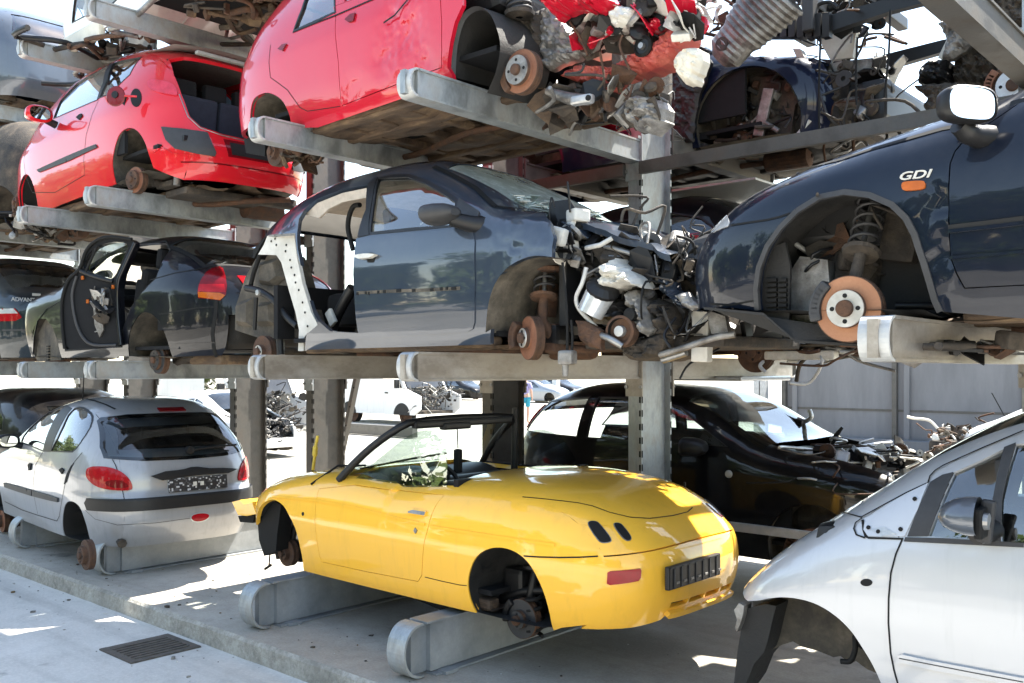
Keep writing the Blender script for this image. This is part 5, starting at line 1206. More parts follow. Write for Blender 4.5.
    mb.add(pts + [(x, y, z + .012) for x, y, z in pts], [tuple(range(8)), tuple(range(15, 7, -1))] + [(i, (i + 1) % 8, 8 + (i + 1) % 8, 8 + i) for i in range(8)], 'liner_dark'); mb.build('undertray', car)
    mb = MB(); scrap(mb, (-.95, -.35, -.08), (.7, .6, .05), 26, 31, ['rust', 'black', 'grime', 'alu_dirty']); mb.build('hanging_linkage', car)
    floorpan(car, -1.0, 1.9, .76, .0, .06, 'under', True, 12, side=(-.84, 1.05))
    mb = MB(); mb.box((.4, 0, .3), (2.4, 1.5, .03), 'dark_int'); mb.box((-.50, 0, .78), (.34, 1.5, .16), 'black', None, .06); mb.box((.4, -.77, .5), (2., .03, .44), 'dark_int'); mb.box((.4, .77, .5), (2., .03, .44), 'dark_int'); mb.build('cabin_trim', car)
    for y in (-.38, .38): seat(car, .2, y, .34, 'dark_int')
    mb = MB(); mb.box((-1.3, 0, .5), (.7, 1.0, .3), 'black', None, .08); scrap(mb, (-1.35, 0, .4), (.7, 1.0, .4), 30, 41, ['black', 'alu_dirty', 'grime']); mb.build('engine', car)
mk_navy()
# ================================================================ grey-blue wreck (centre, first level)
def mk_clio():
    fr = Frame(-4.55, 4.67, 1.9, 0)
    car = fr.thing('blue_wreck', 'grey-blue three-door wreck with torn-off front end and cut-out rear quarter on the first rack level', 'car')
    sh = Shell(fr, [(-.05, .755), (.08, .79), (.3, .815), (.5, .818), (.68, .80), (.78, .775), (1.0, .67), (1.25, .55), (1.5, .45)],
               [(-.05, -1.8), (.3, -1.9), (.8, -1.85), (1.3, -1.5)], [(-.05, 1.95), (.3, 2.02), (.6, 2.0), (1.3, 1.7)], 0, 5, 5,
               [(-1.9, 1.10), (-1.5, 1.17), (-1.2, 1.235), (-.8, 1.28), (-.3, 1.295), (.1, 1.265), (.35, 1.16), (.65, 1.0), (.95, .83), (1.3, .76), (1.7, .70), (2.0, .60)], .15, 12, (0, 0, .6))
    P = 'p_clio'; yb = .50
    A = lambda p: T(230, 160, p); B = lambda p: T(230, 230, p); C = lambda p: T(420, 160, p); D = lambda p: T(500, 220, p)
    xz = sh.xz
    arch = xz(C([(262, 690), (266, 640), (275, 570), (300, 495), (345, 435), (400, 400), (460, 383), (528, 388)]))
    arch = smo(arch)
    tc = sh.topcurve(-1.18, 1.02, -yb, 50)
    out = P2(tc, 0, 2) + xz(C([(505, 212), (522, 240), (520, 275), (532, 310), (526, 345)])) + arch[::-1] + [(.92, .10), (.90, .015), (-.86, .01)]
    out += xz(B([(300, 482), (306, 418)])) + xz(A([(350, 660), (318, 560), (285, 430), (262, 292), (140, 303), (160, 268), (200, 222), (240, 178)]))
    hole = xz(A([(270, 280), (276, 235), (296, 200), (345, 158), (450, 117), (553, 97), (548, 190), (540, 302), (508, 312), (496, 385), (500, 480), (504, 640)])) + xz(B([(522, 412), (400, 405), (352, 362), (330, 320), (302, 225), (278, 110)]))
    win = xz(A([(556, 300), (560, 235), (572, 150), (592, 72), (640, 60), (720, 57), (790, 82), (860, 120), (916, 160), (906, 267), (720, 285)]))
    door = xz(A([(507, 314), (545, 309), (720, 292), (975, 268), (984, 330), (985, 480), (984, 600)])) + xz(B([(983, 370), (975, 398), (955, 409), (860, 416), (700, 426), (523, 436), (512, 400), (500, 280), (494, 180), (500, 90)]))
    df = dent([(1.12, .60, .20, .0, .014), (1.28, .60, .14, .012, .016)])
    mb = MB(); skin(mb, sh, out, P, 'xz', holes=[hole, win, inset(door, 0)] if False else [hole, win], th=.03, s=.04, defm=df)
    far = P2(sh.topcurve(-1.72, 1.0, -yb, 50), 0, 2) + [(1.4, .75), (1.5, .5)] + arc(1.25, .12, .36, .02) + [(-.9, .01), (-1.0, .3), (-1.6, .4), (-1.76, .8)]
    wfar = [(-.17, .76), (-.14, 1.12), (.05, 1.15), (.3, 1.05), (.62, .80)]; wfar2 = [(-1.62, .72), (-1.55, .98), (-1.2, 1.09), (-.75, 1.13), (-.24, 1.14), (-.26, .70)]
    skin(mb, sh, far, P, 'xz', holes=[wfar, wfar2], near=False, mirror=True, th=.03, s=.08)
    skin(mb, sh, top_poly(sh, yb, -1.72, .27, 24, 0, -.08), P, 'xy', s=.06)
    bo = mb.build('body', car)
    glazing(car, sh, win, 'glass', False, -.012, s=.07, frame=.022, fm='black')
    g = MB(); skin(g, sh, wfar, 'glass_clear', 'xz', near=False, mirror=True, th=0, off=-.01, s=.1); g.build('side_window', car)
    g = MB(); skin(g, sh, wfar2, 'glass_clear', 'xz', near=False, mirror=True, th=0, off=-.01, s=.1); g.build('side_window', car)
    d = MB(); skin(d, sh, inset(door, .004), P, 'xz', off=.007, th=.035, s=.04, defm=None); do = d.build('door', car)
    m_ = MB(); skin(m_, sh, xz(A([(553, 97), (592, 70), (572, 150), (558, 300), (512, 310), (545, 200)])), 'black', 'xz', off=.006, th=.02); m_.build('door_pillar', car)
    m_ = MB(); ribbon(m_, sh, B([(510, 252), (640, 245), (800, 240), (925, 233)]), .020, 'liner', .009); 
    m_.build('moulding_trace', do)
    m_ = MB()
    for x, y, w_ in ((515, 255, 8), (548, 252, 6), (560, 254, 5), (598, 249, 7), (622, 247, 10), (680, 243, 18), (740, 242, 12), (812, 240, 12), (850, 236, 9), (872, 234, 7), (900, 234, 16)):
        p = sh.at(230 + x / 4, 230 + y / 4); m_.box(p + np.array([0, -.010, 0]), (w_ * .0024, .006, .018), 'rubber')
    m_.build('clips', do)
    h = MB(); rc = chaikin(xz(B([(538, 100), (560, 88), (592, 96), (594, 122), (570, 136), (545, 128)]))); skin(h, sh, rc, 'rubber', 'xz', off=.009, th=.003, s=.02)
    hp = xz(B([(500, 112), (512, 104), (560, 98), (598, 100), (607, 106), (600, 114), (560, 116), (515, 121)])); skin(h, sh, chaikin(hp), 'white_pl', 'xz', off=.04, th=.035, s=.02); h.build('door_handle', do)
    # mirror housing seen from ahead
    c = Vector(fr.onY(441, 214, -.93)); mb = MB(); rows = []; n = 22
    for k, d_ in [(.9, -.075), (1, -.07), (1.0, -.02), (.9, .04), (.66, .09), (.3, .115)]: rows.append([c + Vector((d_ + .05 * math.cos(a) * 0, math.cos(a) * .115 * k, (abs(math.sin(a))**.8) * (1 if math.sin(a) > 0 else -1) * .062 * k)) for a in np.linspace(0, 2 * PI, n, endpoint=False)])
    mb.add([q for r in rows for q in r], [(i * n + j, i * n + (j + 1) % n, (i + 1) * n + (j + 1) % n, (i + 1) * n + j) for i in range(5) for j in range(n)], 'black_dull', None, True); mb.add(rows[-1], [tuple(range(n))], 'black_dull'); mb.add(rows[0], [tuple(range(n))], 'rubber')
    mb.tube([c + Vector((.05, .03, -.03)), c + Vector((.13, .14, -.06)), c + Vector((.17, .20, -.06))], [.04, .05, .06], 'black', 10); mo = mb.build('wing_mirror', car)
    m_ = MB(); tri = xz(A([(920, 155), (1000, 210), (995, 268), (908, 270)])); skin(m_, sh, tri, 'black_dull', 'xz', off=.012, th=.014); m_.build('mirror_base', car)
    # bare inner quarter left by the cut
    mb = MB(); q = B([(150, 22), (255, 10), (262, 60), (268, 112), (290, 215), (325, 330), (352, 380), (385, 404), (310, 412), (296, 430), (294, 484), (272, 484), (276, 400), (262, 330), (235, 240), (205, 130), (185, 100), (112, 98), (135, 60)])
    pq = [fr.onY(x, y, -.66) for x, y in q]; mb.prism(pq, (0, .03, 0), 'bare_white'); bq = mb.build('bare_quarter', car)
    mb = MB()
    for x, y in ((225, 60), (222, 85), (240, 120), (245, 150), (258, 180), (262, 210), (275, 240), (290, 290), (310, 385), (165, 45), (185, 60), (180, 35), (300, 330)):
        p = Vector(fr.onY(230 + x / 4, 230 + y / 4, -.663)); mb.lathe(p, (0, -1, 0), [(.009, 0), (.009, .002), (0, .002)], 'rubber', 8)
    mb.build('weld_holes', bq)
    mb = MB(); q = A([(150, 296), (118, 350), (95, 395), (92, 360), (135, 312)]); mb.prism([fr.onY(x, y, -.6) for x, y in q], (0, .1, 0), 'rubber'); mb.build('torn_seal', car)
    mb = MB()
    q = B([(112, 100), (190, 96), (215, 150), (250, 280), (275, 380), (270, 430), (110, 430), (20, 400), (22, 310), (60, 190)]); pq = [fr.onY(x, y, -.50) for x, y in q]
    n = len(pq); mb.add(pq + [Vector(p) + Vector((0, .25, .0)) for p in pq], [tuple(range(n))] + [(i, (i + 1) % n, n + (i + 1) % n, n + i) for i in range(n)], 'liner')
    for q_ in ([(120, 130), (200, 110), (225, 190), (180, 225), (120, 215)], [(120, 290), (180, 285), (190, 380), (115, 385)], [(35, 290), (95, 270), (95, 390), (30, 380)]):
        pq = [Vector(fr.onY(230 + x / 4, 230 + y / 4, -.51)) for x, y in q_]; cc = sum(pq, Vector()) / len(pq) + Vector((0, -.05, 0)); m2 = len(pq)
        ins = [p.lerp(cc, .35) + Vector((0, -.03, 0)) for p in pq]; mb.add(pq + ins, [tuple(range(m2, 2 * m2))] + [(i, (i + 1) % m2, m2 + (i + 1) % m2, m2 + i) for i in range(m2)], 'liner')
    mb.build('inner_wheelhouse', car)
    mb = MB(); f = lambda x, y, Y=-.60: fr.onY(230 + x / 4, 230 + y / 4, Y)
    mb.tube(spline([f(65, 232), f(120, 245), f(180, 285), f(230, 350), f(270, 385)]), .026, 'black', 10); mb.tube([f(105, 270), f(98, 400)], .016, 'black', 8); mb.tube([f(192, 290), f(203, 500)], .03, 'black', 10)
    mb.tube([f(120, 100, -.58), f(95, 170, -.58), f(78, 240, -.58)], .018, 'rubber', 8); mb.lathe(f(112, 250, -.66), (0, -1, 0), [(.022, -.01), (.022, .01), (0, .012)], 'alu', 12); mb.build('filler_pipe', car)
    p = Vector(fr.onY(262, 352, -.62)); brake(car, p, .125, 'rust', 'disc_clean', seed=9, cal=False, hubr=.4)
    mb = MB(); mb.tube([(p[0], -.55, p[2]), (p[0], .6, p[2])], .04, 'grime', 10); mb.build('rear_axle', car)
    # bonnet, screen
    g = MB(); skin(g, sh, top_poly(sh, yb + .03, .29, .97, 24, -.08, -.06), 'glass_crack', 'xy', off=-.004, th=.006, s=.06); wo = g.build('windscreen', car)
    g = MB(); ribbon(g, sh, C([(56, 28), (130, 62), (220, 112), (300, 188)]), .035, 'rubber', .006); ribbon(g, sh, C([(300, 188), (400, 196), (500, 205)]), .03, 'rubber', .004); g.build('screen_seal', wo)
    g = MB(); r = random.Random(4)
    for k in range(46):
        x = r.uniform(.78, .99); y = r.uniform(-.5, -.1) if k % 2 else r.uniform(-.52, .4); z = sh.ztop(x, y) + .012; s_ = r.uniform(.015, .05); an = r.uniform(0, 6)
        g.prism([(x + s_ * math.cos(an + j * 2.1) * r.uniform(.6, 1.2), y + s_ * math.sin(an + j * 2.1), z + r.uniform(-.005, .02)) for j in range(3)], (0, 0, .005), 'glass_crack' if k % 3 else 'white_pl')
    g.build('glass_shards', wo)
    mb = MB(); r = random.Random(11)
    def hood(u, v):
        x = .98 + .95 * u; y = -.52 + 1.1 * v; z = .795 - .31 * u + .04 * math.sin(v * PI) + .03 * math.exp(-((u - .5) / .16)**2) * (.7 - v * .4) - .02 * (u > .9)
        return (x, y, z + .022 * mnoise.noise(Vector((u * 4, v * 4, 2))) + .012 * mnoise.noise(Vector((u * 11, v * 9, 5))))
    gridsheet(mb, hood, 26, 20, P); mb.add([Vector(hood(i / 26, 0)) for i in range(27)] + [Vector(hood(i / 26, 0)) + Vector((0, .02, -.035)) for i in range(27)], [(i, i + 1, 28 + i, 27 + i) for i in range(26)], P); ho = mb.build('crumpled_bonnet', car)
    # wheel arch, brake and strut on the torn corner
    mb = MB(); rim = [Vector(p) for p in sh.hit(arch, 'xz')[0]]; n = len(rim); mb.add(rim + [p + Vector((0, .42, 0)) for p in rim], [(i, i + 1, n + i + 1, n + i) for i in range(n - 1)], 'liner', None, True); mb.build('wheel_arch_liner', car)
    mb = MB(); q = C([(225, 700), (225, 560), (280, 430), (400, 400), (480, 388), (540, 400), (600, 410), (660, 440), (700, 500), (700, 700)]); pq = [fr.onY(x, y, -.36) for x, y in q]; mb.prism(pq, (0, .02, 0), 'liner'); 
    pc = Vector(fr.onY(420 + 428 / 4, 160 + 462 / 4, -.365)); mb.lathe(pc, (0, -1, 0), [(.05, 0), (.045, .012), (0, .014)], 'rubber', 16); mb.build('inner_wing', car)
    p = Vector(fr.onY(528, 338, -.66)); brake(car, p, .125, 'rust_face', 'disc_clean', seed=12, ax=(-.42, -.9, 0), hubr=.45, calm='rust')
    t = fr.onY(546, 262, -.46); strut(car, p + Vector((.05, .06, 0)), (t[0], -.46, t[2] + .04), 6, 'rust')
    mb = MB(); mb.lathe(fr.onY(545, 268, -.47), (0, 0, 1), [(.02, -.03), (.11, -.02), (.115, .0), (.06, .03), (0, .05)], 'rust', 22); mb.box(fr.onY(548, 300, -.45), (.08, .1, .2), 'rust', Matrix.Rotation(.1, 3, 'Y'), .02); mb.box(fr.onY(552, 335, -.48), (.16, .12, .12), 'black', None, .03); mb.build('strut_mount', car)
    # the exposed engine, piece by piece
    f = lambda x, y, Y=-.5: Vector(fr.onY(500 + x / 4, 220 + y / 4, Y))
    def blob(name, q, Y, th, m, seed=0, bulge=.06): return relief(car, name, fr, [(500 + x / 4, 220 + y / 4) for x, y in q], Y, th, m, seed, bulge)
    blob('torn_airbox', [(410, 215), (425, 190), (460, 155), (490, 185), (520, 200), (560, 235), (572, 275), (545, 262), (500, 258), (470, 275), (430, 290), (412, 255)], -.55, .12, 'white_pl', 1, .07)
    blob('timing_cover', [(505, 290), (540, 280), (580, 320), (600, 380), (615, 440), (590, 465), (560, 440), (535, 400), (515, 350)], -.50, .2, 'alu_dirty', 2, .05)
    blob('intake_housing', [(400, 330), (450, 315), (500, 325), (515, 370), (490, 400), (430, 405), (395, 380)], -.48, .25, 'black', 3, .06)
    blob('oil_pan', [(490, 510), (560, 480), (640, 450), (660, 480), (640, 540), (580, 565), (520, 560)], -.45, .4, 'grime', 4, .05)
    blob('gearbox', [(600, 340), (640, 310), (700, 340), (710, 420), (690, 480), (640, 470), (615, 410)], -.38, .4, 'grime', 5, .08)
    blob('crumpled_wing', [(640, 230), (690, 225), (720, 300), (810, 340), (790, 365), (720, 350), (690, 320), (650, 290)], -.42, .05, 'p_clio', 6, .05)
    blob('engine_mount', [(302, 405), (345, 405), (400, 440), (405, 520), (360, 510), (320, 480)], -.62, .04, 'rust', 7, .015)
    blob('headlamp_bracket', [(700, 300), (745, 290), (800, 345), (770, 360), (730, 340)], -.5, .04, 'alu_dirty', 8, .02)
    mb = MB(); mb.tube([f(405, 290, -.58), f(360, 375, -.60)], [.085, .075], 'clear_lens', 16); mb.lathe(f(408, 286, -.58), (.4, -.2, .5), [(.09, 0), (.095, .02), (.06, .05), (0, .06)], 'black', 16); mb.build('headlamp', car)
    mb = MB(); mb.lathe(f(478, 445, -.60), (0.1, -1, 0), [(.085, -.06), (.085, 0), (.07, .004), (.066, -.02), (.03, -.02), (.028, .01), (0, .012)], 'rust', 30, ms=['rust', 'rust', 'rubber', 'rust', 'alu', 'alu']); mb.build('crank_pulley', car)
    mb = MB(); mb.lathe(f(520, 378, -.58), (0, -1, 0), [(.035, -.03), (.035, .01), (.02, .015), (0, .015)], 'rubber', 18); mb.build('idler_pulley', car)
    mb = MB(); mb.tube(spline([f(395, 458, -.6), f(440, 475, -.62), f(490, 505, -.6)]), .018, 'steel', 10); mb.build('drive_shaft', car)
    mb = MB()
    for k in range(4): mb.tube(spline([f(540 + k * 26, 150 + k * 8, -.34), f(590 + k * 22, 152 + k * 8, -.36), f(625 + k * 14, 180 + k * 8, -.38), f(640 + k * 8, 235, -.36)]), .022, 'alu', 10)
    mb.build('intake_runners', car)
    mb = MB(); mb.tube(spline([f(330, 115, -.40), f(400, 105, -.44), f(480, 120, -.46), f(560, 150, -.44), f(640, 210, -.40)]), .016, 'steel', 8); mb.build('fuel_rail', car)
    mb = MB(); mb.tube(spline([f(345, 190, -.62), f(330, 250, -.63), f(305, 310, -.62), f(320, 360, -.6), f(385, 430, -.58)]), .012, 'white_wire', 6); mb.tube(spline([f(250, 170, -.7), f(265, 330, -.7), f(270, 480, -.7), f(262, 620, -.7)]), .008, 'rubber', 6)
    mb.tube(spline([f(285, 400, -.7), f(290, 480, -.7), f(283, 560, -.7)]), .007, 'rubber', 6); mb.build('hanging_wires', car)
    mb = MB(); mb.tube([f(262, 530, -.7), f(262, 625, -.7)], [.022, .016], 'alu_dirty', 8); mb.box(f(270, 550, -.7), (.10, .06, .08), 'alu_dirty', None, .02); mb.build('hanging_bracket', car)
    mb = MB(); bt = [f(640, 540, -.45), f(740, 510, -.45), f(860, 470, -.42), f(940, 458, -.4)]; mb.tube(spline(bt), .018, 'alu_dirty', 10); mb.tube([f(650, 560, -.42), f(745, 530, -.42)], .02, 'steel', 8); mb.build('bumper_beam', car)
    mb = MB(); mb.box(f(810, 440, -.3), (.10, .06, .34), 'bare_white', Matrix.Rotation(.03, 3, 'Y'), .01); mb.build('radiator_support', car)
    mb = MB(); mb.prism([f(825, 360, -.35), f(900, 385, -.35), f(912, 450, -.35), f(845, 455, -.35)], (0, .04, 0), 'alu_dirty'); mb.build('lamp_bracket', car)
    mb = MB(); mb.tube([f(345, 112, -.5), f(400, 100, -.52), f(450, 72, -.5)], .014, 'white_wire', 8); mb.build('bonnet_stay', car); mb = MB(); mb.box(f(582, 115, -.4), (.09, .03, .17), 'white_pl', Matrix.Rotation(.4, 3, 'Y'), .01); mb.box(f(600, 92, -.4), (.09, .04, .05), 'white_pl', Matrix.Rotation(.2, 3, 'Y'), .01); mb.build('white_clip', car)
    mb = MB(); mb.box(f(230, 65, -.66), (.11, .06, .10), 'white_pl', Matrix.Rotation(.3, 3, 'Y'), .02); mb.build('torn_reservoir', car); mb = MB(); mb.prism([f(205, 30), f(300, 10), f(330, 60), f(260, 90)], (0, .2, 0), 'bare_white'); mb.build('cowl_scrap', car)
    mats = ['black', 'black', 'rubber', 'alu_dirty', 'grime', 'steel', 'grime', 'black_dull', 'rubber', 'grime']
    mb = MB(); scrap(mb, (1.62, -.30, .38), (.62, .40, .48), 170, 51, mats, .4, (.004, .010)); mb.build('wiring_tangle', car)
    mb = MB(); scrap(mb, (1.28, -.52, .60), (.13, .14, .32), 46, 52, ['black', 'bare_white', 'alu_dirty', 'rubber', 'p_clio', 'black'], .25, (.003, .006)); mb.build('torn_wing_edge', car)
    mb = MB(); scrap(mb, (1.95, -.15, .28), (.30, .6, .5), 70, 53, mats, .4, (.004, .009)); mb.build('torn_front_panel', car)
    mb = MB(); mb.box((1.6, .15, .28), (.62, .7, .42), 'grime', None, .06); mb.box((1.25, .1, .42), (.05, 1.3, .60), 'black'); mb.box((1.7, .1, .02), (.9, .9, .06), 'grime', None, .02); mb.build('engine_block', car)
    floorpan(car, -1.5, 1.2, .72, -.005, .05, 'under', True, 15, side=(-.84, .88))
    # cabin seen through the openings
    mb = MB(); mb.box((-.1, 0, .08), (2.0, 1.4, .03), 'dark_int'); mb.box((.75, 0, .60), (.45, 1.3, .22), 'black', None, .08); mb.box((-.75, .15, .32), (.9, 1.0, .25), 'dark_int', None, .06); mb.box((-.05, .735, .4), (2.2, .03, .6), 'black'); mb.box((.35, -.72, .38), (.9, .03, .5), 'dark_int'); mb.box((-1.4, 0, .30), (.05, 1.3, .4), 'dark_int'); mb.build('cabin_trim', car)
    hl = MB(); gridsheet(hl, lambda u, v: (-1.4 + 1.65 * u, -.54 + 1.08 * v, 1.20 - .10 * (2 * u - 1)**2 - .04 * (2 * v - 1)**2), 10, 8, 'beige'); hl.build('headlining', car)
    hl = MB(); q = A([(300, 218), (350, 172), (450, 132), (546, 112), (546, 150), (450, 168), (395, 195), (355, 232)]); hl.prism([fr.onY(x, y, -.60) for x, y in q], (0, .02, 0), 'beige'); hl.build('pillar_trim', car)
    seat(car, .05, -.36, .08, 'dark_int', -1); seat(car, .05, .36, .08, 'dark_int', -1)
    sb = MB(); q = [fr.onY(230 + x / 4, 160 + y / 4, -.5) for x, y in [(520, 180), (495, 185), (478, 220), (472, 270), (482, 320), (492, 360)]]; sb.tube(spline(q), .018, 'rubber', 8); sb.build('seat_hoop', car); sb = MB(); q = [fr.onY(230 + x / 4, 230 + y / 4, -.45) for x, y in [(490, 230), (450, 300), (425, 350), (410, 395)]]; sb.tube(spline(q), .04, 'black', 8); sb.box(fr.onY(230 + 405 / 4, 230 + 350 / 4, -.5), (.07, .03, .12), 'white_pl', Matrix.Rotation(-.6, 3, 'Y'), .01); sb.build('seat_frame', car)
mk_clio()
# ================================================================ red hatchback (upper left) and crimson wreck (top centre)
def mk_red():
    fr = Frame(-8.66, 4.67, 3.32, -2)
    car = fr.thing('red_hatchback', 'red hatchback with its tailgate missing and fuel flap open on the upper left rack', 'car')
    sh = Shell(fr, [(.0, .79), (.15, .82), (.4, .845), (.7, .845), (.9, .80), (1.2, .70), (1.45, .60), (1.6, .5)],
               [(0, -2.3), (.3, -2.42), (.6, -2.40), (.9, -2.1), (1.6, -1.6)], [(.0, 1.42), (.12, 1.52), (.30, 1.55), (.42, 1.52), (.6, 1.44), (.85, 1.36), (1.1, 1.24), (1.35, 1.05), (1.6, .8)], -.4, 4.6, 3.6,
               [(-2.6, .48), (-2.3, .72), (-1.9, 1.02), (-1.5, 1.27), (-1.1, 1.43), (-.6, 1.50), (0, 1.50), (.5, 1.46), (.9, 1.40), (1.3, 1.3), (1.7, 1.1)], .3, 10, (-.4, 0, .7))
    P = 'p_red'; yb = .56; t = lambda p: T(0, 0, p); g = lambda p: T(100, 60, p); xz = sh.xz; ZR = 1.26
    ra = xz(g([(214, 432), (200, 390), (180, 330), (150, 284), (112, 272), (76, 300), (54, 370), (50, 430), (60, 475)])); ra = ra[:-1] + [(ra[-1][0], .10)]
    ra = smo(ra)
    fa = arc(-1.62, .16, .33, .05)
    wf = xz(t([(213, 477), (243, 402), (310, 332), (440, 258), (415, 330), (388, 402)])); wr = xz(t([(398, 393), (428, 320), (456, 252), (568, 228), (520, 300), (445, 376)]))
    mb = MB(); o = side_outline(sh, yb, .62, ZR, .06, [ra, fa], .12, .06)
    skin(mb, sh, o, P, 'xz', holes=[wf, wr], mirror=True, th=.035)
    skin(mb, sh, roof_to_end(sh, yb, -1.15, ZR, 1, -.1), P, 'xy', s=.07); skin(mb, sh, roof_to_end(sh, yb, -2.0, .62, -1, -.1), P, 'xy', s=.07)
    op = [(0, 1.225), (-.40, 1.215), (-.52, 1.17), (-.555, 1.0), (-.55, .80), (-.52, .60), (-.46, .51), (-.3, .465), (0, .45)]; op = op + [(-y, z) for y, z in reversed(op[1:-1])]
    skin(mb, sh, end_poly(yb, .06, ZR, 24), P, 'yz', holes=[op], th=.03, s=.045); skin(mb, sh, end_poly(yb, .12, .62, 16), P, '-yz', th=0)
    mb.build('body', car)
    s_ = MB(); rim = [Vector(p) + Vector((-.02, 0, 0)) for p in sh.hit(op + op[:1], 'yz')[0]]; s_.tube(rim, .012, 'rubber', 6); s_.build('tailgate_seal', car)
    s_ = MB(); s_.tube([Vector(p) + Vector((.006, 0, 0)) for p in sh.hit(inset(op, -.015)[4:13], 'yz')[0]], .005, 'steel', 6); s_.build('tailgate_trim', car)
    g_ = MB(); skin(g_, sh, top_poly(sh, yb, -2.0, -1.18, 20, -.1, -.1), 'glass_clear', 'xy', off=-.004, th=0, s=.08); g_.build('windscreen', car)
    glazing(car, sh, wf, 'glass', True, -.008, s=.07, frame=.012); glazing(car, sh, wr, 'glass', True, -.008, s=.07, frame=.012)
    m_ = MB(); skin(m_, sh, xz(t([(440, 258), (456, 252), (428, 320), (398, 393), (388, 402), (415, 330)])), 'black', 'xz', off=.004, th=.006); m_.build('door_pillar', car)
    lp = chaikin(t([(590, 330), (605, 318), (660, 325), (700, 340), (716, 384), (690, 382), (640, 372), (600, 358)]))
    for sg in (1, -1):
        l = MB(); patch(l, sh, lp, 'pink_lens', s=2, off=.012, th=.016, rnd=False, mirror=sg < 0, near=sg > 0); l.build('tail_lamp', car)
    b = MB(); q = g([(246, 268), (330, 276), (430, 291), (446, 330), (465, 370), (460, 386), (385, 375), (300, 355), (264, 320)]); patch(b, sh, q, 'black_dull', s=3, off=.010, th=.014, rnd=False); b.build('bumper_insert', car)
    b = MB(); patch(b, sh, g([(245, 268), (330, 276), (430, 291), (446, 330), (465, 370), (460, 386), (385, 375), (300, 355), (264, 320)]), 'black_dull', s=3, off=.010, th=.014, rnd=False, mirror=True, near=False); b.build('bumper_insert', car)
    b = MB(); skin(b, sh, [(-.30, .42), (.30, .42), (.27, .27), (-.27, .27)], 'dark_red_lens', 'yz', off=.004, th=.006); skin(b, sh, [(-.25, .395), (.25, .395), (.24, .29), (-.24, .29)], 'rubber', 'yz', off=.007, th=.004); b.build('plate_recess', car)
    s_ = MB(); ribbon(s_, sh, [(y, .20) for y in np.linspace(-.6, .6, 20)], .012, 'dark_red_lens', .003, s=1, mode='yz'); s_.build('bumper_groove', car)
    s_ = MB(); ribbon(s_, sh, g([(215, 370), (245, 348), (290, 375), (460, 392)]), .010, 'p_red', .010, h=.01); s_.build('bumper_crease', car)
    s_ = MB(); ribbon(s_, sh, t([(395, 400), (368, 460), (345, 540), (335, 640), (340, 700), (220, 770), (130, 770), (102, 700), (95, 640), (120, 540)]), .006, 'rubber', .002); s_.build('panel_seam', car)
    s_ = MB(); skin(s_, sh, xz(t([(150, 680), (270, 625), (385, 578), (392, 590), (275, 645), (160, 690)])), 'black_dull', 'xz', off=.012, th=.014, s=.03); s_.build('side_moulding', car)
    s_ = MB(); skin(s_, sh, chaikin(xz(t([(300, 478), (318, 458), (335, 454), (330, 472), (312, 486)]))), 'rubber', 'xz', off=.010, th=.012, s=.02); s_.build('door_handle', car)
    # fuel flap swung open
    e = [(545 + 22 * math.cos(a), 391 + 37 * math.sin(a)) for a in np.linspace(0, 2 * PI, 20, endpoint=False)]
    s_ = MB(); patch(s_, sh, t(e), 'rubber', s=2, off=.003, th=.004, rnd=False); s_.build('fuel_hole', car)
    c = Vector(fr.onY(465 / 4, 386 / 4, -.93)); s_ = MB(); s_.lathe(c, (.55, -.8, 0), [(0, 0), (.085, .0), (.088, .008), (.08, .014), (0, .016)], 'dark_red_lens', 24); s_.lathe(c + Vector((.008, -.012, .01)), (.55, -.8, 0), [(.03, 0), (.03, .012), (0, .012)], 'black', 14); s_.tube([c + Vector((.07, .04, 0)), c + Vector((.13, .12, 0))], .01, P, 6); s_.build('fuel_flap', car)
    c = Vector(fr.onY(38.5, 114, -1.0)); wing_mirror(car, c, P, 1, 1.15)
    c = Vector(fr.onY(60, 123, -.92)); s_ = MB()
    liner(car, sh, ra, .36, 'liner'); liner(car, sh, fa, .36, 'liner_dark')
    p = Vector(fr.onY(135, 180, -.76)); brake(car, p, .115, 'rust_face', 'rust', seed=14, cal=False, hubr=.7, ax=(.2, -1, 0))
    mb = MB(); mb.tube([(p[0] + .28, -.52, p[2] - .05), (p[0] + .28, -.5, p[2] + .35)], .03, 'alu_dirty', 10); spring(mb, (p[0] + .2, -.4, p[2]), (p[0] + .2, -.4, p[2] + .26), .06, 'black', 4, .008); mb.tube([(p[0], -.6, p[2]), (p[0], .6, p[2])], .035, 'grime', 10); mb.box((p[0] + .1, -.5, p[2] - .02), (.3, .1, .05), 'grime', None, .015); mb.build('rear_axle', car)
    p = Vector(fr.onY(18, 203, -.74)); brake(car, p, .12, 'rust', 'rust', seed=15)
    b = MB(); r = random.Random(3); b.box((1.05, -.1, .0), (.4, .8, .06), 'grime', None, .02); b.lathe((.9, .25, -.02), (0, 1, 0), [(.02, 0), (.10, .01), (.10, .38), (.02, .39)], 'rust', 16); b.tube(spline([(.7, -.2, -.02), (1.0, -.1, -.05), (1.3, .1, -.03), (1.45, .4, .0)]), .026, 'rust', 8); b.box((1.28, .35, -.01), (.12, .4, .09), 'grime', None, .03); b.build('exhaust_silencer', car)
    floorpan(car, -1.4, 1.35, .76, .0, .06, 'under', False, 18, side=(-1.28, .56))
    mb = MB(); mb.box((-.2, 0, .34), (2.8, 1.46, .03), 'dark_int'); mb.box((-1.4, 0, .8), (.6, 1.4, .16), 'black', None, .06); mb.box((-.3, -.78, .6), (2.0, .03, .5), 'dark_int'); mb.box((-.3, .78, .6), (2.0, .03, .5), 'dark_int'); mb.box((.95, 0, .40), (.9, 1.2, .04), 'black'); mb.build('cabin_trim', car)
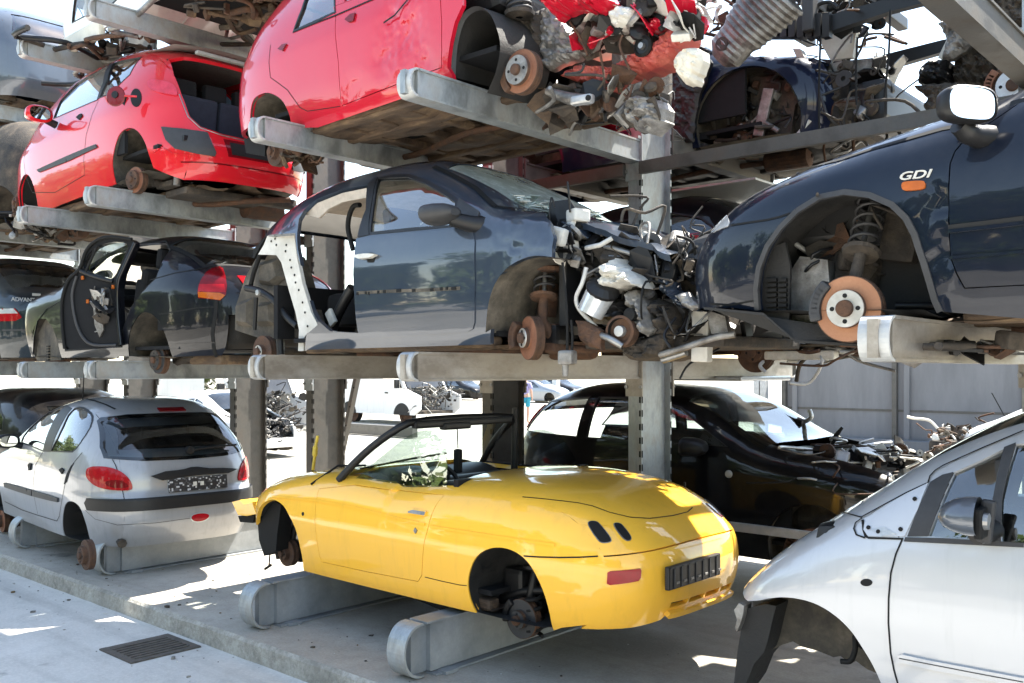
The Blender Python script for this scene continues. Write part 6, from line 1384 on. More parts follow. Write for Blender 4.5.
    M['navy_cloth'] = plain('navy_seat_cloth', (.028, .034, .055), .9)
    rs = MB(); rs.box((.78, -.24, .68), (.10, .50, .52), 'navy_cloth', Matrix.Rotation(.15, 3, 'Y'), .03); rs.box((.78, .27, .68), (.10, .48, .52), 'navy_cloth', Matrix.Rotation(.15, 3, 'Y'), .03); ro = rs.build('rear_seat', car)
    for y in (-.3, 0, .3):
        h = MB(); h.box((.80, y, 1.0), (.09, .22, .15), 'dark_int', None, .04); h.build('headrest', ro)
    for y in (-.36, .36): seat(car, -.55, y, .42, 'dark_int')
    hl = MB(); M['trim_grey'] = plain('grey_headlining', (.30, .30, .28), .9); gridsheet(hl, lambda u, v: (-1.0 + 2.1 * u, -.54 + 1.08 * v, 1.42 - .10 * u * u - .05 * (2 * v - 1)**2), 10, 8, 'trim_grey'); hl.build('headlining', car)
    hl = MB(); hl.box((1.02, -.60, .62), (.30, .03, .4), 'dark_int'); hl.box((1.02, .60, .62), (.30, .03, .4), 'dark_int'); hl.box((1.32, 0, 1.17), (.05, .9, .03), 'trim_grey', None, .01); hl.build('boot_trim', car)
mk_red()
def mk_crimson():
    fr = Frame(-4.55, 4.68, 3.42, 0)
    car = fr.thing('crimson_wreck', 'crimson car with dented doors and crushed bare nose on the upper middle rack', 'car')
    sh = Shell(fr, [(-.04, .78), (.08, .82), (.3, .842), (.55, .845), (.72, .82), (.85, .79), (1.1, .70), (1.35, .60), (1.5, .5)],
               [(-.05, -1.85), (.1, -1.93), (.35, -1.97), (.6, -1.94), (.85, -1.83), (1.1, -1.66), (1.5, -1.3)], [(-.05, 2.1), (.4, 2.15), (1.5, 1.8)], .2, 6, 5,
               [(-1.7, 1.15), (-1.3, 1.30), (-.8, 1.40), (0, 1.43), (.3, 1.38), (.7, 1.1), (1.0, .85), (1.5, .75), (2.2, .6)], .2, 10, (.2, 0, .6))
    P = 'p_crim'; yb = .56; E = lambda p: T(240, 0, p); F = lambda p: T(440, 0, p); xz = sh.xz
    ra = xz(E([(208, 512), (196, 455), (165, 398), (112, 371), (66, 386), (46, 420), (36, 480)])); ra = ra[:-1] + [(ra[-1][0], .16)]
    ra = smo(ra)
    tc = P2(sh.topcurve(sh.xend(-yb, 1.15, -1), .95, -yb, 50), 0, 2)
    right = xz(E([(890, 20), (858, 90), (840, 170), (832, 230), (830, 270), (848, 300)]))
    sill = [(right[-1][0], .045), (.3, .035), (-.70, .005)]
    left = P2(sh.endcurve(-yb, .16, 1.15, -1), 0, 2)
    wr = xz(E([(212, 128), (245, 40), (270, -30), (384, -60), (384, 50), (300, 92)])); 
    wf = [(-.40, .78), (-.40, 1.16), (0, 1.22), (.25, 1.18), (.55, .90), (.58, .74)]
    df = dent([(.20, .44, .26, .016, .016), (.02, .30, .12, .010, .005), (.36, .22, .16, .010, .006), (-.30, .22, .2, .004, .003), (.10, .55, .10, .012, .004)])
    seam = xz(E([(802, 0), (808, 90), (808, 200), (806, 272)]))
    fend = xz(E([(826, 0), (822, 90), (826, 200), (828, 268)]))
    body = tc + [(1.05, .85), (1.05, .80), (right[0][0], .75)] + right + sill + ra + left
    door = [(-.52, .78)] + xz(E([(382, 70), (392, 250), (406, 424), (600, 350), (760, 288), (806, 272), (808, 200), (808, 90), (803, 0)])) + [(.52, .74)]
    mb = MB(); skin(mb, sh, body, P, 'xz', holes=[wf, wr, door], th=.03, s=.04, defm=df); skin(mb, sh, [q for q in tc] + [(1.05, .8), (1.0, .4), (.75, .05), (-.7, .01)] + ra + left, P, 'xz', holes=[wf, wr], near=False, mirror=True, s=.08)
    skin(mb, sh, roof_to_end(sh, yb, .25, 1.15, -1, .1), P, 'xy', s=.1); skin(mb, sh, end_poly(yb, .16, 1.15, 20), P, '-yz', th=0, s=.08); mb.build('body', car)
    d = MB(); skin(d, sh, inset(door, .006), P, 'xz', th=.035, s=.03, defm=df); do = d.build('door', car)
    g = MB(); skin(g, sh, top_poly(sh, yb, .27, .95, 16), 'glass_clear', 'xy', off=-.004, th=0, s=.1); g.build('windscreen', car)
    glazing(car, sh, wr, 'glass', True, -.01, s=.08, frame=.02); glazing(car, sh, wf, 'glass', True, -.01, s=.08)
    s_ = MB(); ribbon(s_, sh, E([(122, 180), (116, 250), (122, 310), (150, 330), (190, 360), (240, 430), (270, 445), (400, 426)]), .005, 'rubber', .002); ribbon(s_, sh, E([(212, 130), (300, 94), (384, 62), (560, -14)]), .012, 'rubber', .003); s_.build('panel_seam', car)
    for q, o_ in (([(152, 205), (160, 186), (180, 176), (196, 178), (192, 195), (172, 208)], car), ([(420, 88), (428, 68), (455, 54), (480, 54), (474, 74), (448, 92)], do)):
        s_ = MB(); skin(s_, sh, chaikin(xz(E(q))), 'dark_red_lens', 'xz', off=.012, th=.014, s=.02); s_.build('door_handle', o_)
    s_ = MB(); b_ = xz(E([(600, 86), (640, 50), (668, 24)])); ribbon(s_, sh, E([(576, 92), (620, 62), (680, -10)]), .012, 'rubber', .004); s_.build('torn_edge', do)
    liner(car, sh, ra, .36, 'liner'); 
    s_ = MB(); q = [fr.onY(240 + x / 4, y / 4, -.60) for x, y in [(38, 430), (22, 470), (16, 560), (24, 612), (100, 625), (100, 540), (60, 480)]]; s_.prism(q, (0, .06, 0), 'rubber'); s_.build('bumper_liner', car)
    p = Vector(fr.onY(240 + 140 / 4, 610 / 4, -.68)); brake(car, p, .10, 'rust', 'rust', seed=21, cal=False); mb = MB(); scrap(mb, p + Vector((.12, .15, .0)), (.3, .25, .14), 26, 61, ['grime', 'rust', 'under']); mb.build('rear_axle', car)
    f = lambda x, y, Y=-.6: Vector(fr.onY(440 + x / 4, y / 4, Y))
    # plastic inner wing liner
    mb = MB(); q = [f(40, 305, -.80), f(48, 180, -.80), (f(80, 70, -.80)), f(140, 25, -.80), f(195, 50, -.80), f(232, 130, -.80), f(240, 200, -.80), f(222, 290, -.80), f(188, 372, -.80)]
    q2 = [p + Vector((.03, .42, .02)) for p in q]; n = len(q); c = sum(q2, Vector()) / n
    sp = spline(q, 4); sp2 = [p + Vector((.02, .42, .01)) for p in sp]; n = len(sp); mb.add(sp + sp2, [(i, i + 1, n + i + 1, n + i) for i in range(n - 1)], 'p_grey' if False else 'liner_dark', None, True); inn = [p + (p - c).normalized() * -.035 for p in sp]; mb.add(sp + inn, [(i, i + 1, n + i + 1, n + i) for i in range(n - 1)], 'black_dull', None, True)
    mb.add(sp2 + [c], [(i, i + 1, n) for i in range(n - 1)], 'liner'); mb.build('wing_liner', car)
    # crushed nose
    def blob(name, q, Y, th, m, seed=0, bulge=.05): return relief(car, name, fr, [(440 + x / 4, y / 4) for x, y in q], Y, th, m, seed, bulge, .6 if name != 'washer_bottle' else .25)
    p = f(322, 285, -.72); brake(car, p, .125, 'rust_face', 'alu_dirty', seed=22, hubr=.66)
    blob('inner_wing', [(390, 180), (400, 40), (470, 20), (500, 90), (560, 150), (590, 220), (440, 280), (400, 260)], -.42, .05, 'alu_dirty', 3, .03)
    blob('strut_tower', [(240, 60), (280, 10), (360, 0), (410, 60), (400, 180), (330, 200), (270, 150)], -.46, .2, 'grime', 4, .03)
    blob('chassis_leg', [(480, 300), (560, 260), (700, 270), (760, 230), (850, 190), (960, 90), (1000, 120), (960, 220), (900, 260), (760, 310), (730, 375), (640, 350), (560, 330)], -.36, .14, 'primer_red', 5, .05)
    blob('crushed_wing', [(430, 0), (470, -40), (640, -60), (700, 10), (640, 50), (560, 40), (500, 60), (470, 80)], -.56, .06, P, 6, .09)
    blob('bumper_carrier', [(780, 110), (850, 70), (960, 50), (1010, 90), (960, 140), (920, 100), (840, 130)], -.40, .08, P, 7, .03)
    blob('washer_bottle', [(940, 240), (965, 205), (1010, 190), (1050, 200), (1056, 240), (1030, 305), (1022, 335), (985, 335), (948, 290)], -.42, .07, 'cream_pl', 8, .05)
    blob('gear_housing', [(745, 430), (800, 380), (880, 400), (905, 440), (900, 490), (850, 535), (790, 520), (760, 490)], -.42, .09, 'alu_dirty', 9, .07)
    blob('torn_plastic', [(680, 60), (720, 20), (780, 40), (760, 100), (720, 120), (690, 100)], -.5, .05, 'white_pl', 10, .04)
    mb = MB(); mb.tube([f(430, 365), f(520, 395), f(600, 400)], [.022, .035, .03], 'alu_dirty', 10); mb.box(f(570, 400, -.63), (.14, .05, .05), 'alu', Matrix.Rotation(.05, 3, 'Y'), .015); mb.lathe(f(595, 392, -.66), (0, -1, 0), [(.016, 0), (.016, .01), (0, .01)], 'rubber', 12); mb.build('control_arm', car)
    mb = MB(); mb.lathe(f(810, 185, -.45), (0, -1, 0), [(.05, -.03), (.058, 0), (.045, .012), (.04, 0), (.018, 0), (.016, .02), (0, .02)], 'rubber', 20, ms=['rubber', 'rubber', 'rubber', 'black', 'steel', 'steel']); mb.build('idler_pulley', car)
    spr = MB(); spring(spr, f(320, 60, -.58), f(315, 0, -.58), .07, 'black_dull', 3, .009); spr.lathe(f(318, 70, -.58), (0, 0, 1), [(.02, 0), (.085, .01), (.09, .03), (.03, .035)], 'grime', 18); spr.build('coil_spring', car)
    mb = MB()
    for q in ([(640, 210), (655, 300), (665, 440)], [(730, 140), (720, 190), (760, 280)], [(520, 90), (560, 150), (590, 220)], [(770, 340), (750, 440), (800, 480)]): mb.tube(spline([f(x, y, -.5) for x, y in q]), .007, 'rust', 6)
    mb.build('hanging_wires', car)
    mats = ['alu_dirty', 'rubber', 'rubber', 'black', 'black', 'alu_dirty', 'p_crim', 'grime', 'grime', 'bare_white']
    mb = MB(); scrap(mb, f(660, 90, -.36), (.34, .25, .30), 90, 71, mats, .25, (.003, .007)); mb.build('wiring_tangle', car)
    mb = MB(); scrap(mb, f(860, 60, -.36), (.44, .3, .24), 80, 72, mats, .25, (.003, .006)); mb.build('torn_front_panel', car)
    mb = MB(); scrap(mb, f(600, 400, -.36), (.7, .4, .2), 70, 73, ['grime', 'under', 'grime', 'black', 'alu_dirty', 'rust'], .35, (.005, .012)); scrap(mb, f(810, 420, -.38), (.24, .25, .24), 46, 74, ['grime', 'rust', 'black', 'alu_dirty', 'grime'], .35, (.003, .007)); mb.build('subframe', car)
    mb = MB(); scrap(mb, f(985, 60, -.4), (.14, .2, .30), 30, 75, ['white_pl', 'p_crim', 'alu', 'rubber'], .3, (.004, .008)); mb.build('lamp_remains', car)
    mb = MB(); mb.box((1.12, .2, .2), (.36, .7, .34), 'grime', None, .08); mb.box((1.0, .3, .42), (.06, .8, .7), 'black'); mb.build('engine_block', car)
    floorpan(car, -1.45, 1.0, .76, -.01, .06, 'under', True, 25, side=(-.84, .55))
    mb = MB(); mb.box((-.2, 0, .2), (2.2, 1.46, .03), 'dark_int'); mb.box((-.2, .77, .45), (2.2, .03, .5), 'dark_int'); mb.box((-.2, -.77, .4), (1.3, .03, .5), 'dark_int'); mb.box((.7, 0, .6), (.4, 1.4, .3), 'black', None, .08); mb.build('cabin_trim', car)
    for y in (-.37, .37): seat(car, .0, y, .25, 'dark_int', -1)
mk_crimson()
# ================================================================ black hatchback with an open door (left, first level)
def mk_black():
    fr = Frame(-8.66, 4.70, 1.86, 0)
    car = fr.thing('black_hatchback', 'glossy black-blue hatchback with one door hanging open on the left of the first rack level', 'car')
    sh = Shell(fr, [(-.04, .76), (.1, .80), (.3, .825), (.55, .828), (.7, .80), (.8, .775), (1.0, .65), (1.2, .54), (1.4, .4)],
               [(-.05, -2.0), (.4, -2.1), (1.4, -1.4)], [(-.04, 1.82), (.1, 1.92), (.35, 1.95), (.55, 1.93), (.72, 1.88), (.82, 1.80), (1.0, 1.45), (1.4, .9)], 0, 7, 3.8,
               [(-1.8, .70), (-1.2, .76), (-.9, .80), (-.6, .95), (-.2, 1.10), (.3, 1.165), (.7, 1.16), (1.0, 1.10), (1.3, .98), (1.55, .86), (1.75, .82), (2.0, .78)], .1, 10, (0, 0, .6))
    P = 'p_black'; yb = .54; J = lambda p: T(0, 220, p); xz = sh.xz; ZR = .76
    ra = xz(J([(690, 548), (672, 490), (645, 420), (606, 376), (566, 372), (530, 420), (514, 480), (512, 530)])); ra = ra[:-1] + [(ra[-1][0], .03)]
    ra = smo(ra)
    lip = xz(J([(250, 318), (190, 350), (150, 400), (134, 470), (130, 545)]))
    fa = [(-.78, .03), (-.80, .20), (-.88, .33)] + [(-1.05, .42), (-1.25, .43), (-1.40, .30), (-1.46, .05)]
    o = P2(sh.topcurve(-1.55, sh.xend(-yb, ZR), -yb, 70), 0, 2) + P2(sh.endcurve(-yb, ZR, .03), 0, 2)[1:] + ra + fa + [(-1.55, .05), (-1.62, .4)]
    hole = [(-.66, .70), (-.50, .86), (-.20, 1.02), (.30, 1.075), (.76, 1.06), (1.0, .95), (1.10, .80), (1.08, .69), (.95, .60), (.72, .44), (.56, .24), (.53, .12), (-.66, .10)]
    mb = MB(); skin(mb, sh, o, P, 'xz', holes=[hole], th=.03); skin(mb, sh, o, P, 'xz', holes=[[(-.5, .80), (-.15, 1.03), (.3, 1.08), (.85, 1.0), (.95, .80)]], near=False, mirror=True, th=.03, s=.07)
    skin(mb, sh, roof_to_end(sh, yb, 1.52, ZR, 1, .05), P, 'xy', s=.05); skin(mb, sh, top_poly(sh, yb, -.15, .90, 20, -.1, -.06), P, 'xy', s=.07)
    skin(mb, sh, end_poly(yb, .36, ZR, 24), P, 'yz', th=.0, s=.06); skin(mb, sh, top_poly(sh, yb, -1.55, -.85, 14), P, 'xy', s=.08)
    mb.build('body', car)
    g = MB(); skin(g, sh, top_poly(sh, yb + .02, .92, 1.50, 20, -.06, .05), 'glass_dark', 'xy', off=.002, th=0, s=.06); g.build('rear_window', car); g = MB(); rp = top_poly(sh, yb + .02, .92, 1.50, 20, -.06, .05); skin(g, sh, inset(rp, -.025), 'rubber', 'xy', off=.004, th=.004, s=.05, holes=[inset(rp, .02)]); g.build('window_seal', car)
    g = MB(); skin(g, sh, top_poly(sh, yb, -.83, -.17, 20, -.1, -.1), 'glass_clear', 'xy', off=-.003, th=0, s=.08); g.build('windscreen', car)
    g = MB(); skin(g, sh, [(-.5, .80), (-.15, 1.03), (.3, 1.08), (.85, 1.0), (.95, .80)], 'glass_clear', 'xz', near=False, mirror=True, off=-.01, th=0, s=.08); g.build('side_window', car)
    lq = J([(792, 290), (796, 262), (808, 236), (826, 210), (850, 194), (878, 188), (892, 196), (902, 225), (908, 262), (904, 298), (882, 322), (795, 312)])
    for sg in (1, -1):
        l = MB(); patch(l, sh, lq, 'dark_red_lens', s=2, off=.008, th=.012, rnd=False, mirror=sg < 0, near=sg > 0); lo = l.build('tail_lamp', car)
        l = MB(); patch(l, sh, J([(800, 258), (897, 258), (904, 290), (795, 286)]), 'red_lens', s=2, off=.0095, th=.002, rnd=False, mirror=sg < 0, near=sg > 0); l.build('lamp_segment', lo)
        l = MB(); patch(l, sh, J([(794, 288), (880, 292), (902, 302), (882, 321), (796, 309)]), 'orange_lens', s=2, off=.0095, th=.002, rnd=False, mirror=sg < 0, near=sg > 0); l.build('lamp_segment', lo)
    l = MB(); skin(l, sh, [(-.42, .69), (-.20, .69), (-.22, .50), (-.40, .48)], 'red_lens', 'yz', off=.006, th=.01); l.build('reflector', car)
    l = MB(); q = [(y, .36) for y in np.linspace(-.55, .55, 12)] + [(y, .02) for y in np.linspace(.55, -.55, 12)]; skin(l, sh, q, 'liner_dark', 'yz', off=-.10, th=.0, s=.06); l.build('rear_panel', car)
    for q, w, of, m in (([(636, 378), (700, 366), (800, 350), (868, 348)], .010, .002, 'rubber'), ([(600, 240), (700, 212), (830, 190), (985, 176)], .008, .002, 'rubber'), ([(680, 498), (760, 494), (860, 490)], .008, .006, P), ([(868, 300), (862, 380), (850, 450), (856, 520), (866, 548)], .03, .004, 'rubber')):
        s_ = MB(); ribbon(s_, sh, J(q), w, m, of, h=.004); s_.build('panel_seam', car)
    s_ = MB(); ribbon(s_, sh, J([(250, 316), (190, 350), (150, 400), (135, 470), (130, 545)]), .025, P, .006, h=.012); s_.build('arch_lip', car)
    liner(car, sh, ra, .36, 'liner'); liner(car, sh, fa, .30, 'liner')
    mb = MB(); q = [fr.onY(x / 4, 220 + y / 4, -.76) for x, y in [(140, 545), (150, 460), (180, 400), (215, 395), (240, 460), (244, 560), (150, 565)]]; mb.prism(q, (0, .03, 0), 'liner')
    for i in range(6): a = Vector(fr.onY(193 / 4, 220 + (505 + i * 11) / 4, -.77)); mb.box(a, (.05, .02, .010), 'rubber')
    mb.build('torn_arch_liner', car)
    p = Vector(fr.onY(158, 360, -.70)); brake(car, p, .12, 'black_dull', 'grime', seed=31, cal=False, hubr=.7)
    mb = MB(); mb.tube([(p[0] + .05, -.55, p[2] - .02), (p[0] + .35, -.52, p[2] + .04), (p[0] + .62, -.5, p[2] + .06)], .03, 'grime', 8); mb.box((p[0] + .5, -.3, p[2] + .0), (.5, .5, .08), 'under', None, .03); mb.tube([(p[0], -.55, p[2]), (p[0], .6, p[2])], .035, 'grime', 8); mb.build('rear_axle', car)
    # inside of the opening
    s_ = MB(); rim = [Vector(p) + Vector((0, .01, 0)) for p in sh.hit(hole + hole[:1], 'xz')[0]]; s_.tube(rim, .014, 'rubber', 6); s_.build('door_seal', car)
    cw = Vector((-.28, -.30, .62)); ax = Vector((1, 0, .5)).normalized(); u = Vector((0, 1, 0)); v = ax.cross(u); s_ = MB(); s_.tube([cw + (u * math.cos(a) + v * math.sin(a)) * .18 for a in np.linspace(0, 2 * PI, 33)], .016, 'grime', 8); s_.box(cw, (.05, .3, .05), 'black', None, .02); s_.build('steering_wheel', car)
    mb = MB(); mb.box((.2, 0, .1), (2.4, 1.46, .03), 'dark_int'); mb.box((-.55, 0, .62), (.4, 1.4, .2), 'black', None, .08); mb.box((.2, .77, .4), (2.2, .03, .5), 'dark_int'); mb.box((1.2, 0, .74), (.5, 1.3, .03), 'black'); mb.box((1.2, -.70, .45), (.4, .03, .4), 'dark_int'); mb.build('cabin_trim', car)
    for y in (-.36, .36): seat(car, .22, y, .12, 'dark_int')
    rs = MB(); rs.box((.95, 0, .5), (.12, 1.3, .5), 'dark_int', Matrix.Rotation(.2, 3, 'Y'), .05); rs.build('rear_seat', car)
    # door swung open towards the lane, its inner side in view; hinge on the front pillar
    hx, hy = -.66, -.80; ang = math.radians(-118); dx = Vector((math.cos(ang), math.sin(ang), 0)); nrm = Vector((-dx.y, dx.x, 0)) * -1
    D = Plane(fr, tuple(Vector((hx, hy, .5))), tuple(nrm)); 
    Jd = lambda q: [Vector(p) for p in D.hit(J(q))[0]]
    outl = chaikin([(262, 520), (250, 420), (250, 320), (275, 240), (312, 205), (335, 160), (352, 115), (395, 78), (450, 66), (520, 74), (545, 92), (520, 140), (478, 240), (478, 380), (488, 500), (420, 512), (340, 516)], 1)
    D = Plane(fr, (.35, -.95, .5), (.45, -.9, 0)); Jd = lambda q: [Vector(p) for p in D.hit(J(q))[0]]
    wq = [(328, 200), (345, 150), (372, 112), (440, 86), (522, 90), (490, 160), (452, 244), (400, 226)]
    mb = MB(); patch(mb, D, J(outl), 'dark_int', holes=[J(wq)], s=4, th=.0, rnd=False); patch(mb, D, J(outl), P, holes=[J(wq)], s=4, off=-.07, th=-.07, rnd=False); do = mb.build('door', car)
    g = MB(); patch(g, D, J(wq), 'glass_clear', s=5, off=-.03, th=0, rnd=False); g.build('side_window', do)
    def strip(name, q, r, m, off=.01):
        b = MB(); b.tube(spline([p + D.nn_v * off for p in Jd(q)], 4), r, m, 8); return b.build(name, do)
    D.nn_v = Vector(tuple(D.nn))
    strip('door_seal', [(262, 515), (252, 420), (252, 320), (278, 240), (320, 198), (350, 120), (395, 80), (450, 68), (530, 78)], .016, 'rubber')
    strip('door_seal', [(310, 225), (292, 300), (305, 400), (335, 470), (380, 500), (470, 500)], .014, 'black_dull'); strip('window_bar', [(345, 210), (372, 150), (392, 105)], .012, 'rubber'); strip('window_rail', [(325, 204), (380, 226), (455, 246)], .018, 'black')
    strip('door_edge', [(545, 92), (500, 190), (474, 260), (474, 380), (486, 500)], .02, P)
    b = MB(); q = Jd([(380, 352), (412, 350), (420, 440), (405, 470), (385, 420)]); b.prism([p + D.nn_v * .002 for p in q], tuple(D.nn_v * .02), 'alu_dirty'); q = Jd([(388, 280), (440, 270), (455, 330), (440, 370), (395, 345)]); b.prism([p + D.nn_v * .001 for p in q], tuple(D.nn_v * .012), 'liner_dark'); b.build('window_motor', do)
    b = MB(); scrap(b, Jd([(415, 340)])[0] + D.nn_v * .03, (.16, .06, .30), 30, 81, ['black', 'alu_dirty', 'rubber', 'grime', 'steel'], .5, (.004, .009)); b.build('window_regulator', do)
    for q in ((335, 232), (355, 326), (456, 268)):
        b = MB(); p = Jd([q])[0]; b.box(p + D.nn_v * .015, (.03, .02, .035), 'orange_lens', None, .006); b.build('door_clip', do)
mk_black()
# ================================================================ the other cars of the yard
def generic(fr, name, label, P, T_, xl, xr, w=None, yb=.55, ZL=.62, ZR=.72, zs=.05, ws=(-.8, -.1), rs=None, roof=None, wins=(), arches=(), cabin=True, under='under', mirror_x=False, group=None, hood=True, tail=True, nose=True, end_win=None, nl=5, nr=4, s=.08, glassm='glass', seats=True, hoodm=None):
    """a complete car from one set of profiles; mirror_x turns it nose to the right"""
    car = fr.thing(name, label, 'car', group)
    fx = (lambda l: sorted([(-x, z) for x, z in l])) if mirror_x else (lambda l: list(l))
    if mirror_x: xl, xr = [(z, -x) for z, x in xr], [(z, -x) for z, x in xl]; nl, nr = nr, nl; ZL, ZR = ZR, ZL
    sh = Shell(fr, w or [(-.05, .76), (.1, .80), (.35, .83), (.6, .835), (.75, .81), (.9, .775), (1.2, .66), (1.5, .56)], xl, xr, 0, nl, nr, fx(T_), .2, 10, (0, 0, .7))
    k = -1 if mirror_x else 1
    ar = [arc(k * cx, cz, r, zs) for cx, cz, r in arches]; ar.sort(key=lambda a: -a[0][0])
    W = [[(k * x, z) for x, z in q] for q in wins]
    mb = MB(); skin(mb, sh, side_outline(sh, yb, ZL, ZR, zs, ar), P, 'xz', holes=W, mirror=True, th=.03, s=s)
    fs, rsd = (1, -1) if mirror_x else (-1, 1); Zf, Zr = (ZR, ZL) if mirror_x else (ZL, ZR)
    hw = k * ws[0]; wt = k * ws[1]
    if hood: skin(mb, sh, roof_to_end(sh, yb, hw, Zf, fs), hoodm or P, 'xy', s=s)
    if rs is None: skin(mb, sh, roof_to_end(sh, yb, wt, Zr, rsd), P, 'xy', s=s)
    else:
        a, b = k * rs[0], k * rs[1]; skin(mb, sh, top_poly(sh, yb, min(wt, a), max(wt, a), 16), P, 'xy', s=s); skin(mb, sh, roof_to_end(sh, yb, b, Zr, rsd), P, 'xy', s=s)
    ew = [end_win] if end_win else []
    if tail: skin(mb, sh, end_poly(yb, zs, Zr, 20), P, 'yz' if rsd > 0 else '-yz', holes=ew, th=0, s=s)
    if nose: skin(mb, sh, end_poly(yb, zs + .05, Zf, 20), P, 'yz' if fs > 0 else '-yz', th=0, s=s)
    mb.build('body', car)
    g = MB(); skin(g, sh, top_poly(sh, yb, min(hw, wt), max(hw, wt), 16), 'glass_clear', 'xy', off=-.004, th=0, s=.1); g.build('windscreen', car)
    if rs: g = MB(); skin(g, sh, top_poly(sh, yb, min(a, b), max(a, b), 16), 'glass_dark', 'xy', off=-.004, th=0, s=.1); g.build('rear_window', car)
    if end_win: g = MB(); skin(g, sh, end_win, glassm, 'yz' if rsd > 0 else '-yz', off=-.006, th=0, s=.1); g.build('rear_window', car)
    for q in W: glazing(car, sh, q, glassm, True, -.008, s=.1, frame=.016)
    for (cx, cz, r), a_ in zip(arches, [arc(k * cx, cz, r, zs) for cx, cz, r in arches]): liner(car, sh, a_, .34, 'liner')
    xs = [k * c[0] for c in arches] or [-1.2, 1.2]; x0, x1 = min(xs), max(xs); R = .36
    floorpan(car, x0 - .35, x1 + .35, .74, zs - .02, .06, under, True, int(abs(fr.o[0] * 10)) % 50, side=(x0 + R, x1 - R))
    if cabin:
        mb = MB(); c = (x0 + x1) / 2; mb.box((c, 0, zs + .12), (2.3, 1.44, .03), 'dark_int'); mb.box((c, .76, zs + .42), (2.1, .03, .44), 'dark_int'); mb.box((c, -.76, zs + .42), (2.1, .03, .44), 'dark_int'); mb.box((hw + k * .15, 0, zs + .66), (.4, 1.36, .18), 'black', None, .06); mb.build('cabin_trim', car)
        if seats:
            for y in (-.36, .36): seat(car, c, y, zs + .18, 'dark_int', k)
    return car, sh
SAL = [(-2.2, .58), (-1.7, .76), (-1.0, .86), (-.75, .92), (-.2, 1.22), (.1, 1.30), (.7, 1.31), (1.05, 1.2), (1.5, .95), (1.65, .90), (2.2, .84)]
HAT = [(-2.0, .60), (-1.5, .78), (-1.0, .90), (-.75, .98), (-.1, 1.30), (.2, 1.36), (.9, 1.36), (1.5, 1.27), (2.0, 1.1)]
WS_ = [[(-.55, .80), (-.12, 1.10), (.20, 1.18), (.22, .80)], [(.28, .80), (.27, 1.18), (.75, 1.16), (1.1, .98), (1.15, .84)]]
def up(l, d): return [(x, z + d) for x, z in l]
def upz(l, d): return [(z + d, x) for z, x in l]
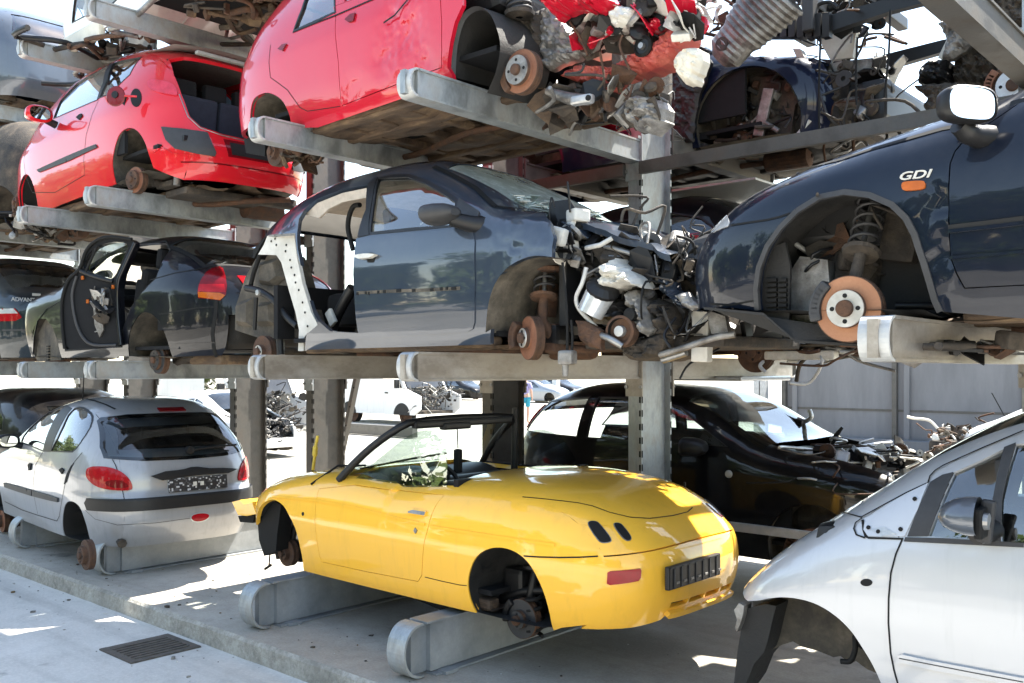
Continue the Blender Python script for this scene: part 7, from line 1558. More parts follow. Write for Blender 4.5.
# --- black minivan behind the yellow roadster, nose to the right, bonnet gone
def mk_backvan():
    fr = Frame(-4.15, 7.30, .30, 0)
    car, sh = generic(fr, 'black_minivan', 'black minivan with its bonnet off standing behind the yellow roadster', 'p_black2',
        [(-2.1, .76), (-1.6, .83), (-1.1, .875), (-.85, .92), (-.3, 1.20), (.15, 1.33), (.9, 1.37), (1.5, 1.32), (1.9, 1.2)], [(0, -1.85), (.3, -1.98), (.6, -1.95), (1.4, -1.4)], [(0, 1.75), (.3, 1.86), (.6, 1.88), (.9, 1.80), (1.4, 1.5)],
        ZL=.72, ZR=1.10, ws=(-.85, -.12), wins=[[(-.58, .88), (-.1, 1.17), (.18, 1.23), (.22, .88)], [(.28, .88), (.26, 1.24), (.76, 1.24), (.78, .88)], [(.88, .88), (.85, 1.24), (1.40, 1.19), (1.66, .90)]], w=[(-.05, .78), (.1, .82), (.6, .85), (.85, .835), (1.15, .765), (1.4, .70), (1.7, .62)], yb=.62, arches=[(-1.25, .16, .34), (1.2, .16, .34)], mirror_x=True, hood=False, nose=False, tail=False, seats=False, glassm='glass_clear')
    mats = ['black', 'alu_dirty', 'rubber', 'grime', 'steel', 'rust', 'alu', 'bare_white']
    g = MB(); q = [(.10, -.60), (.45, -.665), (.84, -.75), (.89, -.4), (.91, 0), (.89, .4), (.84, .75), (.45, .665), (.10, .60), (.06, 0)]; skin(g, sh, q, 'glass_clear', 'xy', off=.006, th=.004, s=.06); g.build('windscreen_glass', car)
    mb = MB(); mb.box((1.35, 0, .45), (.8, 1.1, .4), 'grime', None, .08); mb.box((1.25, .1, .72), (.45, .6, .12), 'black_dull', None, .04); mb.build('engine_block', car)
    mb = MB(); scrap(mb, (1.35, -.05, .78), (.8, 1.1, .20), 120, 91, mats, .4, (.005, .012)); mb.build('wiring_tangle', car)
    f = lambda x, y, Y=-.55: Vector(fr.onY(680 + x / 4, 360 + y / 4, Y))
    mb = MB(); mb.tube(spline([f(320, 392, -.5), f(450, 385, -.3), f(560, 370, 0), f(640, 355, .3)]), .03, 'alu_dirty', 8); mb.tube(spline([f(640, 385, .3), f(740, 400, .4), f(830, 430, .5), f(860, 445, .5)]), .035, 'white_pl', 8); mb.tube(spline([f(700, 505, -.3), f(780, 490, -.3), (f(850, 470, -.2))]), .03, 'bare_white', 8); mb.build('front_crossmember', car)
    mb = MB(); q = [f(540, 560), f(560, 505), (f(640, 510)), f(720, 520), f(735, 540), f(680, 580), f(600, 590)]; mb.prism(q, (0, .25, 0), 'bare_white'); mb.build('bare_wing', car)
    mb = MB(); mb.tube([f(604, 345, .2), f(625, 300, .2), f(650, 268, .2)], [.018, .022, .012], 'black', 8); mb.build('bonnet_hinge', car)
    mb = MB(); mb.tube(spline([f(470, 235, .4), f(500, 245, .4), f(525, 228, .4), f(517, 200, .4)]), .02, 'alu', 8); mb.tube(spline([f(380, 200, .3), f(440, 235, .3), f(490, 250, .3)]), .02, 'rubber', 8); mb.build('wiper', car)
    p = Vector(fr.onY(765, 523, -.76)); p.z = .12; p.x = 1.25; brake(car, p, .20, 'rust_face', 'rust', seed=41)
    p2 = p.copy(); p2.x = -1.2; brake(car, p2, .13, 'rust', 'rust', seed=42)
    c = Vector(fr.onY(690, 447, -.93)); wing_mirror(car, c, 'black', -1, 1.1)
    m_ = MB(); q = sh.at(729, 474); m_.lathe(q, (0, -1, 0), [(.03, 0), (.03, .008), (.02, .012), (0, .012)], 'alu', 14); m_.build('door_lock', car)
    l = MB(); patch(l, sh, T(500, 370, [(88, 215), (96, 190), (150, 120), (170, 118), (160, 140), (110, 205), (95, 222)]), 'red_lens', s=2, off=.012, th=.02, rnd=False); l.build('tail_lamp', car)
    l = MB(); l.box((-.05, .0, 1.40), (1.1, .9, .04), 'p_grey', None, .015); l.build('roof_panel', car)
mk_backvan()
# --- first level, back row: dark car seen between the posts
def mk_back1():
    fr = Frame(-4.0, 7.30, 1.90, 0)
    car, sh = generic(fr, 'dark_estate', 'dark car on the back row with pale roof and rusty front disc', 'p_black2', HAT, [(0, -1.8), (.3, -1.9), (.6, -1.88), (1.4, -1.3)], [(0, 1.8), (.3, 1.9), (.8, 1.84), (1.4, 1.5)], ZR=1.05, ws=(-.75, -.08), wins=WS_, arches=[(-1.2, .14, .33), (1.25, .14, .33)], mirror_x=True, glassm='glass_clear', nose=False)
    p = Vector(fr.onY(755, 353, -.70)); brake(car, p, .15, 'rust', 'rust', seed=43, hubr=.5)
    mb = MB(); scrap(mb, (1.1, -.55, .1), (.9, .3, .35), 60, 92, ['grime', 'rust', 'black', 'alu_dirty', 'white_wire'], .45, (.006, .016)); mb.build('suspension_parts', car)
    mb = MB(); mb.box((.95, -.66, -.02), (.55, .10, .07), 'white_pl', None, .02); mb.build('sill_panel', car)
    mb = MB(); mb.box((0, 0, 1.385), (1.0, 1.0, .02), 'galv_white', None, .006); mb.build('roof_panel', car)
mk_back1()
# --- second level, back row: deep blue wreck without its nose
def mk_back2():
    fr = Frame(-4.3, 7.30, 3.48, 0)
    car, sh = generic(fr, 'deep_blue_wreck', 'deep blue wreck with a dark open wheel arch and stripped nose, upper back row', 'p_blue', [(-1.9, .55), (-1.5, .68), (-1.0, .73), (-.7, .78), (-.1, 1.10), (.3, 1.2), (.9, 1.2), (1.5, 1.1), (2.0, 1.0)], [(0, -1.45), (.3, -1.5), (.6, -1.42), (1.4, -1.1)], [(0, 1.8), (.3, 1.9), (.8, 1.84), (1.4, 1.5)], ZL=.60, ZR=.95, ws=(-.72, -.05), wins=WS_[:1], arches=[(-.86, .18, .42), (1.25, .14, .33)], mirror_x=True, nose=False, under='liner_dark')
    f = lambda x, y, Y=-.60: Vector(fr.onY(640 + x / 4, y / 4, Y)); mats = ['black', 'grime', 'grime', 'rust', 'alu_dirty', 'steel', 'black_dull', 'grime']
    relief(car, 'reflection_cover', fr, [(670, 52), (700, 50), (712, 62), (700, 95), (692, 142), (668, 142)], -.90, .03, 'black', 13, .02); mb = MB(); scrap(mb, f(800, 60, -.3), (.7, .6, .35), 80, 195, ['black', 'grime', 'rubber', 'alu_dirty', 'rust', 'liner_dark'], .35, (.006, .014)); mb.build('roof_debris', car)  # black panel added to hide the red reflection on the body side
    mb = MB(); mb.box((1.25, 0, .3), (.5, 1.1, .4), 'grime', None, .06); mb.box((1.75, 0, .22), (.2, 1.2, .30), 'black', None, .04); mb.build('engine_block', car)
    mb = MB(); scrap(mb, (1.55, -.35, .32), (.55, .6, .55), 110, 93, mats, .4, (.005, .016)); mb.build('torn_front_panel', car)
    mb = MB(); q = [f(440, 300), f(640, 330), f(680, 380), f(620, 420), f(600, 560), f(470, 570), (f(445, 420))]; mb.prism(q, (0, .05, 0), 'grime'); mb.build('inner_wing', car)
    mb = MB(); mb.box(f(495, 450, -.68), (.09, .03, .36), 'alu_dirty', Matrix.Rotation(.25, 3, 'Y'), .01); mb.tube([f(500, 490, -.68), f(555, 525, -.68)], .02, 'alu_dirty', 8); mb.tube([f(640, 540, -.66), f(680, 480, -.66)], [.03, .02], 'white_pl', 8); mb.tube([f(600, 545, -.6), f(700, 548, -.6)], .015, 'rust', 8); mb.build('bracket', car)
    mb = MB(); mb.lathe(f(392, 360, -.5), (0, 0, 1), [(.03, -.03), (.10, -.02), (.105, 0), (.04, .02)], 'rust', 20); spring(mb, f(392, 350, -.5), f(392, 295, -.5), .085, 'grime', 2.5, .013); mb.tube([f(392, 360, -.5), f(400, 520, -.5)], .03, 'grime', 8); mb.build('suspension_strut', car)
    mb = MB(); scrap(mb, f(400, 580, -.5), (.6, .3, .12), 36, 94, ['rust', 'grime', 'liner', 'rust_face'], .6, (.01, .02)); mb.build('debris', car)
    relief(car, 'wheelhouse', fr, [(640 + x / 4, y / 4) for x, y in [(250, 400), (290, 330), (340, 300), (400, 300), (440, 420), (460, 560), (350, 590), (230, 570), (222, 480)]], -.40, .04, 'liner', 9, .05); p_ = f(430, 560, -.6); brake(car, p_, .11, 'rust', 'rust', seed=47, cal=True); mb = MB(); scrap(mb, f(520, 430, -.55), (.45, .2, .45), 60, 194, ['grime', 'black', 'grime', 'rust', 'alu_dirty', 'liner_dark'], .3, (.006, .014)); mb.build('engine_remains', car); mb = MB(); scrap(mb, f(400, 440, -.42), (.5, .3, .5), 60, 193, ['grime', 'rust', 'black', 'grime', 'liner'], .4, (.008, .02)); mb.build('suspension_parts', car)
    mb = MB(); q = [f(490, 290), f(555, 250), f(625, 265), f(650, 310), f(600, 305)]; mb.prism(q, (0, .05, 0), 'rubber'); mb.tube(spline([f(550, 250, -.62), f(610, 258, -.62), f(645, 300, -.62)]), .014, 'dark_red_lens', 6); mb.build('headlamp_hole', car)
    mb = MB(); q = [f(610, 195), f(640, 195), f(690, 290), f(690, 370), f(660, 330), f(640, 260)]; mb.prism(q, (0, .08, 0), 'bare_white'); mb.build('bare_wing_edge', car)
    mb = MB(); q = [f(700, 130, -.3), f(870, 85, -.3), f(850, 230, -.3), f(760, 240, -.3)]; mb.prism(q, (0, .05, 0), 'cream_pl'); mb.build('wing_liner', car)
    mb = MB(); mb.prism([f(710, 270, -.4), f(800, 245, -.4), f(940, 230, -.4), f(915, 290, -.4), f(800, 300, -.4)], (0, .5, 0), 'alu_dirty'); mb.tube([f(720, 440, -.5), f(850, 410, -.5), f(945, 420, -.5)], .045, 'alu_dirty', 8); mb.build('bumper_beam', car)
mk_back2()
# --- wreck at the top right, nose to the left
def mk_tr():
    fr = Frame(-.25, 7.45, 3.44, 0)
    car, sh = generic(fr, 'grey_wreck', 'grey stripped wreck with white-hubbed disc at the upper right, against the bright sky', 'p_grey', HAT, [(0, -1.5), (.3, -1.55), (.6, -1.6), (1.4, -1.2)], [(0, 1.8), (.3, 1.9), (.8, 1.84), (1.4, 1.5)], ZR=1.05, ws=(-.75, -.08), wins=WS_, arches=[(-1.35, .12, .34), (1.25, .14, .33)], hood=False, nose=False, under='grime')
    f = lambda x, y, Y=-.6: Vector(fr.onY(768 + x / 4, y / 4, Y))
    p = f(985, 345, -.76); brake(car, p, .16, 'rust', 'alu', seed=44, hubr=.66, calm='rust_face')
    relief(car, 'bumper_carrier', fr, [(768 + x / 4, y / 4) for x, y in [(605, 275), (650, 235), (715, 240), (712, 320), (640, 335), (600, 332)]], -.6, .3, 'black', 6, .05)
    g_ = lambda q: [(768 + x / 4, y / 4) for x, y in q]; relief(car, 'torn_wing', fr, g_([(680, 95), (740, 55), (780, 70), (830, 120), (800, 200), (740, 235), (690, 240), (715, 150)]), -.6, .06, 'alu_dirty', 3, .03); mb = MB(); mb.tube([f(690, 235), f(745, 120), f(775, 60)], .02, 'bare_white', 8); mb.build('inner_wing', car)
    relief(car, 'undertray', fr, g_([(585, 345), (640, 338), (720, 330), (900, 345), (900, 420), (700, 420), (690, 462), (650, 462), (620, 425), (640, 395)]), -.62, .2, 'grime', 4, .05); relief(car, 'wheelhouse', fr, g_([(750, 240), (800, 90), (860, 120), (1010, 150), (1050, 300), (900, 345), (740, 335)]), -.42, .4, 'grime', 5, .08)
    relief(car, 'front_wing', fr, g_([(730, 60), (790, 20), (900, -60), (1100, -80), (1100, 150), (1000, 130), (900, 110), (830, 100), (790, 130)]), -.72, .10, 'grime', 7, .05)
    mb = MB(); scrap(mb, (-1.3, -.4, .25), (.5, .4, .4), 50, 95, ['grime', 'black', 'rust', 'liner_dark', 'alu_dirty'], .4, (.006, .018)); mb.build('suspension_parts', car)
mk_tr()
# --- truck chassis lying on top of the wrecks at the top right
def mk_chassis():
    z0 = onY(896, 5, 6.5)[2]; r = thing('truck_chassis', 'black truck chassis rail with a ribbed grey sump hanging at the top right', 'chassis', (-2.6, 7.0, z0 - .35))
    f = lambda x, y, Y=6.5: Vector(onY(640 + x / 4, y / 4, Y)) - Vector((-2.6, 7.0, z0 - .35))
    mb = MB(); a = f(480, 120); z = a.z
    for Y in (0, 1.1):
        q = [f(470, 150), f(640, 150), f(760, 125), f(1000, 45), f(1260, -20), f(1290, -70), f(1000, -10), f(760, 60), f(640, 100), f(470, 90)]; mb.prism([p + Vector((0, Y, 0)) for p in q], (0, .07, 0), 'black')
    for k in range(7): mb.box(f(545 + k * 34, 105, 6.48), (.05, .06, .17), 'black')
    for k in range(4): mb.box(f(560 + k * 190, 90 - k * 38, 7.1), (.08, 1.2, .09), 'black', None, .01)
    mb.box(f(680, 50, 6.45), (.08, .1, .28), 'black_dull', None, .01); mb.tube(spline([f(700, 60), f(715, 20), f(760, 8), f(790, 30)]), .015, 'black', 6); mb.build('rail', r)
    mb = MB(); A, B = f(560, -40, 6.0), f(340, 215, 6.0); ax = (B - A).normalized(); sd = Vector((ax.z, 0, -ax.x)); n = 26; rows = []
    for i in range(n + 1):
        t = i / n; w = (.235 - .10 * t) if t < .72 else (.165 - .02 * t) ; w = w * (1 + .05 * (i % 2) * (t < .68)); c = A.lerp(B, t)
        rows.append([c + sd * w * math.cos(a) + Vector((0, (w * .75 + .015 * (i % 2)) * math.sin(a), 0)) for a in np.linspace(0, 2 * PI, 16, endpoint=False)])
    rows.append([B + ax * .06 + (p - B) * .5 for p in rows[-1]])
    mb.add([p for q in rows for p in q], [(i * 16 + j, i * 16 + (j + 1) % 16, (i + 1) * 16 + (j + 1) % 16, (i + 1) * 16 + j) for i in range(len(rows) - 1) for j in range(16)], 'alu_dirty'); mb.add(rows[-1], [tuple(range(16))], 'alu_dirty'); mb.lathe(B - ax * .05 + Vector((0, -.10, 0)), (0, -1, 0), [(.05, 0), (.05, .02), (.02, .02), (0, .01)], 'grime', 14); mb.build('ribbed_sump', r)
    mb = MB(); scrap(mb, f(400, 40, 6.9), (.5, .5, .3), 40, 96, ['grime', 'rust', 'alu_dirty', 'black', 'white_pl'], .4, (.008, .02)); mb.build('gearbox', r)
    for k, (x, y0, y1) in enumerate(((1001, 40, 390), (722, 150, 580), (870, 150, 420))):
        mb = MB(); a = f(x, y0, 6.3); b = f(x - 6, (y0 + y1) / 2, 6.3); c = f(x - (24 if k == 0 else 4), y1, 6.3); mb.tube(spline([a, b, c]), .008, 'rubber', 6); mb.build('hanging_cable', r)
mk_chassis()
# --- far left: saloon on level one, wagon on the slab, silver hatch and beige van up high, wreck on level two
def mk_left():
    fr = Frame(-13.0, 4.75, 1.86, 0)
    car, sh = generic(fr, 'dark_saloon', 'dark teal saloon with chrome lettering on its boot at the far left', 'p_dgreen', SAL, [(0, -2.1), (.3, -2.2), (.7, -2.1), (1.4, -1.2)], [(0, 1.9), (.25, 1.99), (.55, 2.0), (.80, 1.95), (.9, 1.85), (1.4, .9)], ZR=.82, ws=(-.8, -.1), rs=(.95, 1.55), wins=WS_, arches=[(-1.3, .14, .33), (1.25, .14, .33)], glassm='glass_clear')
    for sg in (1, -1):
        l = MB(); skin(l, sh, [(-.78, .60), (-.62, .60), (-.57, .50), (-.62, .46), (-.78, .46)], 'red_lens', 'yz', off=.008, th=.012, mirror=sg < 0, near=sg > 0, s=.05); lo = l.build('tail_lamp', car)
        l = MB(); skin(l, sh, [(-.77, .60), (-.63, .60), (-.60, .545), (-.77, .545)], 'clear_lens', 'yz', off=.0095, th=.002, mirror=sg < 0, near=sg > 0, s=.05); l.build('lamp_segment', lo)
    x = sh.xend(-.45, .72); letters('trim_badge', 'ADVANTAGE', .062, (x + .004, -.50, .70), (0.06, 1, 0), (-.05, 0, 1), 'alu', car, .003, 0, 1.0); b = MB(); b.box((x + .004, -.42, .765), (.006, .09, .03), 'alu', None, .002); b.build('maker_badge', car)
    s_ = MB(); ribbon(s_, sh, [(y, .36) for y in np.linspace(-.7, .7, 16)], .02, 'black_dull', .01, s=1, h=.01, mode='yz'); s_.build('bumper_strip', car)
    fr = Frame(-12.55, 4.85, .30, 0)
    car, sh = generic(fr, 'black_wagon', 'black wagon at the left edge, half hidden behind the silver hatchback', 'p_black2', up(HAT, -.10), [(0, -1.8), (.3, -1.95), (.6, -1.9), (1.4, -1.3)], [(0, 1.8), (.3, 1.92), (.7, 1.92), (.9, 1.86), (1.15, 1.7), (1.4, 1.5)], ZR=1.13, ws=(-.75, -.08), wins=[up(q, -.06) for q in WS_], arches=[(-1.25, .14, .33), (1.25, .14, .33)], glassm='glass_clear', end_win=[(-.44, 1.06), (.44, 1.06), (.5, .70), (-.5, .70)])
    fr = Frame(-13.45, 4.75, 4.93, 0)
    car, sh = generic(fr, 'silver_estate', 'grey estate car with an orange and red lamp at the top left corner', 'p_slate', HAT, [(0, -1.8), (.3, -1.95), (.6, -1.9), (1.4, -1.3)], [(0, 1.84), (.25, 1.97), (.6, 1.96), (.9, 1.88), (1.3, 1.6)], ZR=1.1, ws=(-.75, -.08), wins=WS_, arches=[(-1.25, .14, .33), (1.25, .14, .33)], glassm='glass', end_win=[(-.44, 1.05), (.44, 1.05), (.5, .78), (-.5, .78)])
    lq = T(0, 0, [(0, 50), (30, 42), (50, 60), (66, 120), (66, 145), (0, 135), (-60, 125), (-60, 60)])
    for sg in (1, -1):
        l = MB(); patch(l, sh, lq, 'red_lens', s=2, off=.01, th=.014, rnd=False, mirror=sg < 0, near=sg > 0); lo = l.build('tail_lamp', car); l = MB(); patch(l, sh, T(0, 0, [(-50, 75), (10, 66), (38, 85), (46, 120), (-50, 118)]), 'orange_lens', s=2, off=.012, th=.002, rnd=False, mirror=sg < 0, near=sg > 0); l.build('lamp_segment', lo)
    fr = Frame(-8.15, 4.78, 4.92, 0)
    car, sh = generic(fr, 'beige_van', 'beige car seen from below on the topmost arms at the upper left', 'p_white', HAT, [(0, -1.75), (.3, -1.85), (.6, -1.8), (1.4, -1.3)], [(0, 1.8), (.3, 1.92), (.7, 1.9), (1.3, 1.6)], ZR=1.1, ws=(-.75, -.08), wins=[[(-1.2, .25), (-.9, .9), (-.1, 1.1), (.2, 1.16), (.22, .3), (-.3, .2)], [(.4, .3), (.4, 1.15), (1.1, 1.0), (.8, .3)]], arches=[(1.25, .12, .33)], glassm='glass_clear', under='under', nose=False)
    mb = MB(); scrap(mb, (-1.6, -.3, .25), (.16, .5, .4), 40, 97, ['black', 'rubber', 'grime', 'alu_dirty'], .4, (.004, .009)); mb.build('torn_front_panel', car)
    mb = MB(); mb.box((-1.0, -.80, .05), (.9, .07, .16), 'cream_pl', None, .02); mb.box((-1.3, 0, .02), (.10, 1.3, .10), 'cream_pl', None, .02); mb.tube(spline([(-1.4, -.6, -.02), (-1.0, -.4, -.06), (-.6, -.4, -.02)]), .04, 'alu_dirty', 8); mb.build('sill_panel', car)
    mb = MB(); scrap(mb, (-.7, -.3, -.06), (1.6, .9, .08), 40, 98, ['grime', 'alu_dirty', 'black', 'rust'], .5, (.01, .03)); scrap(mb, (1.2, -.3, -.05), (1.2, .9, .12), 60, 99, ['under', 'rust', 'grime', 'under'], .5, (.01, .03)); mb.build('exhaust_parts', car)
    fr = Frame(-12.4, 4.7, 3.34, 0)
    car, sh = generic(fr, 'burnt_wreck', 'grimy brown wreck behind the nose of the red hatchback at the left edge', 'grime', HAT, [(0, -1.8), (.3, -1.9), (.6, -1.88), (1.4, -1.3)], [(0, 1.7), (.3, 1.8), (.8, 1.74), (1.3, 1.4)], ZR=1.05, ws=(-.75, -.08), wins=WS_, arches=[(-1.2, .14, .33), (1.25, .14, .33)], glassm='glass_dark')
    mb = MB(); scrap(mb, (1.6, -.4, .02), (.5, .8, .3), 60, 100, ['grime', 'rust', 'black', 'alu_dirty', 'under'], .4, (.008, .02)); mb.build('debris', car)
    fr = Frame(-4.4, 4.75, 4.95, 0)
    generic(fr, 'green_saloon', 'dark saloon on the topmost arms above the crimson wreck, out of the picture', 'p_dgreen', SAL, [(0, -2.0), (.3, -2.05), (.7, -2.0), (1.4, -1.2)], [(0, 1.75), (.3, 1.85), (.8, 1.8), (1.4, .9)], ZR=.80, ws=(-.8, -.1), rs=(.95, 1.55), wins=WS_, arches=[(-1.2, .14, .33), (1.2, .14, .33)]) if False else None
mk_left()
# --- wrecked white car near the wall
def mk_white():
    fr = Frame(-4.05, 19.0, -.10, 0)
    car, sh = generic(fr, 'white_wreck', 'white car with a smashed front in front of the grey wall', 'p_white', HAT, [(0, -1.3), (.3, -1.35), (.6, -1.3), (1.4, -1.1)], [(0, 1.8), (.3, 1.9), (.8, 1.84), (1.4, 1.5)], ZR=1.05, ws=(-.75, -.08), wins=WS_, arches=[(1.25, .2, .33)], hood=False, nose=False)
    mb = MB(); scrap(mb, (-1.5, -.1, .55), (.9, 1.2, .5), 120, 101, ['liner', 'alu_dirty', 'rust', 'white_pl', 'grime', 'under'], .3, (.01, .03)); mb.build('smashed_front', car)
    mb = MB(); mb.box((-1.5, 0, .35), (.8, 1.1, .4), 'grime', None, .08); mb.build('engine_block', car)
    mb = MB(); mb.tube([(-.62, -.3, 1.0), (-.85, -.3, 1.45)], .012, 'black', 6); mb.build('aerial', car)
mk_white()
# --- vans and wrecks far behind, in full sun
def van(x, y, yaw, label, P='p_white', wreck=True, name='white_van'):
    r = thing(name, label, 'van', (x, y, -.13), math.radians(yaw)); mb = MB()
    q = [(-2.4, .35), (2.0, .35), (2.3, .55), (2.3, 1.0), (1.55, 1.25), (1.0, 2.2), (-2.4, 2.3)]
    for s_ in (-1, 1): mb.prism([(a, s_ * .95 - .03, b) for a, b in q], (0, .06, 0), P)
    mb.prism([(-2.4, -.92, 2.28), (1.0, -.92, 2.18), (1.0, .92, 2.18), (-2.4, .92, 2.28)], (0, 0, .05), P); mb.box((-2.4, 0, 1.3), (.05, 1.85, 1.9), P); mb.box((1.9, 0, 1.08), (.8, 1.8, .05), P) if not wreck else None; mb.box((-.2, 0, .42), (4.3, 1.8, .1), 'grime'); mb.build('body', r)
    g = MB(); g.prism([(.35, -.985, 1.28), (1.38, -.985, 1.28), (.95, -.985, 2.0), (.35, -.985, 2.05)], (0, .02, 0), 'glass_dark'); g.build('side_window', r); g = MB(); g.quad((1.52, -.85, 1.28), (1.52, .85, 1.28), (1.03, .85, 2.16), (1.03, -.85, 2.16), 'glass_dark'); g.build('windscreen', r)
    for k, cx in enumerate((1.35, -1.55)):
        w_ = MB(); w_.lathe((cx, -.80, .34), (0, -1, 0), [(.1, -.2), (.34, -.2), (.35, -.05), (.33, 0), (.22, .01), (.2, -.03), (.08, -.02), (0, .0)], 'rust', 24, ms=['rubber'] * 3 + ['rust'] * 4); w_.build('wheel', r)
        w_ = MB(); w_.prism([(cx + .42 * math.cos(a), -.985, .34 + .42 * math.sin(a)) for a in np.linspace(0, PI, 14)], (0, .01, 0), 'liner_dark'); w_.build('wheel_arch', r)
    m_ = MB(); m_.box((1.25, -1.12, 1.42), (.1, .2, .3), 'black', None, .04); m_.build('wing_mirror', r)
    h = MB(); h.box((.55, -.99, 1.1), (.16, .02, .05), 'black'); h.build('door_handle', r)
    if wreck:
        b = MB(); scrap(b, (2.2, -.2, .95), (.8, 1.6, .9), 120, int(x * 7) % 99, ['black', 'black', 'grime', 'liner', 'alu_dirty', 'rubber', 'bare_white'], .3, (.008, .02)); b.build('smashed_front', r)
    return r
van(-25.8, 22.6, 0, 'white van with rusty front wheel and crushed nose, beyond the two middle posts')
van(-22.3, 13.6, 4, 'white van with a black mirror, seen beside the rear window of the silver hatchback')
def far_car(x, y, yaw, P, label, name, wreck=False, mirror=True, g=None):
    fr = Frame(x, y, -.05, yaw)
    car, sh = generic(fr, name, label, P, HAT, [(0, -1.8), (.3, -1.9), (.6, -1.88), (1.4, -1.3)], [(0, 1.8), (.3, 1.9), (.8, 1.84), (1.4, 1.5)], ZR=1.05, ws=(-.75, -.08), wins=WS_, arches=[(-1.2, .2, .33), (1.25, .2, .33)], mirror_x=mirror, s=.14, seats=False, hood=not wreck, nose=not wreck)
    if wreck: b = MB(); scrap(b, (1.5, 0, .55), (1.0, 1.3, .5), 110, int(-x * 5) % 99, ['black', 'rubber', 'grime', 'alu_dirty', 'black', 'rubber'], .4, (.008, .018)); b.build('engine_bay', car); b = MB(); b.box((1.5, 0, .25), (1.0, 1.5, .2), 'p_white', None, .05); b.build('bumper_beam', car)
far_car(-19.1, 11.6, 0, 'p_white', 'white car with bared engine parked beyond the silver hatchback', 'white_wrecked_car', True)
far_car(-42.4, 42.6, 0, 'p_black2', 'dark car far off in the sun, beyond the crushed white van', 'dark_car')
far_car(-35.5, 42, 10, 'p_grey', 'grey car far off, beyond the standing person', 'grey_car')
far_car(-38, 47, 0, 'p_black2', 'second dark car far off, just right of the white van', 'dark_car')
# ================================================================ wall, props, person and trees
M['wall'] = mottled('grey_wall_panel', (.13, .133, .14), (.19, .192, .20), .7, 0, .8, .1, stretch=(1.5, 1, .3), c3=(.22, .22, .225))
w = thing('grey_wall', 'grey panelled wall with steel posts across the yard at the right', 'wall', (-2.5, 21.2, -.13))
for k in range(6):
    mb = MB(); mb.box((-7.6 + 1.28 + 2.6 * k, 0, 1.55), (2.52, .08, 2.9), 'wall', None, .01); mb.box((-7.6 + 1.28 + 2.6 * k, -.03, 1.0), (2.5, .05, .05), 'galv_dull'); mb.build('panel', w)
for k in range(7):
    mb = MB(); mb.box((-7.6 + 2.6 * k, -.10, 1.6), (.10, .12, 3.2), 'galv_dull'); mb.box((-7.6 + 2.6 * k + .25, -.07, 1.55), (.12, .06, 3.1), 'wall'); mb.build('post', w)
mb = MB(); mb.box((.2, -.25, .18), (15.6, .4, .36), 'wall'); mb.build('plinth', w)
def prop(name, label, cat, o): return tag(o, label, cat)
mb = MB(); a, b = Vector(onY(338, 470, 7.4)), Vector(onY(357, 378, 7.4)); d = (b - a).normalized(); a = a - d * ((a.z + .0) / d.z); b = b + d * .5
sdv = Vector((1, 0, 0)); mb.tube([a, b], .045, 'galv_dull', 4, True, False)
for k in range(9): p = a.lerp(b, (k + .5) / 9); mb.lathe(p + Vector((.02, -.032, 0)), (0.7, -1, 0), [(.012, 0), (.012, .004), (0, .004)], 'rubber', 8)
tag(mb.build('leaning_pole', None, a), 'grey perforated pole leaning beside the post, behind the yellow roadster bonnet', 'pole')
p = onZ(389, 432, -.13); g = thing('steel_beam', 'long pale steel beam lying under the white van with rusty wheel', 'beam', (p[0], p[1] - 1.3, -.13)); mb = MB(); mb.box((0, 0, .17), (5.2, .22, .30), 'galv_dull', None, .02); mb.build('beam', g); mb = MB(); mb.box((-1.5, 0, .01), (.3, .5, .02), 'galv_dull'); mb.build('foot', g)
for k, (x, l) in enumerate(((542, 'white tall fence post far off, nearer the person'), (556, 'white tall fence post far off, nearer the black minivan'))):
    q = onZ(x, 402, -.13); mb = MB(); mb.box((q[0], q[1], 1.2), (.35, .35, 2.7), 'p_white', None, .05); mb.box((q[0], q[1], -.08), (.6, .6, .1), 'p_white'); tag(mb.build('white_post', None, (q[0], q[1], -.13)), l, 'post', 'white posts in the sun')
q = onY(519.5, 440, 12.0); mb = MB(); mb.box((q[0], 12.0, .70), (.10, .10, 1.66), 'rust_face', None, .01); tag(mb.build('wooden_post', None, (q[0], 12.0, -.13)), 'orange-brown post just left of the standing person', 'post')
for x in (752, 760): 
    q = onZ(x, 452, -.13); mb = MB(); mb.box((q[0], 20.2, 1.5), (.16, .16, 3.3), 'galv_white'); mb.box((q[0], 20.2, -.11), (.3, .3, .04), 'galv_white'); tag(mb.build('steel_post', None, (q[0], 20.2, -.13)), 'pale steel post at the left end of the grey wall' if x == 752 else 'second pale steel post, right next to the wall end', 'post', 'pale posts by the wall')
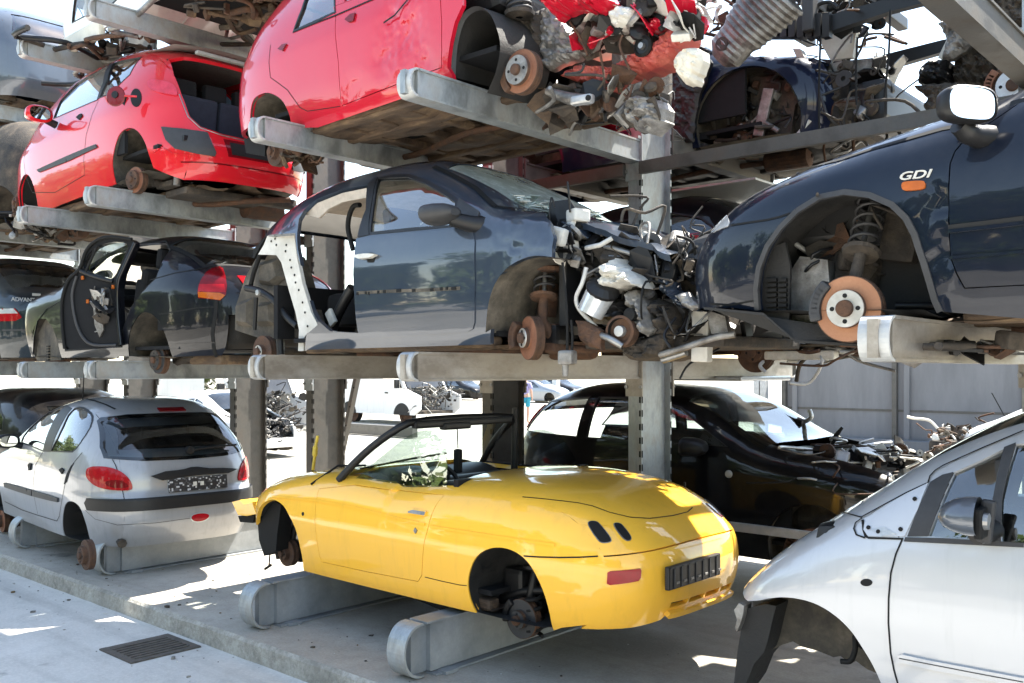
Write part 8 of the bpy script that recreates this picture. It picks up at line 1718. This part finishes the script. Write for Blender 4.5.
# person in a lavender shirt
def mk_person():
    M['skin_t'] = plain('skin', (.50, .30, .22), .55); M['lav'] = plain('lavender_cotton', (.33, .30, .52), .85); M['teal'] = plain('teal_shorts', (.02, .27, .38), .8); M['hair'] = plain('brown_hair', (.05, .03, .02), .7)
    q = onZ(525, 424, -.13); r = thing('person', 'person in lavender T-shirt and teal shorts standing far back in the sun', 'person', q, math.radians(200))
    def skinned(name, V, E, R, m, lvl=2):
        me = bpy.data.meshes.new(name); me.from_pydata(V, E, []); o = bpy.data.objects.new(name, me); COL.objects.link(o)
        o.modifiers.new('s', 'SKIN'); 
        if not me.skin_vertices: 
            bm = bmesh.new(); bm.from_mesh(me); bm.verts.layers.skin.verify(); bm.to_mesh(me); bm.free()
        for v, rr in zip(me.skin_vertices[0].data, R): v.radius = rr
        me.skin_vertices[0].data[0].use_root = True
        sb = o.modifiers.new('u', 'SUBSURF'); sb.levels = sb.render_levels = lvl
        dg = bpy.context.evaluated_depsgraph_get(); m2 = bpy.data.meshes.new_from_object(o.evaluated_get(dg)); bpy.data.objects.remove(o)
        o = bpy.data.objects.new(name, m2); COL.objects.link(o); m2.materials.clear(); m2.materials.append(M[m]); o.parent = r
        for p in m2.polygons: p.use_smooth = True
        return o
    V = [(0, 0, .95), (0, 0, 1.15), (0, 0, 1.38), (0, 0, 1.50), (0, -.01, 1.60), (0, -.02, 1.70), (-.17, 0, 1.42), (-.24, .02, 1.15), (-.23, -.08, .92), (-.22, -.12, .82), (.17, 0, 1.42), (.25, .03, 1.16), (.24, -.06, .92), (.23, -.10, .82),
         (-.10, 0, .88), (-.11, -.02, .50), (-.11, .02, .10), (-.12, -.13, .04), (.10, 0, .88), (.12, .0, .50), (.12, .03, .10), (.13, -.12, .04)]
    E_ = [(0, 1), (1, 2), (2, 3), (3, 4), (4, 5), (2, 6), (6, 7), (7, 8), (8, 9), (2, 10), (10, 11), (11, 12), (12, 13), (0, 14), (14, 15), (15, 16), (16, 17), (0, 18), (18, 19), (19, 20), (20, 21)]
    R = [(.13, .10), (.13, .09), (.15, .09), (.05, .05), (.085, .10), (.07, .08), (.055, .055), (.045, .045), (.033, .033), (.035, .02), (.055, .055), (.045, .045), (.033, .033), (.035, .02), (.085, .085), (.058, .058), (.04, .04), (.04, .03), (.085, .085), (.058, .058), (.04, .04), (.04, .03)]
    skinned('body', V, E_, R, 'skin_t')
    skinned('shirt', [(0, 0, .98), (0, 0, 1.18), (0, 0, 1.40), (-.18, 0, 1.42), (-.235, .01, 1.22), (.18, 0, 1.42), (.24, .01, 1.22)], [(0, 1), (1, 2), (2, 3), (3, 4), (2, 5), (5, 6)], [(.165, .125), (.155, .11), (.17, .11), (.075, .075), (.07, .07), (.075, .075), (.07, .07)], 'lav')
    skinned('shorts', [(0, 0, .94), (-.10, 0, .86), (-.115, 0, .58), (.10, 0, .86), (.12, 0, .58)], [(0, 1), (1, 2), (0, 3), (3, 4)], [(.16, .125), (.10, .105), (.088, .09), (.10, .105), (.088, .09)], 'teal')
    skinned('hair', [(0, .02, 1.70), (0, .03, 1.78)], [(0, 1)], [(.085, .095), (.07, .08)], 'hair')
mk_person()
# trees on the far side of the lane: they stand in the paint and the window glass as reflections
def leaf_mat():
    m, nt, b = nodes_of('tree_leaves'); f = tex(nt, .9, 4, .6); oi = N(nt, 'ShaderNodeTexCoord')
    L(nt, ramp(nt, f, [(.3, (.025, .05, .012)), (.5, (.06, .10, .018)), (.7, (.13, .14, .02))]), b.inputs['Base Color']); b.inputs['Roughness'].default_value = .6
    return m
M['leaf'] = leaf_mat(); M['bark'] = mottled('tree_bark', (.05, .035, .025), (.13, .10, .07), .9, 0, 6, .8)
def tree(x, y, h, seed, label):
    r = random.Random(seed); t = thing('broadleaf_tree', label, 'tree', (x, y, -.13), r.uniform(0, 6), 'trees across the lane'); mb = MB(); tips = []
    mb.tube(spline([(0, 0, 0), (.1, 0, h * .2), (0, .1, h * .45), (.1, 0, h * .75)], 4), [.30 - .02 * i for i in range(13)], 'bark', 10)
    for k in range(16):
        z = h * r.uniform(.10, .75); a = r.uniform(0, 6.3); l = h * r.uniform(.18, .36); e = Vector((math.cos(a) * l, math.sin(a) * l, z + l * r.uniform(.2, .8)))
        mb.tube(spline([(0, 0, z), e * .5 + Vector((0, 0, z * .5 - .1)), e], 3), [.10, .09, .08, .06, .05, .04, .02], 'bark', 6); tips += [e, e * .7 + Vector((0, 0, z * .3))]
    mb.build('trunk', t)
    vs = []; fs = []; tips += [Vector((r.gauss(0, .17) * h, r.gauss(0, .17) * h, h * r.uniform(.12, .98))) for _ in range(22)]
    for c in tips:
        rad = h * r.uniform(.10, .18)
        for i in range(150):
            d = Vector((r.gauss(0, 1), r.gauss(0, 1), r.gauss(0, .8))).normalized() * rad * r.random()**.4; p = c + d; s_ = r.uniform(.10, .30); u = Vector((r.gauss(0, 1), r.gauss(0, 1), r.gauss(0, 1))).normalized(); v = u.orthogonal().normalized(); o = len(vs)
            vs += [p - u * s_, p + v * s_ * .55, p + u * s_, p - v * s_ * .55]; fs.append((o, o + 1, o + 2, o + 3))
    c = MB(); c.add(vs, fs, 'leaf'); c.build('crown', t)
k = 0
TL = ['leaning leafy tree', 'broad leafy tree', 'tall leafy tree', 'squat leafy tree']
for i, (x, y, h) in enumerate([(-27, -13, 7.5), (-21, -16, 8.5), (-15, -14, 6.5), (-9.5, -17, 9), (-4, -15, 7), (2, -17, 8), (8, -15, 7), (-33, -16, 8), (14, -17, 8), (-31, -5.5, 8), (-38, -9, 9), (-46, -14, 9), (-28, -10, 7), (-52, -8, 9)]):
    tree(x, y, h, 100 + i, 'leafy tree across the lane, behind the photographer')
